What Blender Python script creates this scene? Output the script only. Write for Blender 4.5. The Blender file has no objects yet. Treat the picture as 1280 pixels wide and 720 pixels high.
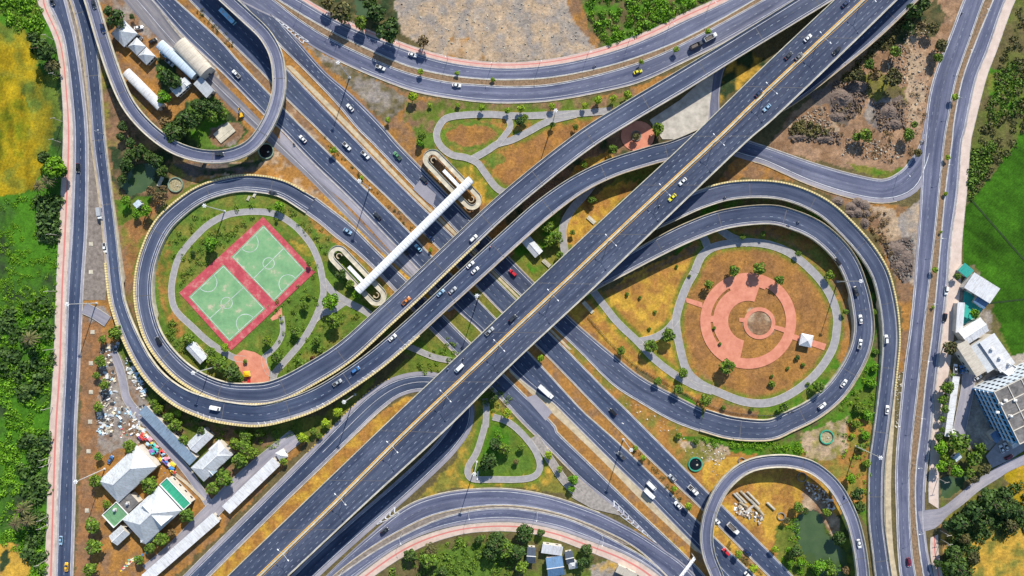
import bpy, bmesh, math, random
import numpy as np
from mathutils import Vector, Matrix

random.seed(7)
rng = np.random.default_rng(7)
S = 0.42           # metres per photo pixel on the ground
H = 358.0          # camera height
scene = bpy.context.scene

# ------------------------------------------------------------------ camera, sky, sun, exposure
cam_d = bpy.data.cameras.new("camera"); cam = bpy.data.objects.new("camera", cam_d)
scene.collection.objects.link(cam)
cam.location = (0, 0, H); cam.rotation_euler = (0, 0, 0)
cam_d.sensor_width = 36.0; cam_d.lens = 36.0 * H / (1280 * S)
cam_d.clip_start = 1.0; cam_d.clip_end = 20000
scene.camera = cam
SUN_EL, SHX, SHY = 39.0, -0.305, -0.952      # shadows fall down and a little left in the picture
world = bpy.data.worlds.new("World"); scene.world = world; world.use_nodes = True
nt = world.node_tree
sky = nt.nodes.new("ShaderNodeTexSky"); sky.sky_type = 'NISHITA'; sky.sun_disc = False
sky.sun_elevation = math.radians(SUN_EL); sky.sun_rotation = math.atan2(-SHX, -SHY)
sky.air_density = 1.3; sky.dust_density = 0.4; sky.ozone_density = 3.5
nt.links.new(sky.outputs[0], nt.nodes["Background"].inputs[0])
nt.nodes["Background"].inputs[1].default_value = 0.115
sun_d = bpy.data.lights.new("sun", 'SUN'); sun_d.energy = 5.0; sun_d.angle = math.radians(0.5)
sun_d.color = (1.0, 0.93, 0.80)
sun = bpy.data.objects.new("sun", sun_d); scene.collection.objects.link(sun)
_e = math.radians(SUN_EL)
_d = Vector((SHX * math.cos(_e), SHY * math.cos(_e), -math.sin(_e)))
sun.rotation_euler = _d.to_track_quat('-Z', 'Y').to_euler(); sun.location = (0, 0, 200)
scene.view_settings.view_transform = 'Standard'; scene.view_settings.look = 'None'
scene.view_settings.exposure = 0.40; scene.view_settings.gamma = 1.0
scene.view_settings.use_curve_mapping = False

# ------------------------------------------------------------------ helpers
COL = scene.collection
def W(px, py, z=0.0):
    k = (H - z) / H * S
    return ((px - 640) * k, (360 - py) * k, z)
def WV(px, py, z=0.0): return Vector(W(px, py, z))
def tag(o, label=None, cat=None, group=None, kind=None):
    if label: o['label'] = label
    if cat: o['category'] = cat
    if group: o['group'] = group
    if kind: o['kind'] = kind
    return o
def empty(name, loc=(0, 0, 0), rz=0.0, **k):
    o = bpy.data.objects.new(name, None); COL.objects.link(o); o.location = loc; o.rotation_euler = (0, 0, rz)
    o.empty_display_size = 0.3
    return tag(o, **k)
def mobj(name, verts, faces, mat=None, parent=None, smooth=False, uvs=None, mats=None, fmat=None):
    me = bpy.data.meshes.new(name)
    me.from_pydata([tuple(v) for v in verts], [], faces)
    if uvs is not None:
        uvl = me.uv_layers.new(name="UVMap")
        li = np.empty(len(me.loops), dtype=np.int32); me.loops.foreach_get("vertex_index", li)
        uvl.data.foreach_set("uv", np.asarray(uvs, dtype=np.float32)[li].ravel())
    if mats:
        for m in mats: me.materials.append(m)
        if fmat is not None: me.polygons.foreach_set("material_index", fmat)
    elif mat: me.materials.append(mat)
    if smooth: me.polygons.foreach_set("use_smooth", [True] * len(me.polygons))
    me.update()
    o = bpy.data.objects.new(name, me); COL.objects.link(o)
    if parent: o.parent = parent
    return o
class MB:
    """collects boxes, tubes, prisms into one mesh"""
    def __init__(s): s.v = []; s.f = []; s.m = []
    def add(s, v, f, mi=0):
        n = len(s.v); s.v += [tuple(p) for p in v]; s.f += [tuple(i + n for i in q) for q in f]; s.m += [mi] * len(f)
    def box(s, c, d, rz=0.0, mi=0, top=1.0, pitch=0.0):
        R = Matrix.Rotation(rz, 3, 'Z') @ Matrix.Rotation(pitch, 3, 'Y')
        v = []
        for z in (-.5, .5):
            k = top if z > 0 else 1
            for x, y in ((-.5, -.5), (.5, -.5), (.5, .5), (-.5, .5)):
                v.append(Vector(c) + R @ Vector((x * d[0] * k, y * d[1] * k, z * d[2])))
        s.add(v, [(3, 2, 1, 0), (4, 5, 6, 7), (0, 1, 5, 4), (1, 2, 6, 5), (2, 3, 7, 6), (3, 0, 4, 7)], mi)
    def tube(s, a, b, r0, r1=None, n=8, mi=0, cap=True):
        a = Vector(a); b = Vector(b); r1 = r0 if r1 is None else r1
        d = (b - a).normalized(); u = d.orthogonal().normalized(); w = d.cross(u)
        v = []
        for p, r in ((a, r0), (b, r1)):
            for i in range(n):
                t = 2 * math.pi * i / n; v.append(p + u * (r * math.cos(t)) + w * (r * math.sin(t)))
        f = [(i, (i + 1) % n, n + (i + 1) % n, n + i) for i in range(n)]
        if cap: f += [tuple(range(n))[::-1], tuple(range(n, 2 * n))]
        s.add(v, f, mi)
    def prism(s, poly, z0, z1, mi=0):
        n = len(poly); v = [(p[0], p[1], z0) for p in poly] + [(p[0], p[1], z1) for p in poly]
        f = [(i, (i + 1) % n, n + (i + 1) % n, n + i) for i in range(n)] + [tuple(range(n))[::-1], tuple(range(n, 2 * n))]
        s.add(v, f, mi)
    def obj(s, name, mat=None, parent=None, smooth=False, mats=None):
        return mobj(name, s.v, s.f, mat, parent, smooth, mats=mats, fmat=s.m if mats else None)

# ------------------------------------------------------------------ materials
def newmat(name):
    m = bpy.data.materials.new(name); m.use_nodes = True
    return m, m.node_tree, m.node_tree.nodes["Principled BSDF"]
def N(t, kind, **kw):
    n = t.nodes.new(kind)
    for k, v in kw.items(): setattr(n, k, v)
    return n
def ramp(t, fac, stops, interp='LINEAR'):
    r = t.nodes.new("ShaderNodeValToRGB"); r.color_ramp.interpolation = interp
    e = r.color_ramp.elements
    while len(e) < len(stops): e.new(0.5)
    for el, (p, c) in zip(e, stops):
        el.position = p; el.color = (*c, 1) if len(c) == 3 else c
    t.links.new(fac, r.inputs[0]); return r.outputs[0]
def noise(t, vec, scale, detail=4, rough=0.6, dist=0.0):
    n = t.nodes.new("ShaderNodeTexNoise"); n.inputs["Scale"].default_value = scale
    n.inputs["Detail"].default_value = detail; n.inputs["Roughness"].default_value = rough
    n.inputs["Distortion"].default_value = dist
    if vec is not None: t.links.new(vec, n.inputs["Vector"])
    return n.outputs["Fac"]
def mixc(t, fac, a, b, mode='MIX'):
    n = t.nodes.new("ShaderNodeMix"); n.data_type = 'RGBA'; n.blend_type = mode
    for inp, val in ((n.inputs[0], fac), (n.inputs[6], a), (n.inputs[7], b)):
        if isinstance(val, (int, float)): inp.default_value = val
        elif isinstance(val, tuple): inp.default_value = (*val, 1) if len(val) == 3 else val
        else: t.links.new(val, inp)
    return n.outputs[2]
def geopos(t):
    return t.nodes.new("ShaderNodeNewGeometry").outputs["Position"]
def mapping(t, vec, sc):
    m = t.nodes.new("ShaderNodeMapping"); m.inputs["Scale"].default_value = sc
    t.links.new(vec, m.inputs["Vector"]); return m.outputs[0]
_mc = {}
def flat(name, col, rough=0.7, var=0.25, scale=0.6, metal=0.0, spec=0.3, coat=0.0):
    """weathered surface of one colour with uneven wear"""
    if name in _mc: return _mc[name]
    m, t, b = newmat(name)
    p = geopos(t)
    f = noise(t, p, scale, 5, 0.65)
    lo = tuple(c * (1 - var) for c in col); hi = tuple(min(1, c * (1 + var * 0.6)) for c in col)
    c = ramp(t, f, [(0.3, lo), (0.7, hi)])
    t.links.new(c, b.inputs["Base Color"])
    b.inputs["Roughness"].default_value = rough; b.inputs["Metallic"].default_value = metal
    b.inputs["Specular IOR Level"].default_value = spec
    if coat: b.inputs["Coat Weight"].default_value = coat
    _mc[name] = m; return m
def paint(name, col):
    if name in _mc: return _mc[name]
    m, t, b = newmat(name)
    f = noise(t, t.nodes.new("ShaderNodeTexCoord").outputs["Object"], 1.3, 3)
    c = ramp(t, f, [(0.3, tuple(x * 0.85 for x in col)), (0.7, col)])
    t.links.new(c, b.inputs["Base Color"])
    b.inputs["Roughness"].default_value = 0.35; b.inputs["Coat Weight"].default_value = 0.6
    b.inputs["Coat Roughness"].default_value = 0.08
    _mc[name] = m; return m
def glass_mat():
    if 'car_glass' in _mc: return _mc['car_glass']
    m, t, b = newmat('car_glass'); b.inputs["Base Color"].default_value = (0.012, 0.016, 0.022, 1)
    b.inputs["Roughness"].default_value = 0.06; b.inputs["Specular IOR Level"].default_value = 0.7
    _mc['car_glass'] = m; return m
def asphalt(name, dark, light, rough=0.8, streak=0.85, patch=0.45):
    m, t, b = newmat(name)
    uv = t.nodes.new("ShaderNodeUVMap").outputs[0]; p = geopos(t)
    big = noise(t, p, 0.035, 5, 0.6)
    st = noise(t, mapping(t, uv, (0.012, 0.42, 1)), 1.0, 5, 0.62)       # long tyre-worn streaks
    fine = noise(t, p, 2.2, 4, 0.7)
    c = ramp(t, big, [(0.3, dark), (0.72, light)])
    mid = tuple((a + q) / 2 for a, q in zip(dark, light))
    s2 = ramp(t, st, [(0.34, (0.46, 0.52, 0.64)), (0.52, (0.98,) * 3), (0.66, (1.55, 1.48, 1.38))])
    c = mixc(t, streak, c, s2, 'MULTIPLY')
    s3 = ramp(t, fine, [(0.3, (0.8,) * 3), (0.7, (1.15,) * 3)])
    c = mixc(t, 0.7, c, s3, 'MULTIPLY')
    st2 = ramp(t, noise(t, mapping(t, uv, (0.10, 0.55, 1)), 1.0, 6, 0.75, .4), [(0.30, (0.66, .68, .74)), (0.46, (1.0,) * 3), (0.72, (1.12,) * 3)])
    c = mixc(t, 0.9, c, st2, 'MULTIPLY')
    # repair patches: long blocks along the lane
    v = t.nodes.new("ShaderNodeTexVoronoi"); v.distance = 'CHEBYCHEV'; v.inputs["Scale"].default_value = 1.0
    t.links.new(mapping(t, uv, (0.018, 0.30, 1)), v.inputs["Vector"])
    pr = t.nodes.new("ShaderNodeSeparateColor"); t.links.new(v.outputs["Color"], pr.inputs[0])
    pc = ramp(t, pr.outputs[0], [(0.0, (0.78,) * 3), (0.16, (0.80,) * 3), (0.17, (1.0,) * 3), (0.86, (1.0,) * 3), (0.87, (1.16,) * 3)], 'CONSTANT')
    c = mixc(t, patch, c, pc, 'MULTIPLY')
    t.links.new(c, b.inputs["Base Color"]); b.inputs["Roughness"].default_value = rough
    b.inputs["Specular IOR Level"].default_value = 0.25
    return m
def leafmat(name, dark, light):
    m, t, b = newmat(name)
    g = t.nodes.new("ShaderNodeNewGeometry")
    f = noise(t, g.outputs["Position"], 0.35, 3)
    c1 = ramp(t, g.outputs["Random Per Island"], [(0.0, dark), (1.0, light)])
    c2 = ramp(t, f, [(0.3, (0.7, 0.72, 0.7)), (0.7, (1.25, 1.2, 1.0))])
    c = mixc(t, 0.8, c1, c2, 'MULTIPLY')
    oi = t.nodes.new("ShaderNodeObjectInfo")
    c3 = ramp(t, oi.outputs["Random"], [(0.0, (0.78, 0.85, 0.8)), (0.5, (1, 1, 1)), (1.0, (1.3, 1.12, 0.8))])
    c = mixc(t, 0.7, c, c3, 'MULTIPLY')
    t.links.new(c, b.inputs["Base Color"]); b.inputs["Roughness"].default_value = 0.65
    b.inputs["Specular IOR Level"].default_value = 0.25
    return m

M = {}
M['asph_main'] = asphalt('asphalt_flyover', (0.030, 0.043, 0.082), (0.074, 0.090, 0.142))
M['asph_dark'] = asphalt('asphalt_dark', (0.027, 0.042, 0.086), (0.068, 0.088, 0.148))
M['asph_loop'] = asphalt('asphalt_loop', (0.038, 0.052, 0.096), (0.084, 0.100, 0.156))
M['asph_mid'] = asphalt('asphalt_mid', (0.075, 0.086, 0.142), (0.145, 0.155, 0.225))
M['asph_light'] = asphalt('asphalt_light', (0.13, 0.125, 0.145), (0.24, 0.225, 0.24))
M['shoulder'] = asphalt('shoulder_asphalt', (0.20, 0.195, 0.24), (0.36, 0.34, 0.38), streak=0.4, patch=0.2)
M['white'] = flat('road_paint_white', (0.55, 0.56, 0.60), 0.6, 0.5, 0.25)
M['dash'] = flat('road_paint_dash', (0.22, 0.25, 0.31), 0.6, 0.85, 0.10)
M['yellow'] = flat('road_paint_yellow', (0.78, 0.42, 0.04), 0.6, 0.25, 0.5)
M['conc'] = flat('concrete', (0.44, 0.41, 0.37), 0.85, 0.35, 0.25)
M['conc_p'] = flat('concrete_parapet', (0.50, 0.46, 0.37), 0.85, 0.38, 0.3)
M['conc_y'] = flat('concrete_buff', (0.46, 0.38, 0.26), 0.85, 0.35, 0.35)
M['conc_d'] = flat('concrete_dark', (0.22, 0.20, 0.18), 0.9, 0.4, 0.25)
M['path'] = flat('path_paving', (0.30, 0.29, 0.30), 0.9, 0.22, 0.5)
M['kerb'] = flat('kerb_white', (0.46, 0.43, 0.40), 0.8, 0.45, 0.3)
M['steel'] = flat('galvanised_steel', (0.62, 0.63, 0.64), 0.35, 0.1, 1.0, metal=0.3)
M['lampw'] = flat('lamp_white', (0.85, 0.86, 0.88), 0.4, 0.05)
M['glass'] = glass_mat()
M['rubber'] = flat('rubber', (0.02, 0.02, 0.022), 0.9, 0.2)
M['chrome'] = flat('chrome', (0.6, 0.6, 0.62), 0.25, 0.05, metal=0.9)
M['redlens'] = flat('red_lens', (0.45, 0.02, 0.02), 0.3, 0.05)
M['bark'] = flat('bark', (0.14, 0.10, 0.07), 0.9, 0.3, 2)

def brick_mat(name, a, b_, stripe=True):
    m, t, b = newmat(name)
    uv = t.nodes.new("ShaderNodeUVMap").outputs[0]
    c = ramp(t, noise(t, geopos(t), 0.25, 5, 0.7), [(0.3, a), (0.7, b_)])
    if stripe:
        sx = t.nodes.new("ShaderNodeSeparateXYZ"); t.links.new(uv, sx.inputs[0])
        c2 = ramp(t, sx.outputs[1], [(0.0, (0, 0, 0)), (0.36, (1, 1, 1)), (0.52, (0, 0, 0))], 'CONSTANT')
        c = mixc(t, c2, c, (0.50, 0.17, 0.15))
    ti = t.nodes.new("ShaderNodeTexBrick"); t.links.new(uv, ti.inputs["Vector"])
    t.links.new(c, b.inputs["Base Color"]); b.inputs["Roughness"].default_value = 0.9
    return m
M['sidewalk'] = brick_mat('sidewalk_paving', (0.42, 0.31, 0.27), (0.60, 0.47, 0.40))
M['sidewalk2'] = brick_mat('sidewalk_pink_paving', (0.46, 0.28, 0.24), (0.60, 0.42, 0.36))
M['sidewalk3'] = brick_mat('sidewalk_dusty_paving', (0.46, 0.36, 0.31), (0.62, 0.50, 0.44), False)
def stripe_mat(name, c1, c2, period):
    m, t, b = newmat(name)
    uv = t.nodes.new("ShaderNodeUVMap").outputs[0]
    sx = t.nodes.new("ShaderNodeSeparateXYZ"); t.links.new(uv, sx.inputs[0])
    mm = t.nodes.new("ShaderNodeMath"); mm.operation = 'PINGPONG'; mm.inputs[1].default_value = period
    t.links.new(sx.outputs[0], mm.inputs[0])
    m2 = t.nodes.new("ShaderNodeMath"); m2.operation = 'GREATER_THAN'; m2.inputs[1].default_value = period / 2
    t.links.new(mm.outputs[0], m2.inputs[0])
    c = mixc(t, m2.outputs[0], c1, c2)
    w = ramp(t, noise(t, geopos(t), 0.5, 4), [(0.3, (0.7,) * 3), (0.7, (1.1,) * 3)])
    c = mixc(t, 1.0, c, w, 'MULTIPLY')
    t.links.new(c, b.inputs["Base Color"]); b.inputs["Roughness"].default_value = 0.8
    return m
M['kerb_yb'] = stripe_mat('kerb_yellow_black', (0.68, 0.48, 0.08), (0.10, 0.08, 0.05), 1.0)
M['kerb_bw'] = stripe_mat('kerb_black_white', (0.66, 0.64, 0.60), (0.06, 0.06, 0.07), 1.0)
M['para_y'] = stripe_mat('parapet_faded_yellow_black', (0.72, 0.58, 0.26), (0.42, 0.34, 0.18), 0.7)

# ------------------------------------------------------------------ line tools
def spline(pts, step=3.0, closed=False):
    """Catmull-Rom through world points, resampled evenly"""
    P = np.array(pts, dtype=float)
    if len(P) == 2:
        n = max(2, int(np.linalg.norm(P[1] - P[0]) / step) + 1)
        t = np.linspace(0, 1, n)[:, None]; return P[0] * (1 - t) + P[1] * t
    if closed: Q = np.vstack([P[-1], P, P[0], P[1]])
    else: Q = np.vstack([2 * P[0] - P[1], P, 2 * P[-1] - P[-2]])
    out = []
    for i in range(1, len(Q) - 2):
        p0, p1, p2, p3 = Q[i - 1], Q[i], Q[i + 1], Q[i + 2]
        k = 24
        for j in range(k):
            t = j / k
            out.append(0.5 * ((2 * p1) + (-p0 + p2) * t + (2 * p0 - 5 * p1 + 4 * p2 - p3) * t * t + (-p0 + 3 * p1 - 3 * p2 + p3) * t ** 3))
    out.append(Q[-2]); out = np.array(out)
    return resample(out, step=step)
def resample(A, step=None, n=None):
    d = np.r_[0, np.cumsum(np.linalg.norm(np.diff(A[:, :2], axis=0), axis=1))]
    if n is None: n = max(2, int(d[-1] / step) + 1)
    s = np.linspace(0, d[-1], n)
    return np.stack([np.interp(s, d, A[:, k]) for k in range(A.shape[1])], axis=1)
def normals(A):
    T = np.gradient(A[:, :2], axis=0); T /= np.maximum(1e-6, np.linalg.norm(T, axis=1))[:, None]
    return np.stack([-T[:, 1], T[:, 0]], axis=1)          # left of travel
class Line:
    """a corridor with a left and a right edge, each N points (x,y,z)"""
    def __init__(s, L, R):
        s.L, s.R = L, R; s.n = len(L); s.C = (L + R) / 2
        s.s = np.r_[0, np.cumsum(np.linalg.norm(np.diff(s.C[:, :2], axis=0), axis=1))]
    def lat(s, f, d=0.0):
        """f: 0 = left edge, 1 = right edge; d: metres further to the right"""
        U = s.R - s.L; w = np.linalg.norm(U[:, :2], axis=1)[:, None]
        return s.L + U * f + U / w * d
    def cut(s, a, b):
        i, j = int(a * (s.n - 1)), int(round(b * (s.n - 1))) + 1
        return Line(s.L[i:j], s.R[i:j])
def from_centre(pts, w, z=0.0, step=3.0, k=1.0):
    """pts: photo pixels (px,py[,z]); w width in px (number or list)"""
    Z = [p[2] if len(p) > 2 else z for p in pts]
    ws = w if isinstance(w, (list, tuple)) else [w] * len(pts)
    P = [(*W(p[0], p[1], zz), ww * S) for p, zz, ww in zip(pts, Z, ws)]
    A = spline(P, step); Nn = normals(A)
    h = A[:, 3:4] / 2 * ((H - A[:, 2:3]) / H)
    L = A[:, :3].copy(); R = A[:, :3].copy()
    L[:, :2] += Nn * h; R[:, :2] -= Nn * h
    return Line(L, R)
def from_edges(Lp, Rp, z=0.0, step=3.0):
    A = spline([W(p[0], p[1], p[2] if len(p) > 2 else z) for p in Lp], step)
    B = spline([W(p[0], p[1], p[2] if len(p) > 2 else z) for p in Rp], step)
    n = max(len(A), len(B))
    return Line(resample(A, n=n), resample(B, n=n))
def strip(name, A, B, mat, dz=0.0, parent=None, uvw=True):
    n = len(A); v = []; uv = []
    C = (A + B) / 2; s = np.r_[0, np.cumsum(np.linalg.norm(np.diff(C[:, :2], axis=0), axis=1))]
    for i in range(n):
        w = float(np.linalg.norm(B[i, :2] - A[i, :2]))
        v.append((A[i, 0], A[i, 1], A[i, 2] + dz)); v.append((B[i, 0], B[i, 1], B[i, 2] + dz))
        if uvw: uv += [(s[i], 0), (s[i], w)]
        else: uv += [(s[i], 0), (s[i], 1)]
    f = [(2 * i, 2 * i + 1, 2 * i + 3, 2 * i + 2) for i in range(n - 1)]
    return mobj(name, v, f, mat, parent, uvs=uv)
class Marks:
    """collects flat painted markings (one child mesh per road)"""
    def __init__(s): s.v = []; s.f = []; s.m = []
    def solid(s, ln, f, d, w, dz, mi=0):
        A = ln.lat(f, d - w / 2); B = ln.lat(f, d + w / 2); n0 = len(s.v)
        for i in range(len(A)):
            s.v.append((A[i, 0], A[i, 1], A[i, 2] + dz)); s.v.append((B[i, 0], B[i, 1], B[i, 2] + dz))
        for i in range(len(A) - 1):
            k = n0 + 2 * i; s.f.append((k, k + 1, k + 3, k + 2)); s.m.append(mi)
    def dashed(s, ln, f, d, w, dz, dash=1.6, gap=2.6, mi=1):
        A = ln.lat(f, d); q = np.r_[0, np.cumsum(np.linalg.norm(np.diff(A[:, :2], axis=0), axis=1))]
        Nn = normals(A); t = 0.0
        while t + dash < q[-1]:
            pp = []
            for tt in (t, t + dash):
                c = [np.interp(tt, q, A[:, k]) for k in range(3)]
                nn = [np.interp(tt, q, Nn[:, k]) for k in range(2)]
                for sg in (1, -1): pp.append((c[0] + nn[0] * sg * w / 2, c[1] + nn[1] * sg * w / 2, c[2] + dz))
            n0 = len(s.v); s.v += pp; s.f.append((n0, n0 + 1, n0 + 3, n0 + 2)); s.m.append(mi)
            t += dash + gap
    def quad(s, pts, z, mi=0):
        n0 = len(s.v); s.v += [(p[0], p[1], z) for p in pts]; s.f.append(tuple(range(n0, n0 + len(pts)))); s.m.append(mi)
    def obj(s, name, parent):
        if not s.v: return
        return mobj(name, s.v, s.f, None, parent, mats=[M['white'], M['dash'], M['yellow']], fmat=s.m)
def sweep(name, A, prof, mat, parent=None, dz=0.0, side=1.0, ground=None):
    """closed profile [(offset to the right, z)] swept along A"""
    n = len(A); k = len(prof); Nn = normals(A); v = []; uv = []
    s = np.r_[0, np.cumsum(np.linalg.norm(np.diff(A[:, :2], axis=0), axis=1))]
    for i in range(n):
        for (o, z) in prof:
            v.append((A[i, 0] - Nn[i, 0] * o * side, A[i, 1] - Nn[i, 1] * o * side, A[i, 2] + z + dz)); uv.append((s[i], z))
    f = []
    for i in range(n - 1):
        for j in range(k):
            a, b = i * k + j, i * k + (j + 1) % k
            f.append((a, b, b + k, a + k))
    f += [tuple(range(k)), tuple(range((n - 1) * k, n * k))[::-1]]
    return mobj(name, v, f, mat, parent, uvs=uv)

# ================================================================== ROADS
M['joint'] = flat('joint_grey', (.10, .10, .115), .8, .3)
_layer = [0.03]
ROADS = {}
def road(label, ln, mat, marks=(), sh=(0, 0), kerbs=(), name='road', shmat='shoulder'):
    """ground level carriageway. marks: ('s'|'d'|'y', f, d, w[, a, b]); kerbs: (f, d, mat, a, b)"""
    _layer[0] += 0.012; z = _layer[0]
    o = strip(name, ln.L, ln.R, M[mat], dz=z); tag(o, label, kind='structure')
    if sh[0]: tag(strip('road_shoulder', ln.lat(0, 0), ln.lat(0, sh[0] * S), M[shmat], dz=z + 0.006, parent=o))
    if sh[1]: tag(strip('road_shoulder', ln.lat(1, -sh[1] * S), ln.lat(1, 0), M[shmat], dz=z + 0.006, parent=o))
    mk = Marks()
    for m in marks:
        k, f, d, w = m[:4]; l2 = ln.cut(m[4], m[5]) if len(m) > 4 else ln
        if k == 'd': mk.dashed(l2, f, d, w, z + 0.014)
        else: mk.solid(l2, f, d, w, z + 0.014, 0 if k == 's' else 2)
    mk.obj('lane_markings', o)
    for (f, d, km, a, b) in kerbs:
        l2 = ln.cut(a, b); A = l2.lat(f, d)
        sweep('kerb', A, [(-.22, -0.1), (.22, -0.1), (.20, .22), (-.20, .22)], M[km], o, dz=z - .06)
    ROADS[label] = ln
    return o

def flyover(name, label, cat, ln, mat='asph_dark', pL='conc_p', pR='conc_p', marks=(), sh=(1.5, 1.5), piers=26, thick=1.7,
            median=False, pw=0.55, joints=30, pier_ok=None, group=None, ledge=0.0):
    mid = ln.n // 2
    zr = 0
    c = ln.C[mid]
    root = empty(name, (c[0], c[1], 0), label=label, cat=cat, group=group)
    par = lambda o: (setattr(o, 'parent', root), setattr(o, 'matrix_parent_inverse', Matrix.Translation((-c[0], -c[1], 0))), o)[2]
    v = []; f = []
    U = ln.R - ln.L; w = np.linalg.norm(U[:, :2], axis=1)
    for i in range(ln.n):
        u = U[i, :2] / w[i]; l = ln.L[i]; r = ln.R[i]; z = l[2]
        if z < 2.8: ins, b1, b2 = 0.0, min(z - 0.3, -0.2), -0.25
        else: ins, b1, b2 = min(w[i] * 0.22, 3.0), z - 0.6, z - thick
        v += [(l[0], l[1], z), (r[0], r[1], z), (r[0], r[1], b1), (r[0] - u[0] * ins, r[1] - u[1] * ins, b2),
              (l[0] + u[0] * ins, l[1] + u[1] * ins, b2), (l[0], l[1], b1)]
    for i in range(ln.n - 1):
        for j in range(6):
            a, b = i * 6 + j, i * 6 + (j + 1) % 6; f.append((a, b, b + 6, a + 6))
    f += [tuple(range(6)), tuple(range((ln.n - 1) * 6, ln.n * 6))[::-1]]
    deck = par(mobj('deck', v, f, M['conc_p'])); deck.data.flip_normals() if False else None
    def sub(o): o.parent = deck; return o
    sub(strip('road_surface', ln.lat(0, pw), ln.lat(1, -pw), M[mat], dz=0.02))
    if sh[0]: sub(strip('edge_strip', ln.lat(0, pw), ln.lat(0, pw + sh[0] * S), M['shoulder'], dz=0.028))
    if sh[1]: sub(strip('edge_strip', ln.lat(1, -pw - sh[1] * S), ln.lat(1, -pw), M['shoulder'], dz=0.028))
    mk = Marks()
    for m in marks:
        k, ff, d, ww = m[:4]; l2 = ln.cut(m[4], m[5]) if len(m) > 4 else ln
        if k == 'd': mk.dashed(l2, ff, d, ww, 0.04)
        else: mk.solid(l2, ff, d, ww, 0.04, 0 if k == 's' else 2)
    o = mk.obj('lane_markings', None)
    if o: sub(o)
    prof = [(0, 0.0), (pw, 0.0), (pw - .22, .95), (0.12, .95)]
    par(sweep('parapet', ln.L, prof, M[pL])); par(sweep('parapet', ln.R, [(-a, b) for a, b in prof], M[pR]))
    if joints:
        q = joints * 0.6
        jb = Marks()
        while q < ln.s[-1] - 3:
            pp = []
            for t in (q, q + 0.45):
                a = [np.interp(t, ln.s, ln.lat(0, pw)[:, k]) for k in range(3)]; b = [np.interp(t, ln.s, ln.lat(1, -pw)[:, k]) for k in range(3)]
                pp += [a, b]
            zz = pp[0][2] + 0.034
            jb.quad([pp[0], pp[1], pp[3], pp[2]], zz, 0); q += joints
        if jb.v:
            jo = sub(mobj('expansion_joints', jb.v, jb.f, M['joint'])); jo['kind'] = 'stuff'
    if piers:
        q = piers * 0.5
        while q < ln.s[-1]:
            x, y, z = [np.interp(q, ln.s, ln.C[:, k]) for k in range(3)]
            if z > 4 and (pier_ok is None or pier_ok(x, y)):
                i = min(ln.n - 2, int(np.searchsorted(ln.s, q))); d = ln.C[i + 1] - ln.C[i - 1]; a = math.atan2(d[1], d[0])
                ww = float(np.interp(q, ln.s, w))
                mb = MB(); hh = z - thick
                mb.box((x, y, hh / 2), (1.6, min(2.6, ww * .22), hh), a)
                mb.box((x, y, hh - 0.7), (1.9, ww * .5, 1.35), a)
                par(mb.obj('pier', M['conc']))
            q += piers
    ROADS[label] = ln
    return root, ln, par

# ---- ground-level roads ------------------------------------------------------
LB = {}
# service road inside the north-west compound
ln = from_centre([(150, -25), (182, 12), (215, 50), (262, 98), (300, 135), (345, 178), (385, 216), (430, 262), (486, 318), (520, 350), (560, 388)], [26, 26, 20, 15, 15, 12, 10, 9, 7, 6, 5])
road('pale grey service road beside the northwest compound', ln, 'asph_light', [('s', .5, 0, .2)])
# highway carriageways, north-west to south-east
e_b1l = [(160, -30), (190, 0), (229, 45), (277, 90), (330, 144), (350, 161), (390, 203), (437, 248), (495, 308), (567, 384), (601, 415), (636, 461), (670, 490), (690, 503), (717, 530), (760, 573), (804, 616), (817, 630), (880, 695), (905, 722), (925, 742)]
e_m1l = [(190, -30), (220, 0), (272, 47), (300, 78), (337, 117), (379, 160), (420, 200), (472, 250), (514, 292), (541, 321), (585, 362), (620, 398), (674, 454), (725, 510), (749, 532), (777, 557), (830, 608), (871, 650), (941, 717), (965, 741)]
e_m1r = [(206, -30), (236, 0), (292, 57), (324, 88), (355, 121), (395, 160), (450, 215), (487, 250), (521, 284), (550, 313), (597, 360), (627, 391), (685, 447), (760, 524), (849, 610), (870, 630), (955, 715), (985, 745)]
e_b2r = [(250, -30), (275, -5), (330, 50), (357, 84), (420, 150), (430, 160), (509, 240), (566, 295), (615, 344), (645, 374), (711, 440), (760, 490), (791, 520), (879, 609), (901, 630), (960, 688), (1015, 745)]
L3 = [('s', 0, 1.1, .28), ('d', .34, 0, .24), ('d', .66, 0, .24), ('s', 1, -1.0, .28)]
ln = from_edges(e_m1l, e_b1l); LB['B1'] = ln
road('southwest carriageway of the long diagonal highway', ln, 'asph_dark', [('s', 0, .7, .3), ('d', .27, 0, .24), ('d', .52, 0, .24), ('s', .80, 0, .22)], sh=(1.2, 2.4), kerbs=[(0, 0, 'conc_p', 0, 1), (1, 0, 'kerb', 0, .62), (1, 0, 'conc_p', .62, 1)])
ln = from_edges(e_b2r, e_m1r); LB['B2'] = ln
road('northeast carriageway of the long diagonal highway', ln, 'asph_dark', [('s', 0, .8, .3), ('d', .33, 0, .24), ('d', .62, 0, .24), ('s', 1, -1.1, .22)], sh=(2, 2.0), kerbs=[(0, 0, 'kerb', 0, 1), (1, 0, 'conc_y', 0, 1)])
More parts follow.
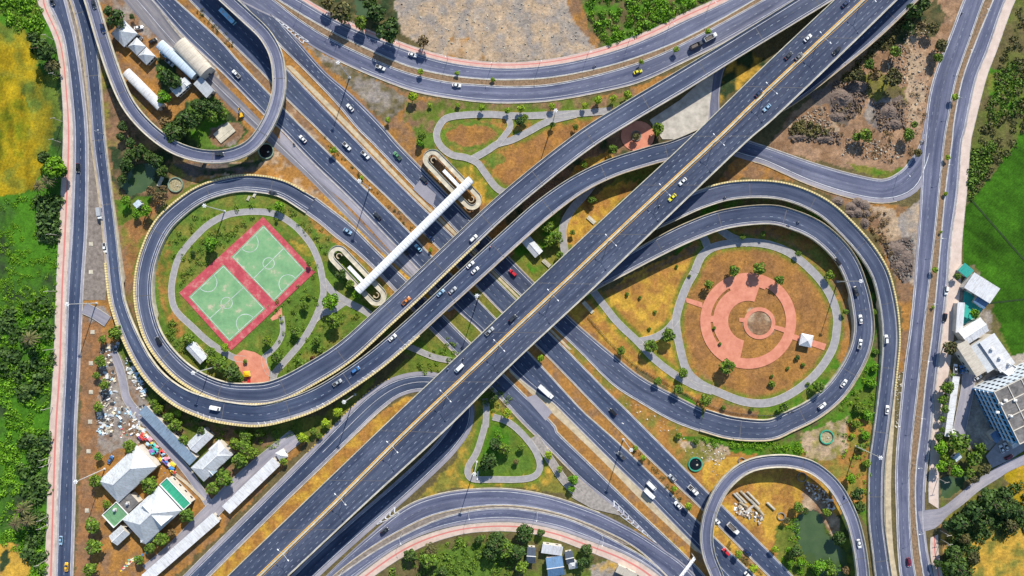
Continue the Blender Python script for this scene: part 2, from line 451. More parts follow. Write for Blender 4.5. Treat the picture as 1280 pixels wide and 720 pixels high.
# third carriageway, becomes the inner right-hand loop further on (ground part)
e_b3l = [(272, -30), (300, 2), (341, 48), (385, 92), (420, 129), (446, 160), (467, 181), (510, 226), (544, 261), (572, 291), (621, 341), (651, 370), (722, 437), (765, 480), (800, 503), (840, 526), (880, 541)]
e_b3r = [(300, -30), (330, 0), (352, 27), (377, 56), (407, 90), (434, 113), (458, 136), (480, 159), (500, 182), (545, 228), (590, 274), (667, 352), (715, 399), (740, 421), (765, 442), (800, 470), (840, 492), (877, 511)]
ln = from_edges(e_b3r, e_b3l); LB['B3'] = ln
road('third diagonal carriageway running beside the covered footbridge ramp', ln, 'asph_loop', [('s', 0, 1.6, .25), ('d', .38, 0, .24), ('d', .66, 0, .24), ('s', 1, -.9, .22)], sh=(1.6, 1.2), kerbs=[(0, 0, 'conc_y', .33, 1), (1, 0, 'kerb', 0, 1)])
# left loop's ground part running south-east (B0)
e_b0r = [(395, 247), (420, 266), (440, 282), (460, 302), (482, 324), (520, 361), (551, 391), (587, 427), (631, 469), (692, 530), (697, 540), (740, 582), (789, 630), (862, 699), (890, 730)]
e_b0l = [(382, 267), (400, 280), (420, 297), (440, 312), (465, 335), (500, 372), (535, 409), (570, 444), (614, 487), (654, 530), (680, 555), (725, 600), (765, 632), (820, 680), (855, 715), (870, 730)]
ln = from_edges(e_b0r, e_b0l); LB['B0'] = ln
road('lilac grey slip road from the left loop towards the gantry', ln, 'asph_loop', [('s', 0, 1.0, .25), ('d', .5, 0, .22), ('s', 1, -1.6, .25, 0, .80)], sh=(1.5, 3), kerbs=[(0, 0, 'conc_p', 0, 1), (1, 0, 'conc_y', 0, .74)])
# top curved roads
e = from_edges([(310, -60), (340, -22), (377, 0), (420, 25), (470, 47), (532, 70), (582, 81), (640, 85), (702, 79), (765, 64), (815, 45), (852, 27), (890, 10), (912, 0), (950, -20)],
               [(290, -40), (316, -22), (347, 0), (407, 36), (460, 62), (510, 83), (557, 94), (600, 99), (640, 100), (690, 97), (752, 85), (802, 70), (852, 50), (902, 24), (940, 2), (978, -20)])
LB['T1'] = e
road('outer carriageway of the road curving across the top', e, 'asph_mid', [('d', .5, 0, .2), ('s', 0, 1.5, .2), ('s', 1, -.6, .25)], sh=(1.5, .8), kerbs=[(1, 0, 'conc_p', 0, 1)])
e = from_edges([(282, -40), (310, -22), (340, -2), (370, 21), (407, 45), (460, 71), (507, 90), (557, 102), (600, 106), (640, 108), (690, 105), (752, 92), (815, 72), (877, 42), (952, 1), (985, -20)],
               [(262, -30), (290, -5), (320, 12), (350, 27), (385, 55), (425, 77), (470, 97), (520, 115), (570, 124), (605, 128), (640, 129), (690, 126), (752, 115), (802, 102), (857, 77), (902, 55), (960, 22), (1010, -8)])
LB['T2'] = e
road('inner carriageway of the road curving across the top', e, 'asph_mid', [('d', .48, 0, .2), ('s', 0, .7, .25), ('s', 1, -1.8, .2, .28, 1)], sh=(.8, 2.2), kerbs=[(0, 0, 'kerb', 0, 1), (1, 0, 'conc_p', .24, 1)])
# far left road
ln = from_centre([(62, -30), (71, 0), (80, 25), (88, 55), (97, 120), (101, 180), (99, 280), (94, 360), (90, 460), (86, 540), (82.5, 640), (80, 720), (79, 760)], [24, 24, 19, 17, 18, 19, 21, 21, 20, 20, 23, 23, 23])
LB['R1'] = ln
road('long straight road down the left side', ln, 'asph_dark', [('d', .5, 0, .22), ('s', 0, 1.5, .2), ('s', 1, -1.4, .2)], sh=(3.6, 3.0), kerbs=[(0, 0, 'kerb', 0, 1), (1, 0, 'kerb', 0, 1)])
# road from under the flyovers to the right-hand road
ln = from_centre([(908, 60), (896, 90), (891, 125), (893, 155), (905, 176), (931, 187), (960, 196), (1016, 218), (1066, 233), (1105, 239), (1134, 228), (1150, 205), (1160, 180), (1165, 150), (1172, 120)], [16, 16, 16, 20, 24, 24, 23, 28, 30, 30, 33, 26, 20, 18, 16])
LB['G'] = ln
road('slip road curving into the right-hand road', ln, 'asph_mid', [('d', .42, 0, .2), ('s', 1, -2.6, .35, .25, .85), ('s', 0, 1.0, .2, .2, .9)], sh=(1.5, 5), kerbs=[(0, 0, 'kerb', .25, .88), (1, 0, 'conc_y', .35, .72)])
# right-hand pair
e = from_edges([(1240, -20), (1230, 0), (1212, 50), (1195, 100), (1185, 150), (1180, 180), (1175, 230), (1170, 280), (1161, 360), (1155, 410), (1149, 472), (1141, 540), (1137, 590), (1137, 640), (1140, 690), (1145, 722), (1150, 750)],
               [(1215, -20), (1204, 0), (1185, 50), (1170, 87), (1160, 125), (1155, 175), (1152, 210), (1149, 267), (1144, 330), (1142, 360), (1137, 410), (1130, 460), (1122, 540), (1119, 590), (1120, 640), (1122, 690), (1125, 722), (1130, 750)])
LB['Ra'] = e
road('inner carriageway of the long road down the right side', e, 'asph_mid', [('d', .5, 0, .2), ('s', 0, .6, .25), ('s', 1, -1.1, .28)], sh=(.8, 1.6), kerbs=[(0, 0, 'kerb', 0, 1), (1, 0, 'kerb', 0, .22), (1, 0, 'kerb', .50, 1)])
e = from_edges([(1272, -20), (1257, 0), (1235, 62), (1220, 100), (1207, 160), (1202, 180), (1197, 242), (1188, 305), (1184, 360), (1175, 435), (1169, 485), (1164, 540), (1157, 600), (1156, 650), (1160, 690), (1167, 722), (1172, 750)],
               [(1250, -20), (1241, 0), (1220, 50), (1202, 100), (1192, 150), (1189, 180), (1182, 230), (1176, 292), (1170, 360), (1164, 422), (1157, 472), (1150, 540), (1144, 590), (1144, 640), (1149, 690), (1154, 722), (1159, 750)])
LB['Rb'] = e
road('outer carriageway of the long road down the right side', e, 'asph_mid', [('d', .45, 0, .18), ('s', 0, 1.1, .2), ('s', 1, -.5, .25)], sh=(2.2, .8), kerbs=[(1, 0, 'kerb', 0, 1), (0, 0, 'kerb', 0, .83)])
# side lane leaving to the right
ln = from_centre([(1150, 652), (1166, 648), (1180, 640), (1200, 625), (1220, 608), (1245, 592), (1262, 582), (1300, 566)], [26, 24, 13, 13, 13, 13, 12, 12])
LB['side'] = ln
road('narrow dusty side lane leaving the right-hand road', ln, 'shoulder')
# U-turn road under the flyover
ln = from_centre([(225, 741), (248, 718), (272, 694), (341, 626), (398, 570), (442, 526), (470, 500), (495, 484), (522, 477), (548, 479), (570, 489), (580, 506), (577, 530), (562, 553), (540, 577), (500, 614), (450, 657), (400, 702), (370, 731)],
                 [24, 24, 24, 24, 26, 28, 28, 26, 25, 25, 25, 25, 27, 27, 26, 26, 26, 26, 26])
LB['U'] = ln
road('U shaped road turning back beneath the main flyover', ln, 'asph_dark', [('s', 0, 2.6, .25), ('d', .5, 0, .2, 0, .32), ('s', .52, 0, .2, .32, .55), ('d', .5, 0, .2, .55, 1), ('s', 1, -1.6, .25)], sh=(5, 3), kerbs=[(0, 0, 'kerb_yb', .30, .47), (0, 0, 'kerb', 0, .30), (1, 0, 'conc_p', 0, .45)])
# bottom curved roads
e = from_edges([(378, 750), (415, 712), (460, 670), (505, 634), (545, 618), (590, 611), (640, 611), (690, 620), (740, 637), (765, 648), (800, 667), (830, 687), (855, 705), (885, 735)],
               [(400, 740), (415, 721), (460, 687), (510, 658), (545, 643), (590, 634), (640, 632), (690, 640), (740, 657), (790, 682), (827, 714), (850, 740)])
LB['U1'] = e
road('inner carriageway of the road curving across the bottom', e, 'asph_mid', [('d', .55, 0, .2), ('s', 0, 1.8, .25), ('s', 1, -.6, .25)], sh=(2, .8), kerbs=[(0, 0, 'conc_p', .25, .72), (1, 0, 'conc_y', 0, .98)])
e = from_edges([(400, 738), (420, 722), (470, 688), (520, 661), (557, 646), (595, 637), (640, 635), (690, 643), (727, 655), (777, 680), (815, 703), (850, 735)],
               [(425, 740), (445, 721), (490, 688), (532, 667), (582, 655), (640, 652), (690, 660), (735, 675), (780, 692), (815, 712), (840, 735)])
LB['U2'] = e
road('outer carriageway of the road curving across the bottom', e, 'asph_mid', [('d', .4, 0, .15), ('s', .68, 0, .25), ('s', 0, .6, .25)], sh=(.8, 3.5), kerbs=[(0, 0, 'kerb', 0, 1)])

# concrete drain strips and medians between the highway carriageways
def ground_strip(name, label, Lp, Rp, mat, zz=0.05):
    e = from_edges(Lp, Rp); o = strip(name, e.L, e.R, M[mat], dz=zz); tag(o, label, kind='structure'); return e
ground_strip('concrete_verge', 'pale concrete drain strip beside the northeast carriageway', [(357, 82), (420, 146), (509, 237), (566, 292), (615, 341), (645, 371), (711, 437)],
             [(364, 82), (426, 144), (514, 236), (570, 291), (619, 341), (649, 371), (715, 437)], 'conc_y')
ground_strip('concrete_verge', 'buff concrete strip beside the southwest carriageway', [(636, 464), (668, 496), (717, 541), (760, 583), (806, 630), (868, 688)],
             [(645, 461), (674, 489), (717, 530), (760, 573), (817, 630), (880, 695)], 'conc_y')
ground_strip('concrete_verge', 'pinkish concrete shoulder left of the highway near the footbridge', [(350, 178), (390, 218), (440, 262), (492, 318), (560, 390)],
             [(350, 163), (390, 204), (440, 252), (497, 310), (567, 386)], 'shoulder')
# sidewalks
def sidewalk(label, ln, mat='sidewalk'):
    o = strip('sidewalk', ln.L, ln.R, M[mat], dz=0.14, uvw=False); tag(o, label, kind='structure')
    for f in (0, 1): sweep('kerb', ln.lat(f, 0), [(-.15, -.1), (.15, -.1), (.15, .17), (-.15, .17)], M['kerb'], o)
    return ln
LB['sw1'] = sidewalk('pink paved sidewalk down the far left road', from_edges([(70, -30), (60, 2), (80, 55), (88, 120), (91.5, 180), (88, 280), (84, 360), (81, 460), (76, 540), (72, 640), (70, 720), (69, 750)],
         [(55, -30), (47, 0), (70, 55), (78, 120), (79, 180), (74.5, 280), (70.5, 360), (67, 460), (62, 540), (59, 640), (56, 720), (55, 750)]))
LB['sw2'] = sidewalk('pink paved sidewalk along the outside of the top road', from_edges([(360, -20), (385, 0), (425, 22), (475, 43), (535, 64), (585, 75), (640, 78), (700, 72), (760, 57), (812, 38), (850, 19), (888, 2), (925, -15)],
         [(345, -20), (377, 0), (420, 25.5), (470, 47.5), (532, 70.5), (582, 81.5), (640, 85.5), (702, 79.5), (765, 64.5), (815, 45.5), (852, 27.5), (890, 10.5), (935, -12)]), 'sidewalk2')
LB['sw3'] = sidewalk('dusty pink sidewalk down the right-hand road', from_edges([(1283, -20), (1268, 2), (1246, 62), (1232, 100), (1217, 160), (1213, 180), (1208, 242), (1202, 305), (1200, 360), (1190, 435), (1183, 485), (1177, 540), (1173, 600), (1173, 636)],
         [(1272, -20), (1257, 0), (1235, 62), (1220, 100), (1207, 160), (1202, 180), (1197, 242), (1189, 305), (1185, 360), (1176, 435), (1170, 485), (1165, 540), (1161, 600), (1161, 628)]), 'sidewalk3')
sidewalk('dusty pink sidewalk south of the side lane', from_edges([(1172, 668), (1173, 690), (1178, 722), (1182, 750)], [(1163, 672), (1163, 692), (1168, 722), (1173, 750)]), 'sidewalk')
LB['sw4'] = sidewalk('pink paved sidewalk along the bottom road', from_edges([(428, 738), (447, 721), (492, 688), (534, 668), (583, 656), (640, 653), (690, 661), (735, 676), (780, 693), (815, 713), (840, 736)],
         [(445, 742), (465, 722), (505, 695), (541, 678), (586, 666), (640, 664), (688, 672), (730, 687), (772, 704), (800, 720), (820, 740)]))
# gravel or planted medians between paired carriageways
def median(label, Lp, Rp, mat, zz=0.12):
    return ground_strip('median_strip', label, Lp, Rp, mat, zz)
M['brownmed'] = flat('median_dry_soil', (0.23, 0.15, 0.09), 0.95, 0.5, 0.8)
M['verge'] = flat('verge_stony', (.22, .185, .165), .95, .45, .5)
M['gravel'] = flat('gravel', (0.30, 0.27, 0.25), 0.95, 0.4, 0.7)
median('brown soil median between the two top carriageways', [(347, 0.5), (407, 36.5), (460, 62.5), (510, 83.5), (557, 94.5), (600, 99.5), (640, 100.5), (690, 97.5), (752, 85.5), (802, 70.5), (852, 50.5), (902, 24.5), (945, 0)],
       [(341, -1.5), (407, 44.5), (460, 70), (507, 89.5), (557, 101.5), (600, 105.5), (640, 107.5), (690, 104.5), (752, 91.5), (815, 71.5), (877, 41.5), (920, 19), (952, 0.5)], 'brownmed')
median('brown planted median between the two right-hand carriageways', [(1241, 0), (1220, 50), (1202, 100), (1192, 150), (1189, 180), (1182, 230), (1176, 292), (1170, 360), (1164, 422), (1157, 472), (1150, 540), (1144, 590), (1144, 640), (1149, 690), (1154, 722)],
       [(1231, 0), (1213, 50), (1196, 100), (1186, 150), (1181, 180), (1176, 230), (1171, 280), (1162, 360), (1156, 410), (1150, 472), (1142, 540), (1138, 590), (1138, 640), (1141, 690), (1146, 722)], 'brownmed')
median('thin dry grass median between the two bottom carriageways', [(415, 721.5), (460, 687.5), (510, 658.5), (545, 643.5), (590, 634.5), (640, 632.5), (690, 640.5), (740, 657.5), (790, 682.5)],
       [(420, 722), (470, 687.5), (520, 660.5), (557, 645.5), (595, 636.5), (640, 634.7), (690, 642.6), (727, 654.6), (777, 679.5)], 'verge')
median('yellowish drain strip between the ramp and the right-hand road', [(1122, 470), (1119, 500), (1117, 540), (1114, 590), (1114, 640), (1117, 690), (1122, 722)],
       [(1118, 470), (1114, 500), (1111, 540), (1107, 590), (1106.5, 640), (1110, 690), (1115, 722)], 'conc_y')
median('beige median between the two left-hand roads', [(86, -4), (100, 50), (110, 120), (115, 180), (122, 230), (128, 280), (134, 340), (132, 375)],
       [(83, -4), (97, 55), (105.5, 120), (110.5, 180), (110, 230), (109.5, 280), (106, 340), (104.5, 375)], 'verge')

# gore chevrons (white arrow stripes between diverging roads)
def gore(label, tip, a, b, n, z=0.33):
    tip, a, b = [np.array(W(*p)[:2]) for p in (tip, a, b)]
    mk = Marks(); 
    for k in range(1, n + 1):
        t = k / n; pa = tip + (a - tip) * t; pb = tip + (b - tip) * t; m = (pa + pb) / 2
        ap = m + (tip - m) / max(1e-6, np.linalg.norm(tip - m)) * np.linalg.norm(pa - pb) * .45
        d = (m - tip) / np.linalg.norm(m - tip) * 0.75
        mk.quad([pa, ap, ap + d, pa + d], z, 0); mk.quad([ap, pb, pb + d, ap + d], z, 0)
    for q in (a, b):
        d = (q - tip); nn = np.array([-d[1], d[0]]) / np.linalg.norm(d) * .16
        mk.quad([tip - nn, q - nn, q + nn, tip + nn], z, 0)
    o = mk.obj('road_markings', None); tag(o, label, kind='structure')
gore('white chevrons where the top road forks from the highway', (338, 18), (378, 54), (386, 52), 8)
gore('white chevrons where the bottom slip roads join near the gantry', (822, 680), (762, 634), (768, 626), 9)
gore('white chevrons beneath the main flyover at the bottom road', (470, 656), (499, 642), (493, 634), 4)

# ---- elevated roads ---------------------------------------------------------
# main flyover traced by its two edges on a deck 15 m up
ZM = 15.0
eL = [(205, 760), (285, 719), (320, 685), (471, 540), (566, 450), (662, 359), (760, 267), (854, 180), (960, 77), (1042, 0), (1090, -45)]
eR = [(318, 760), (361, 720), (456, 631), (555, 540), (640, 456), (742, 361), (837, 270), (931, 180), (967, 149), (1045, 75), (1122, 0), (1168, -45)]
eC = [(282, 762), (325, 720), (419, 629), (508, 540), (603, 450), (700, 359), (795, 269), (891, 180), (961, 112), (1081, 0), (1130, -45)]
L = spline([W(p[0], p[1], ZM) for p in [(240, 762)] + eL[1:]], 3); R = spline([W(p[0], p[1], ZM) for p in eR], 3)
n = max(len(L), len(R)); L = resample(L, n=n); R = resample(R, n=n)
ln = Line(L, R); LB['main'] = ln
C = resample(spline([W(p[0], p[1], ZM) for p in eC], 3), n=n); LB['mainC'] = C
mk = [('s', 0, 1.1, .25), ('s', 1, -1.1, .25)]
hl = Line(L, C); hr = Line(C, R)
root, _, par = flyover('flyover', 'wide main flyover crossing the whole interchange from bottom left to top right', 'flyover', ln, 'asph_main', marks=mk, sh=(0, 0), piers=34, thick=2.2, pw=.6, joints=36)
mm = Marks()
for l2, fs in ((hl, (.26, .49, .72)), (hr, (.30, .53, .76))):
    for f in fs: mm.dashed(l2, f, 0, .21, .045, 1.6, 2.7)
mm.solid(hl, 1, -1.55, .55, .045, 2); mm.solid(hr, 0, 1.3, .22, .045, 2)
par(mm.obj('lane_markings', None))
par(sweep('median_barrier', C, [(-.55, 0), (.55, 0), (.22, .95), (-.22, .95)], M['conc_p'], dz=.02))
par(strip('median_kerb', hl.lat(1, -1.0), hl.lat(1, -.56), M['conc_y'], dz=.05))

# inner arm R3: top right -> past the footbridge -> round the left loop to the ground
Z = 8.0
c3 = [(1062, -28, Z), (1030, -8, Z), (960, 35, Z), (906, 68, Z), (852, 101, Z), (783, 142, Z), (724, 180, Z), (640, 247, Z), (580, 302, Z), (519, 360, Z), (481, 395, Z), (432, 439, Z), (390, 466, Z), (351, 486, 7.6),
      (320, 492, 7), (275, 488, 6), (231, 466, 4.8), (198, 430, 3.6), (184, 395, 2.7), (180, 360, 2), (186, 322, 1.4), (203, 284, .9), (229, 258, .6), (256, 241, .45), (291, 231, .35), (320, 230, .3), (354, 237, .3), (388, 257, .3)]
ws = [26, 26, 25, 25, 26, 26, 26, 26, 26, 26, 26, 27, 27, 27, 26, 24, 23, 22, 21.5, 21.5, 21, 21, 20, 20, 20, 21, 21, 22]
ln = from_centre(c3, [w + 1 for w in ws]); LB['R3'] = ln
flyover('elevated_ramp', 'inner elevated ramp that curls round the sports court park on the left', 'ramp', ln, 'asph_loop', 'conc_p', 'conc_p',
        marks=[('d', .52, 0, .2, 0, .5), ('s', 0, 1.7, .22), ('s', 1, -1.7, .22), ('s', .70, 0, .2, .62, 1)], sh=(1.2, 1.2), piers=28, joints=34)
tag(sweep('kerb', ln.cut(.40, .99).lat(0, .1), [(-.45, -.3), (.45, -.3), (.45, 1.05), (-.45, 1.05)], M['para_y']), 'faded yellow and black kerb wall round the outside of the left loop', kind='structure')
# R2 outer arm
c2 = [(83, -30, .3), (98, 0, .3), (111, 50, .3), (119, 120, .3), (124, 180, .3), (130.5, 230, .4), (136.5, 280, .9), (145, 360, 3), (150, 385, 3.8), (162, 417, 4.8), (180, 452, 6), (200, 477, 6.8), (225, 496, 7.6), (250, 507, Z), (275, 514, Z), (320, 519, Z),
      (357, 512, Z), (395, 498, Z), (432, 476, Z), (470, 449, Z), (510, 415, Z), (545, 383, Z), (595, 337, Z), (640, 296, Z), (680, 261, Z), (722, 231, Z), (765, 210, Z), (815, 194, Z), (842, 187, Z), (880, 172, Z), (930, 148, Z), (985, 118, Z), (1040, 78, Z), (1090, 38, Z), (1140, -10, Z), (1165, -35, Z)]
w2 = [21, 21, 21, 19, 19, 18, 18, 19, 19, 20, 21, 22, 24, 26, 27, 27, 27, 27, 26, 26, 26, 26, 27, 27, 27, 25, 24, 24, 24, 26, 30, 30, 28, 26, 26, 26]
c2r, w2r = c2, w2
ln = from_centre(c2, w2); LB['R2'] = ln
flyover('elevated_ramp', 'outer elevated ramp rising from the left road and running beside the main flyover', 'ramp', ln, 'asph_dark', 'conc_p', 'conc_y',
        marks=[('d', .5, 0, .22), ('s', 0, 1.3, .2), ('s', 1, -1.6, .2)], sh=(.8, 1.8), piers=28, joints=34)
tag(sweep('kerb', ln.cut(.22, .53).lat(1, -.1), [(-.45, -.3), (.45, -.3), (.45, 1.05), (-.45, 1.05)], M['para_y']), 'faded yellow and black kerb wall of the outer left ramp', kind='structure')
# right outer loop arm (R4o): from the right road up under the main flyover
c4 = [(1110, 750, .3), (1104, 722, .3), (1099, 685, .3), (1095, 652, .3), (1094.5, 615, .3), (1096, 577, .35), (1101, 540, .5), (1106, 500, .9), (1110.5, 460, 1.4), (1113, 425, 1.9), (1111, 392, 2.5), (1105, 360, 3.2), (1097, 337, 3.8), (1081, 312, 4.6), (1058, 286, 5.3), (1030, 261, 6),
      (995, 244, 6.6), (960, 237, 7), (915, 238.5, 7.3), (876, 249, 7.6), (838, 266, 7.6), (790, 288, 7.6), (745, 312, 7.4), (694, 354, 7), (645, 399, 6.4), (595, 443, 5.6), (550, 484, 5)]
ln = from_centre(c4, [22, 22, 21, 21, 21, 21, 21, 21, 21, 22, 22, 22, 22, 22, 22, 22, 22, 22, 23, 24, 24, 24, 22, 20, 18, 18, 18]); LB['R4o'] = ln
flyover('elevated_ramp', 'outer elevated ramp arcing round the circular plaza park on the right', 'ramp', ln, 'asph_loop', 'conc_p', 'conc_p',
        marks=[('d', .5, 0, .15, 0, .4), ('s', 0, 1.2, .2), ('s', 1, -1.5, .2)], sh=(.8, 1.6), piers=30, joints=34)
tag(sweep('kerb', ln.cut(.25, .62).lat(1, -.1), [(-.4, -.3), (.4, -.3), (.4, 1.0), (-.4, 1.0)], M['para_y']), 'faded yellow and black kerb wall of the outer right ramp', kind='structure')
# right inner loop
c5 = [(878, 525, .35), (915, 535, .4), (960, 537.5, .5), (986, 527, .5), (1016, 512, .55), (1043, 490, .65), (1063, 462, .8), (1075, 436, 1.2), (1079.5, 410, 1.7), (1077, 383, 2.4), (1072, 360, 3), (1062, 333, 4), (1047, 311, 4.8), (1022, 289, 5.6), (992, 275, 6.3),
      (960, 268, 6.8), (908, 273.5, 7.2), (866, 288, 7.4), (826, 307, 7.4), (780, 332, 7.2), (730, 360, 6.8), (690, 390, 6.2), (650, 425, 5.4)]
ln = from_centre(c5, [29, 29, 27, 27, 27, 27, 26, 26, 26, 26, 25, 25, 25, 25, 25, 25, 25, 25, 24, 22, 20, 18, 18]); LB['R4i'] = ln
flyover('elevated_ramp', 'inner elevated ramp curling closely round the circular plaza park on the right', 'ramp', ln, 'asph_loop', 'conc_p', 'conc_y',
        marks=[('d', .4, 0, .2), ('d', .68, 0, .2, 0, .4), ('s', 0, 1.7, .2), ('s', 1, -1.3, .2)], sh=(1.6, 1.0), piers=30, joints=34)
# small top-left loop
c1 = [(88, -60, 5.5), (104, -25, 6), (114, 0, 6.4), (129, 50, 7), (143, 92, 7.3), (159, 128, 7.5), (179, 154, 7.5), (206, 177, 7.5), (232, 190, 7.5), (262, 196, 7.5), (292, 193, 7.5), (318, 179, 7.5), (338, 149, 7.5), (348, 118, 7.5), (349, 92, 7.5), (344, 66, 7.3), (330, 42, 7.2), (306, 19, 7), (281, -4, 6.8), (255, -30, 6.5)]
ln = from_centre(c1, 17); LB['L1'] = ln
flyover('elevated_ramp', 'small curled ramp at the top left above the warehouses', 'ramp', ln, 'asph_mid', 'conc_p', 'conc_p',
        marks=[('s', 0, 1.5, .15), ('s', 1, -1.5, .15)], sh=(1.6, 1.6), piers=24, joints=30)
# small bottom-right loop
cb = [(905, 752, 7), (896, 720, 7.2), (887, 697, 7.4), (883, 675, 7.5), (884.5, 655, 7.5), (890, 635, 7.5), (902, 611, 7.5), (920, 592, 7.5), (940, 581, 7.5), (966, 576.5, 7.5), (992, 577.5, 7.5), (1018, 586, 7.5), (1044, 609, 7.5), (1063, 644, 7.5), (1073, 680, 7.3), (1078, 716, 7), (1080, 750, 6.7)]
ln = from_centre(cb, 16.5); LB['L2'] = ln
flyover('elevated_ramp', 'small arched ramp at the bottom right above the pond', 'ramp', ln, 'asph_mid', 'conc_p', 'conc_p',
        marks=[('s', 0, 1.4, .15), ('s', 1, -1.4, .15)], sh=(1.4, 1.4), piers=24, joints=30)

def patch(label, poly, z, mat):
    v = [W(p[0], p[1], z) for p in poly]; o = mobj('road_patch', v, [tuple(range(len(v)))], M[mat]); tag(o, label, kind='structure')
patch('pale repaired patch on the carriageway by the footbridge', [(516, 236), (525, 225), (545, 243), (541, 258), (533, 252)], .26, 'shoulder')
patch('pale scraped patch on the lilac slip road', [(657, 497), (670, 493), (690, 515), (682, 526)], .26, 'shoulder')
# white hatch blocks on the outer ramp parapet
for i, (k0) in enumerate((.355, .395, .435, .475, .515)):
    l2 = LB['R2']; n_ = l2.n; q0 = int(k0 * n_); mk_ = Marks()
    for j in range(4):
        a0 = l2.lat(1, -2.0)[q0 + j]; a1 = l2.lat(1, -.7)[q0 + j]; t_ = (l2.C[q0 + 1] - l2.C[q0]); t_ = t_ / np.linalg.norm(t_) * .5
        mk_.quad([a0, a0 + t_, a1 + t_ * 2.4, a1 + t_ * 1.4], a0[2] + .06, 0)
    o = mobj('road_markings', mk_.v, mk_.f, M['white']); tag(o, f'white slanted hatch marks at the edge of the outer left ramp, set {i + 1}', kind='structure')

# ================================================================== GROUND SHEET
def lin(r, g, b):
    f = lambda c: (c / 255) / 12.92 if c / 255 <= .04045 else ((c / 255 + .055) / 1.055) ** 2.4
    return np.array([f(r), f(g), f(b)])
# base colours (reflectance) and strength of speckle for each kind of cover
T = dict(scrub=(.115, .095, .045), orange=(.31, .155, .045), ochre=(.44, .27, .045), rice=(.30, .215, .010), lush=(.055, .16, .012), green=(.095, .135, .022),
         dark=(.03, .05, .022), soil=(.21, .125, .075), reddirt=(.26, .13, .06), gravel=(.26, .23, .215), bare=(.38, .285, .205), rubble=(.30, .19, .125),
         paddy=(.030, .095, .006), greyheap=(.14, .11, .10), concrete=(.34, .31, .28), lawn=(.085, .155, .024), drygreen=(.17, .165, .035), redsoil=(.25, .125, .05))
def in_poly(X, Y, poly):
    ins = np.zeros(X.shape, bool); n = len(poly); j = n - 1
    for i in range(n):
        xi, yi = poly[i]; xj, yj = poly[j]
        c = ((yi > Y) != (yj > Y)) & (X < (xj - xi) * (Y - yi) / ((yj - yi) or 1e-9) + xi)
        ins ^= c; j = i
    return ins
def vnoise(X, Y, sc, seed):
    """smooth value noise"""
    r = np.random.default_rng(seed); G = r.random((512, 512))
    x = X / sc + 1000; y = Y / sc + 1000; xi = np.floor(x).astype(int); yi = np.floor(y).astype(int); fx = x - xi; fy = y - yi
    fx = fx * fx * (3 - 2 * fx); fy = fy * fy * (3 - 2 * fy); g = lambda a, b: G[a % 512, b % 512]
    return (g(xi, yi) * (1 - fx) + g(xi + 1, yi) * fx) * (1 - fy) + (g(xi, yi + 1) * (1 - fx) + g(xi + 1, yi + 1) * fx) * fy
inner_x = np.arange(-300, 300.01, .9); inner_y = np.arange(-180, 180.01, .9)
far = np.array([-9000, -4000, -1800, -900, -600, -450, -380, -330])
gx = np.r_[far, inner_x, -far[::-1]]; gy = np.r_[far[:-1], -240, -200, inner_y, 200, 240, -far[:-1][::-1]]
GX, GY = np.meshgrid(gx, gy)
PX = GX / S + 640; PY = 360 - GY / S                      # ground position in survey units
warp = 5.0
WX = PX + (vnoise(PX, PY, 9, 1) - .5) * warp + (vnoise(PX, PY, 3, 3) - .5) * 3; WY = PY + (vnoise(PX, PY, 9, 2) - .5) * warp + (vnoise(PX, PY, 3, 4) - .5) * 3
Cc = np.zeros(GX.shape + (3,)); Cc[:] = T['scrub']
big = vnoise(PX, PY, 40, 11); med = vnoise(PX, PY, 12, 12); sml = vnoise(PX, PY, 4.5, 13)
def cover(poly, a, b=None, mix=.5, soft=.18, sc='m', sharp=False):
    """fill a patch with cover a, mottled with cover b"""
    m = in_poly(PX if sharp else WX, PY if sharp else WY, poly)
    c = np.zeros(GX.shape + (3,)); c[:] = T[a]
    if b:
        nn = {'m': med * .6 + sml * .4, 'b': big * .5 + med * .35 + sml * .15, 's': sml}[sc]
        w = np.clip((nn - (1 - mix) + soft) / (2 * soft), 0, 1)[..., None]; c = c * (1 - w) + np.array(T[b]) * w
    Cc[m] = c[m]
def ell(cx, cy, rx, ry, n=28, rot=0.0):
    return [(cx + rx * math.cos(t) * math.cos(rot) - ry * math.sin(t) * math.sin(rot), cy + rx * math.cos(t) * math.sin(rot) + ry * math.sin(t) * math.cos(rot)) for t in [2 * math.pi * i / n for i in range(n)]]
BIG = 30000
cover([(-BIG, -BIG), (70, -BIG), (100, 200), (85, 500), (60, BIG), (-BIG, BIG)], 'lush', 'dark', .38, sc='b')
cover([(-BIG, -300), (-5, 20), (30, 38), (48, 70), (50, 90), (72, 102), (76, 150), (62, 178), (60, 200), (40, 237), (0, 246), (-BIG, 300)], 'rice', 'green', .46, sc='b')
cover([(0, 95), (22, 100), (38, 140), (30, 200), (0, 215)], 'rice', 'paddy', .35, soft=.4)
cover([(-5, -5), (48, -5), (58, 50), (50, 80), (30, 38), (0, 30)], 'lush', 'green', .5)
cover([(-40, 690), (15, 678), (38, 690), (38, 800), (-60, 800)], 'ochre', 'soil', .4)
cover([(0, 690), (12, 688), (8, 712), (0, 715)], 'dark')
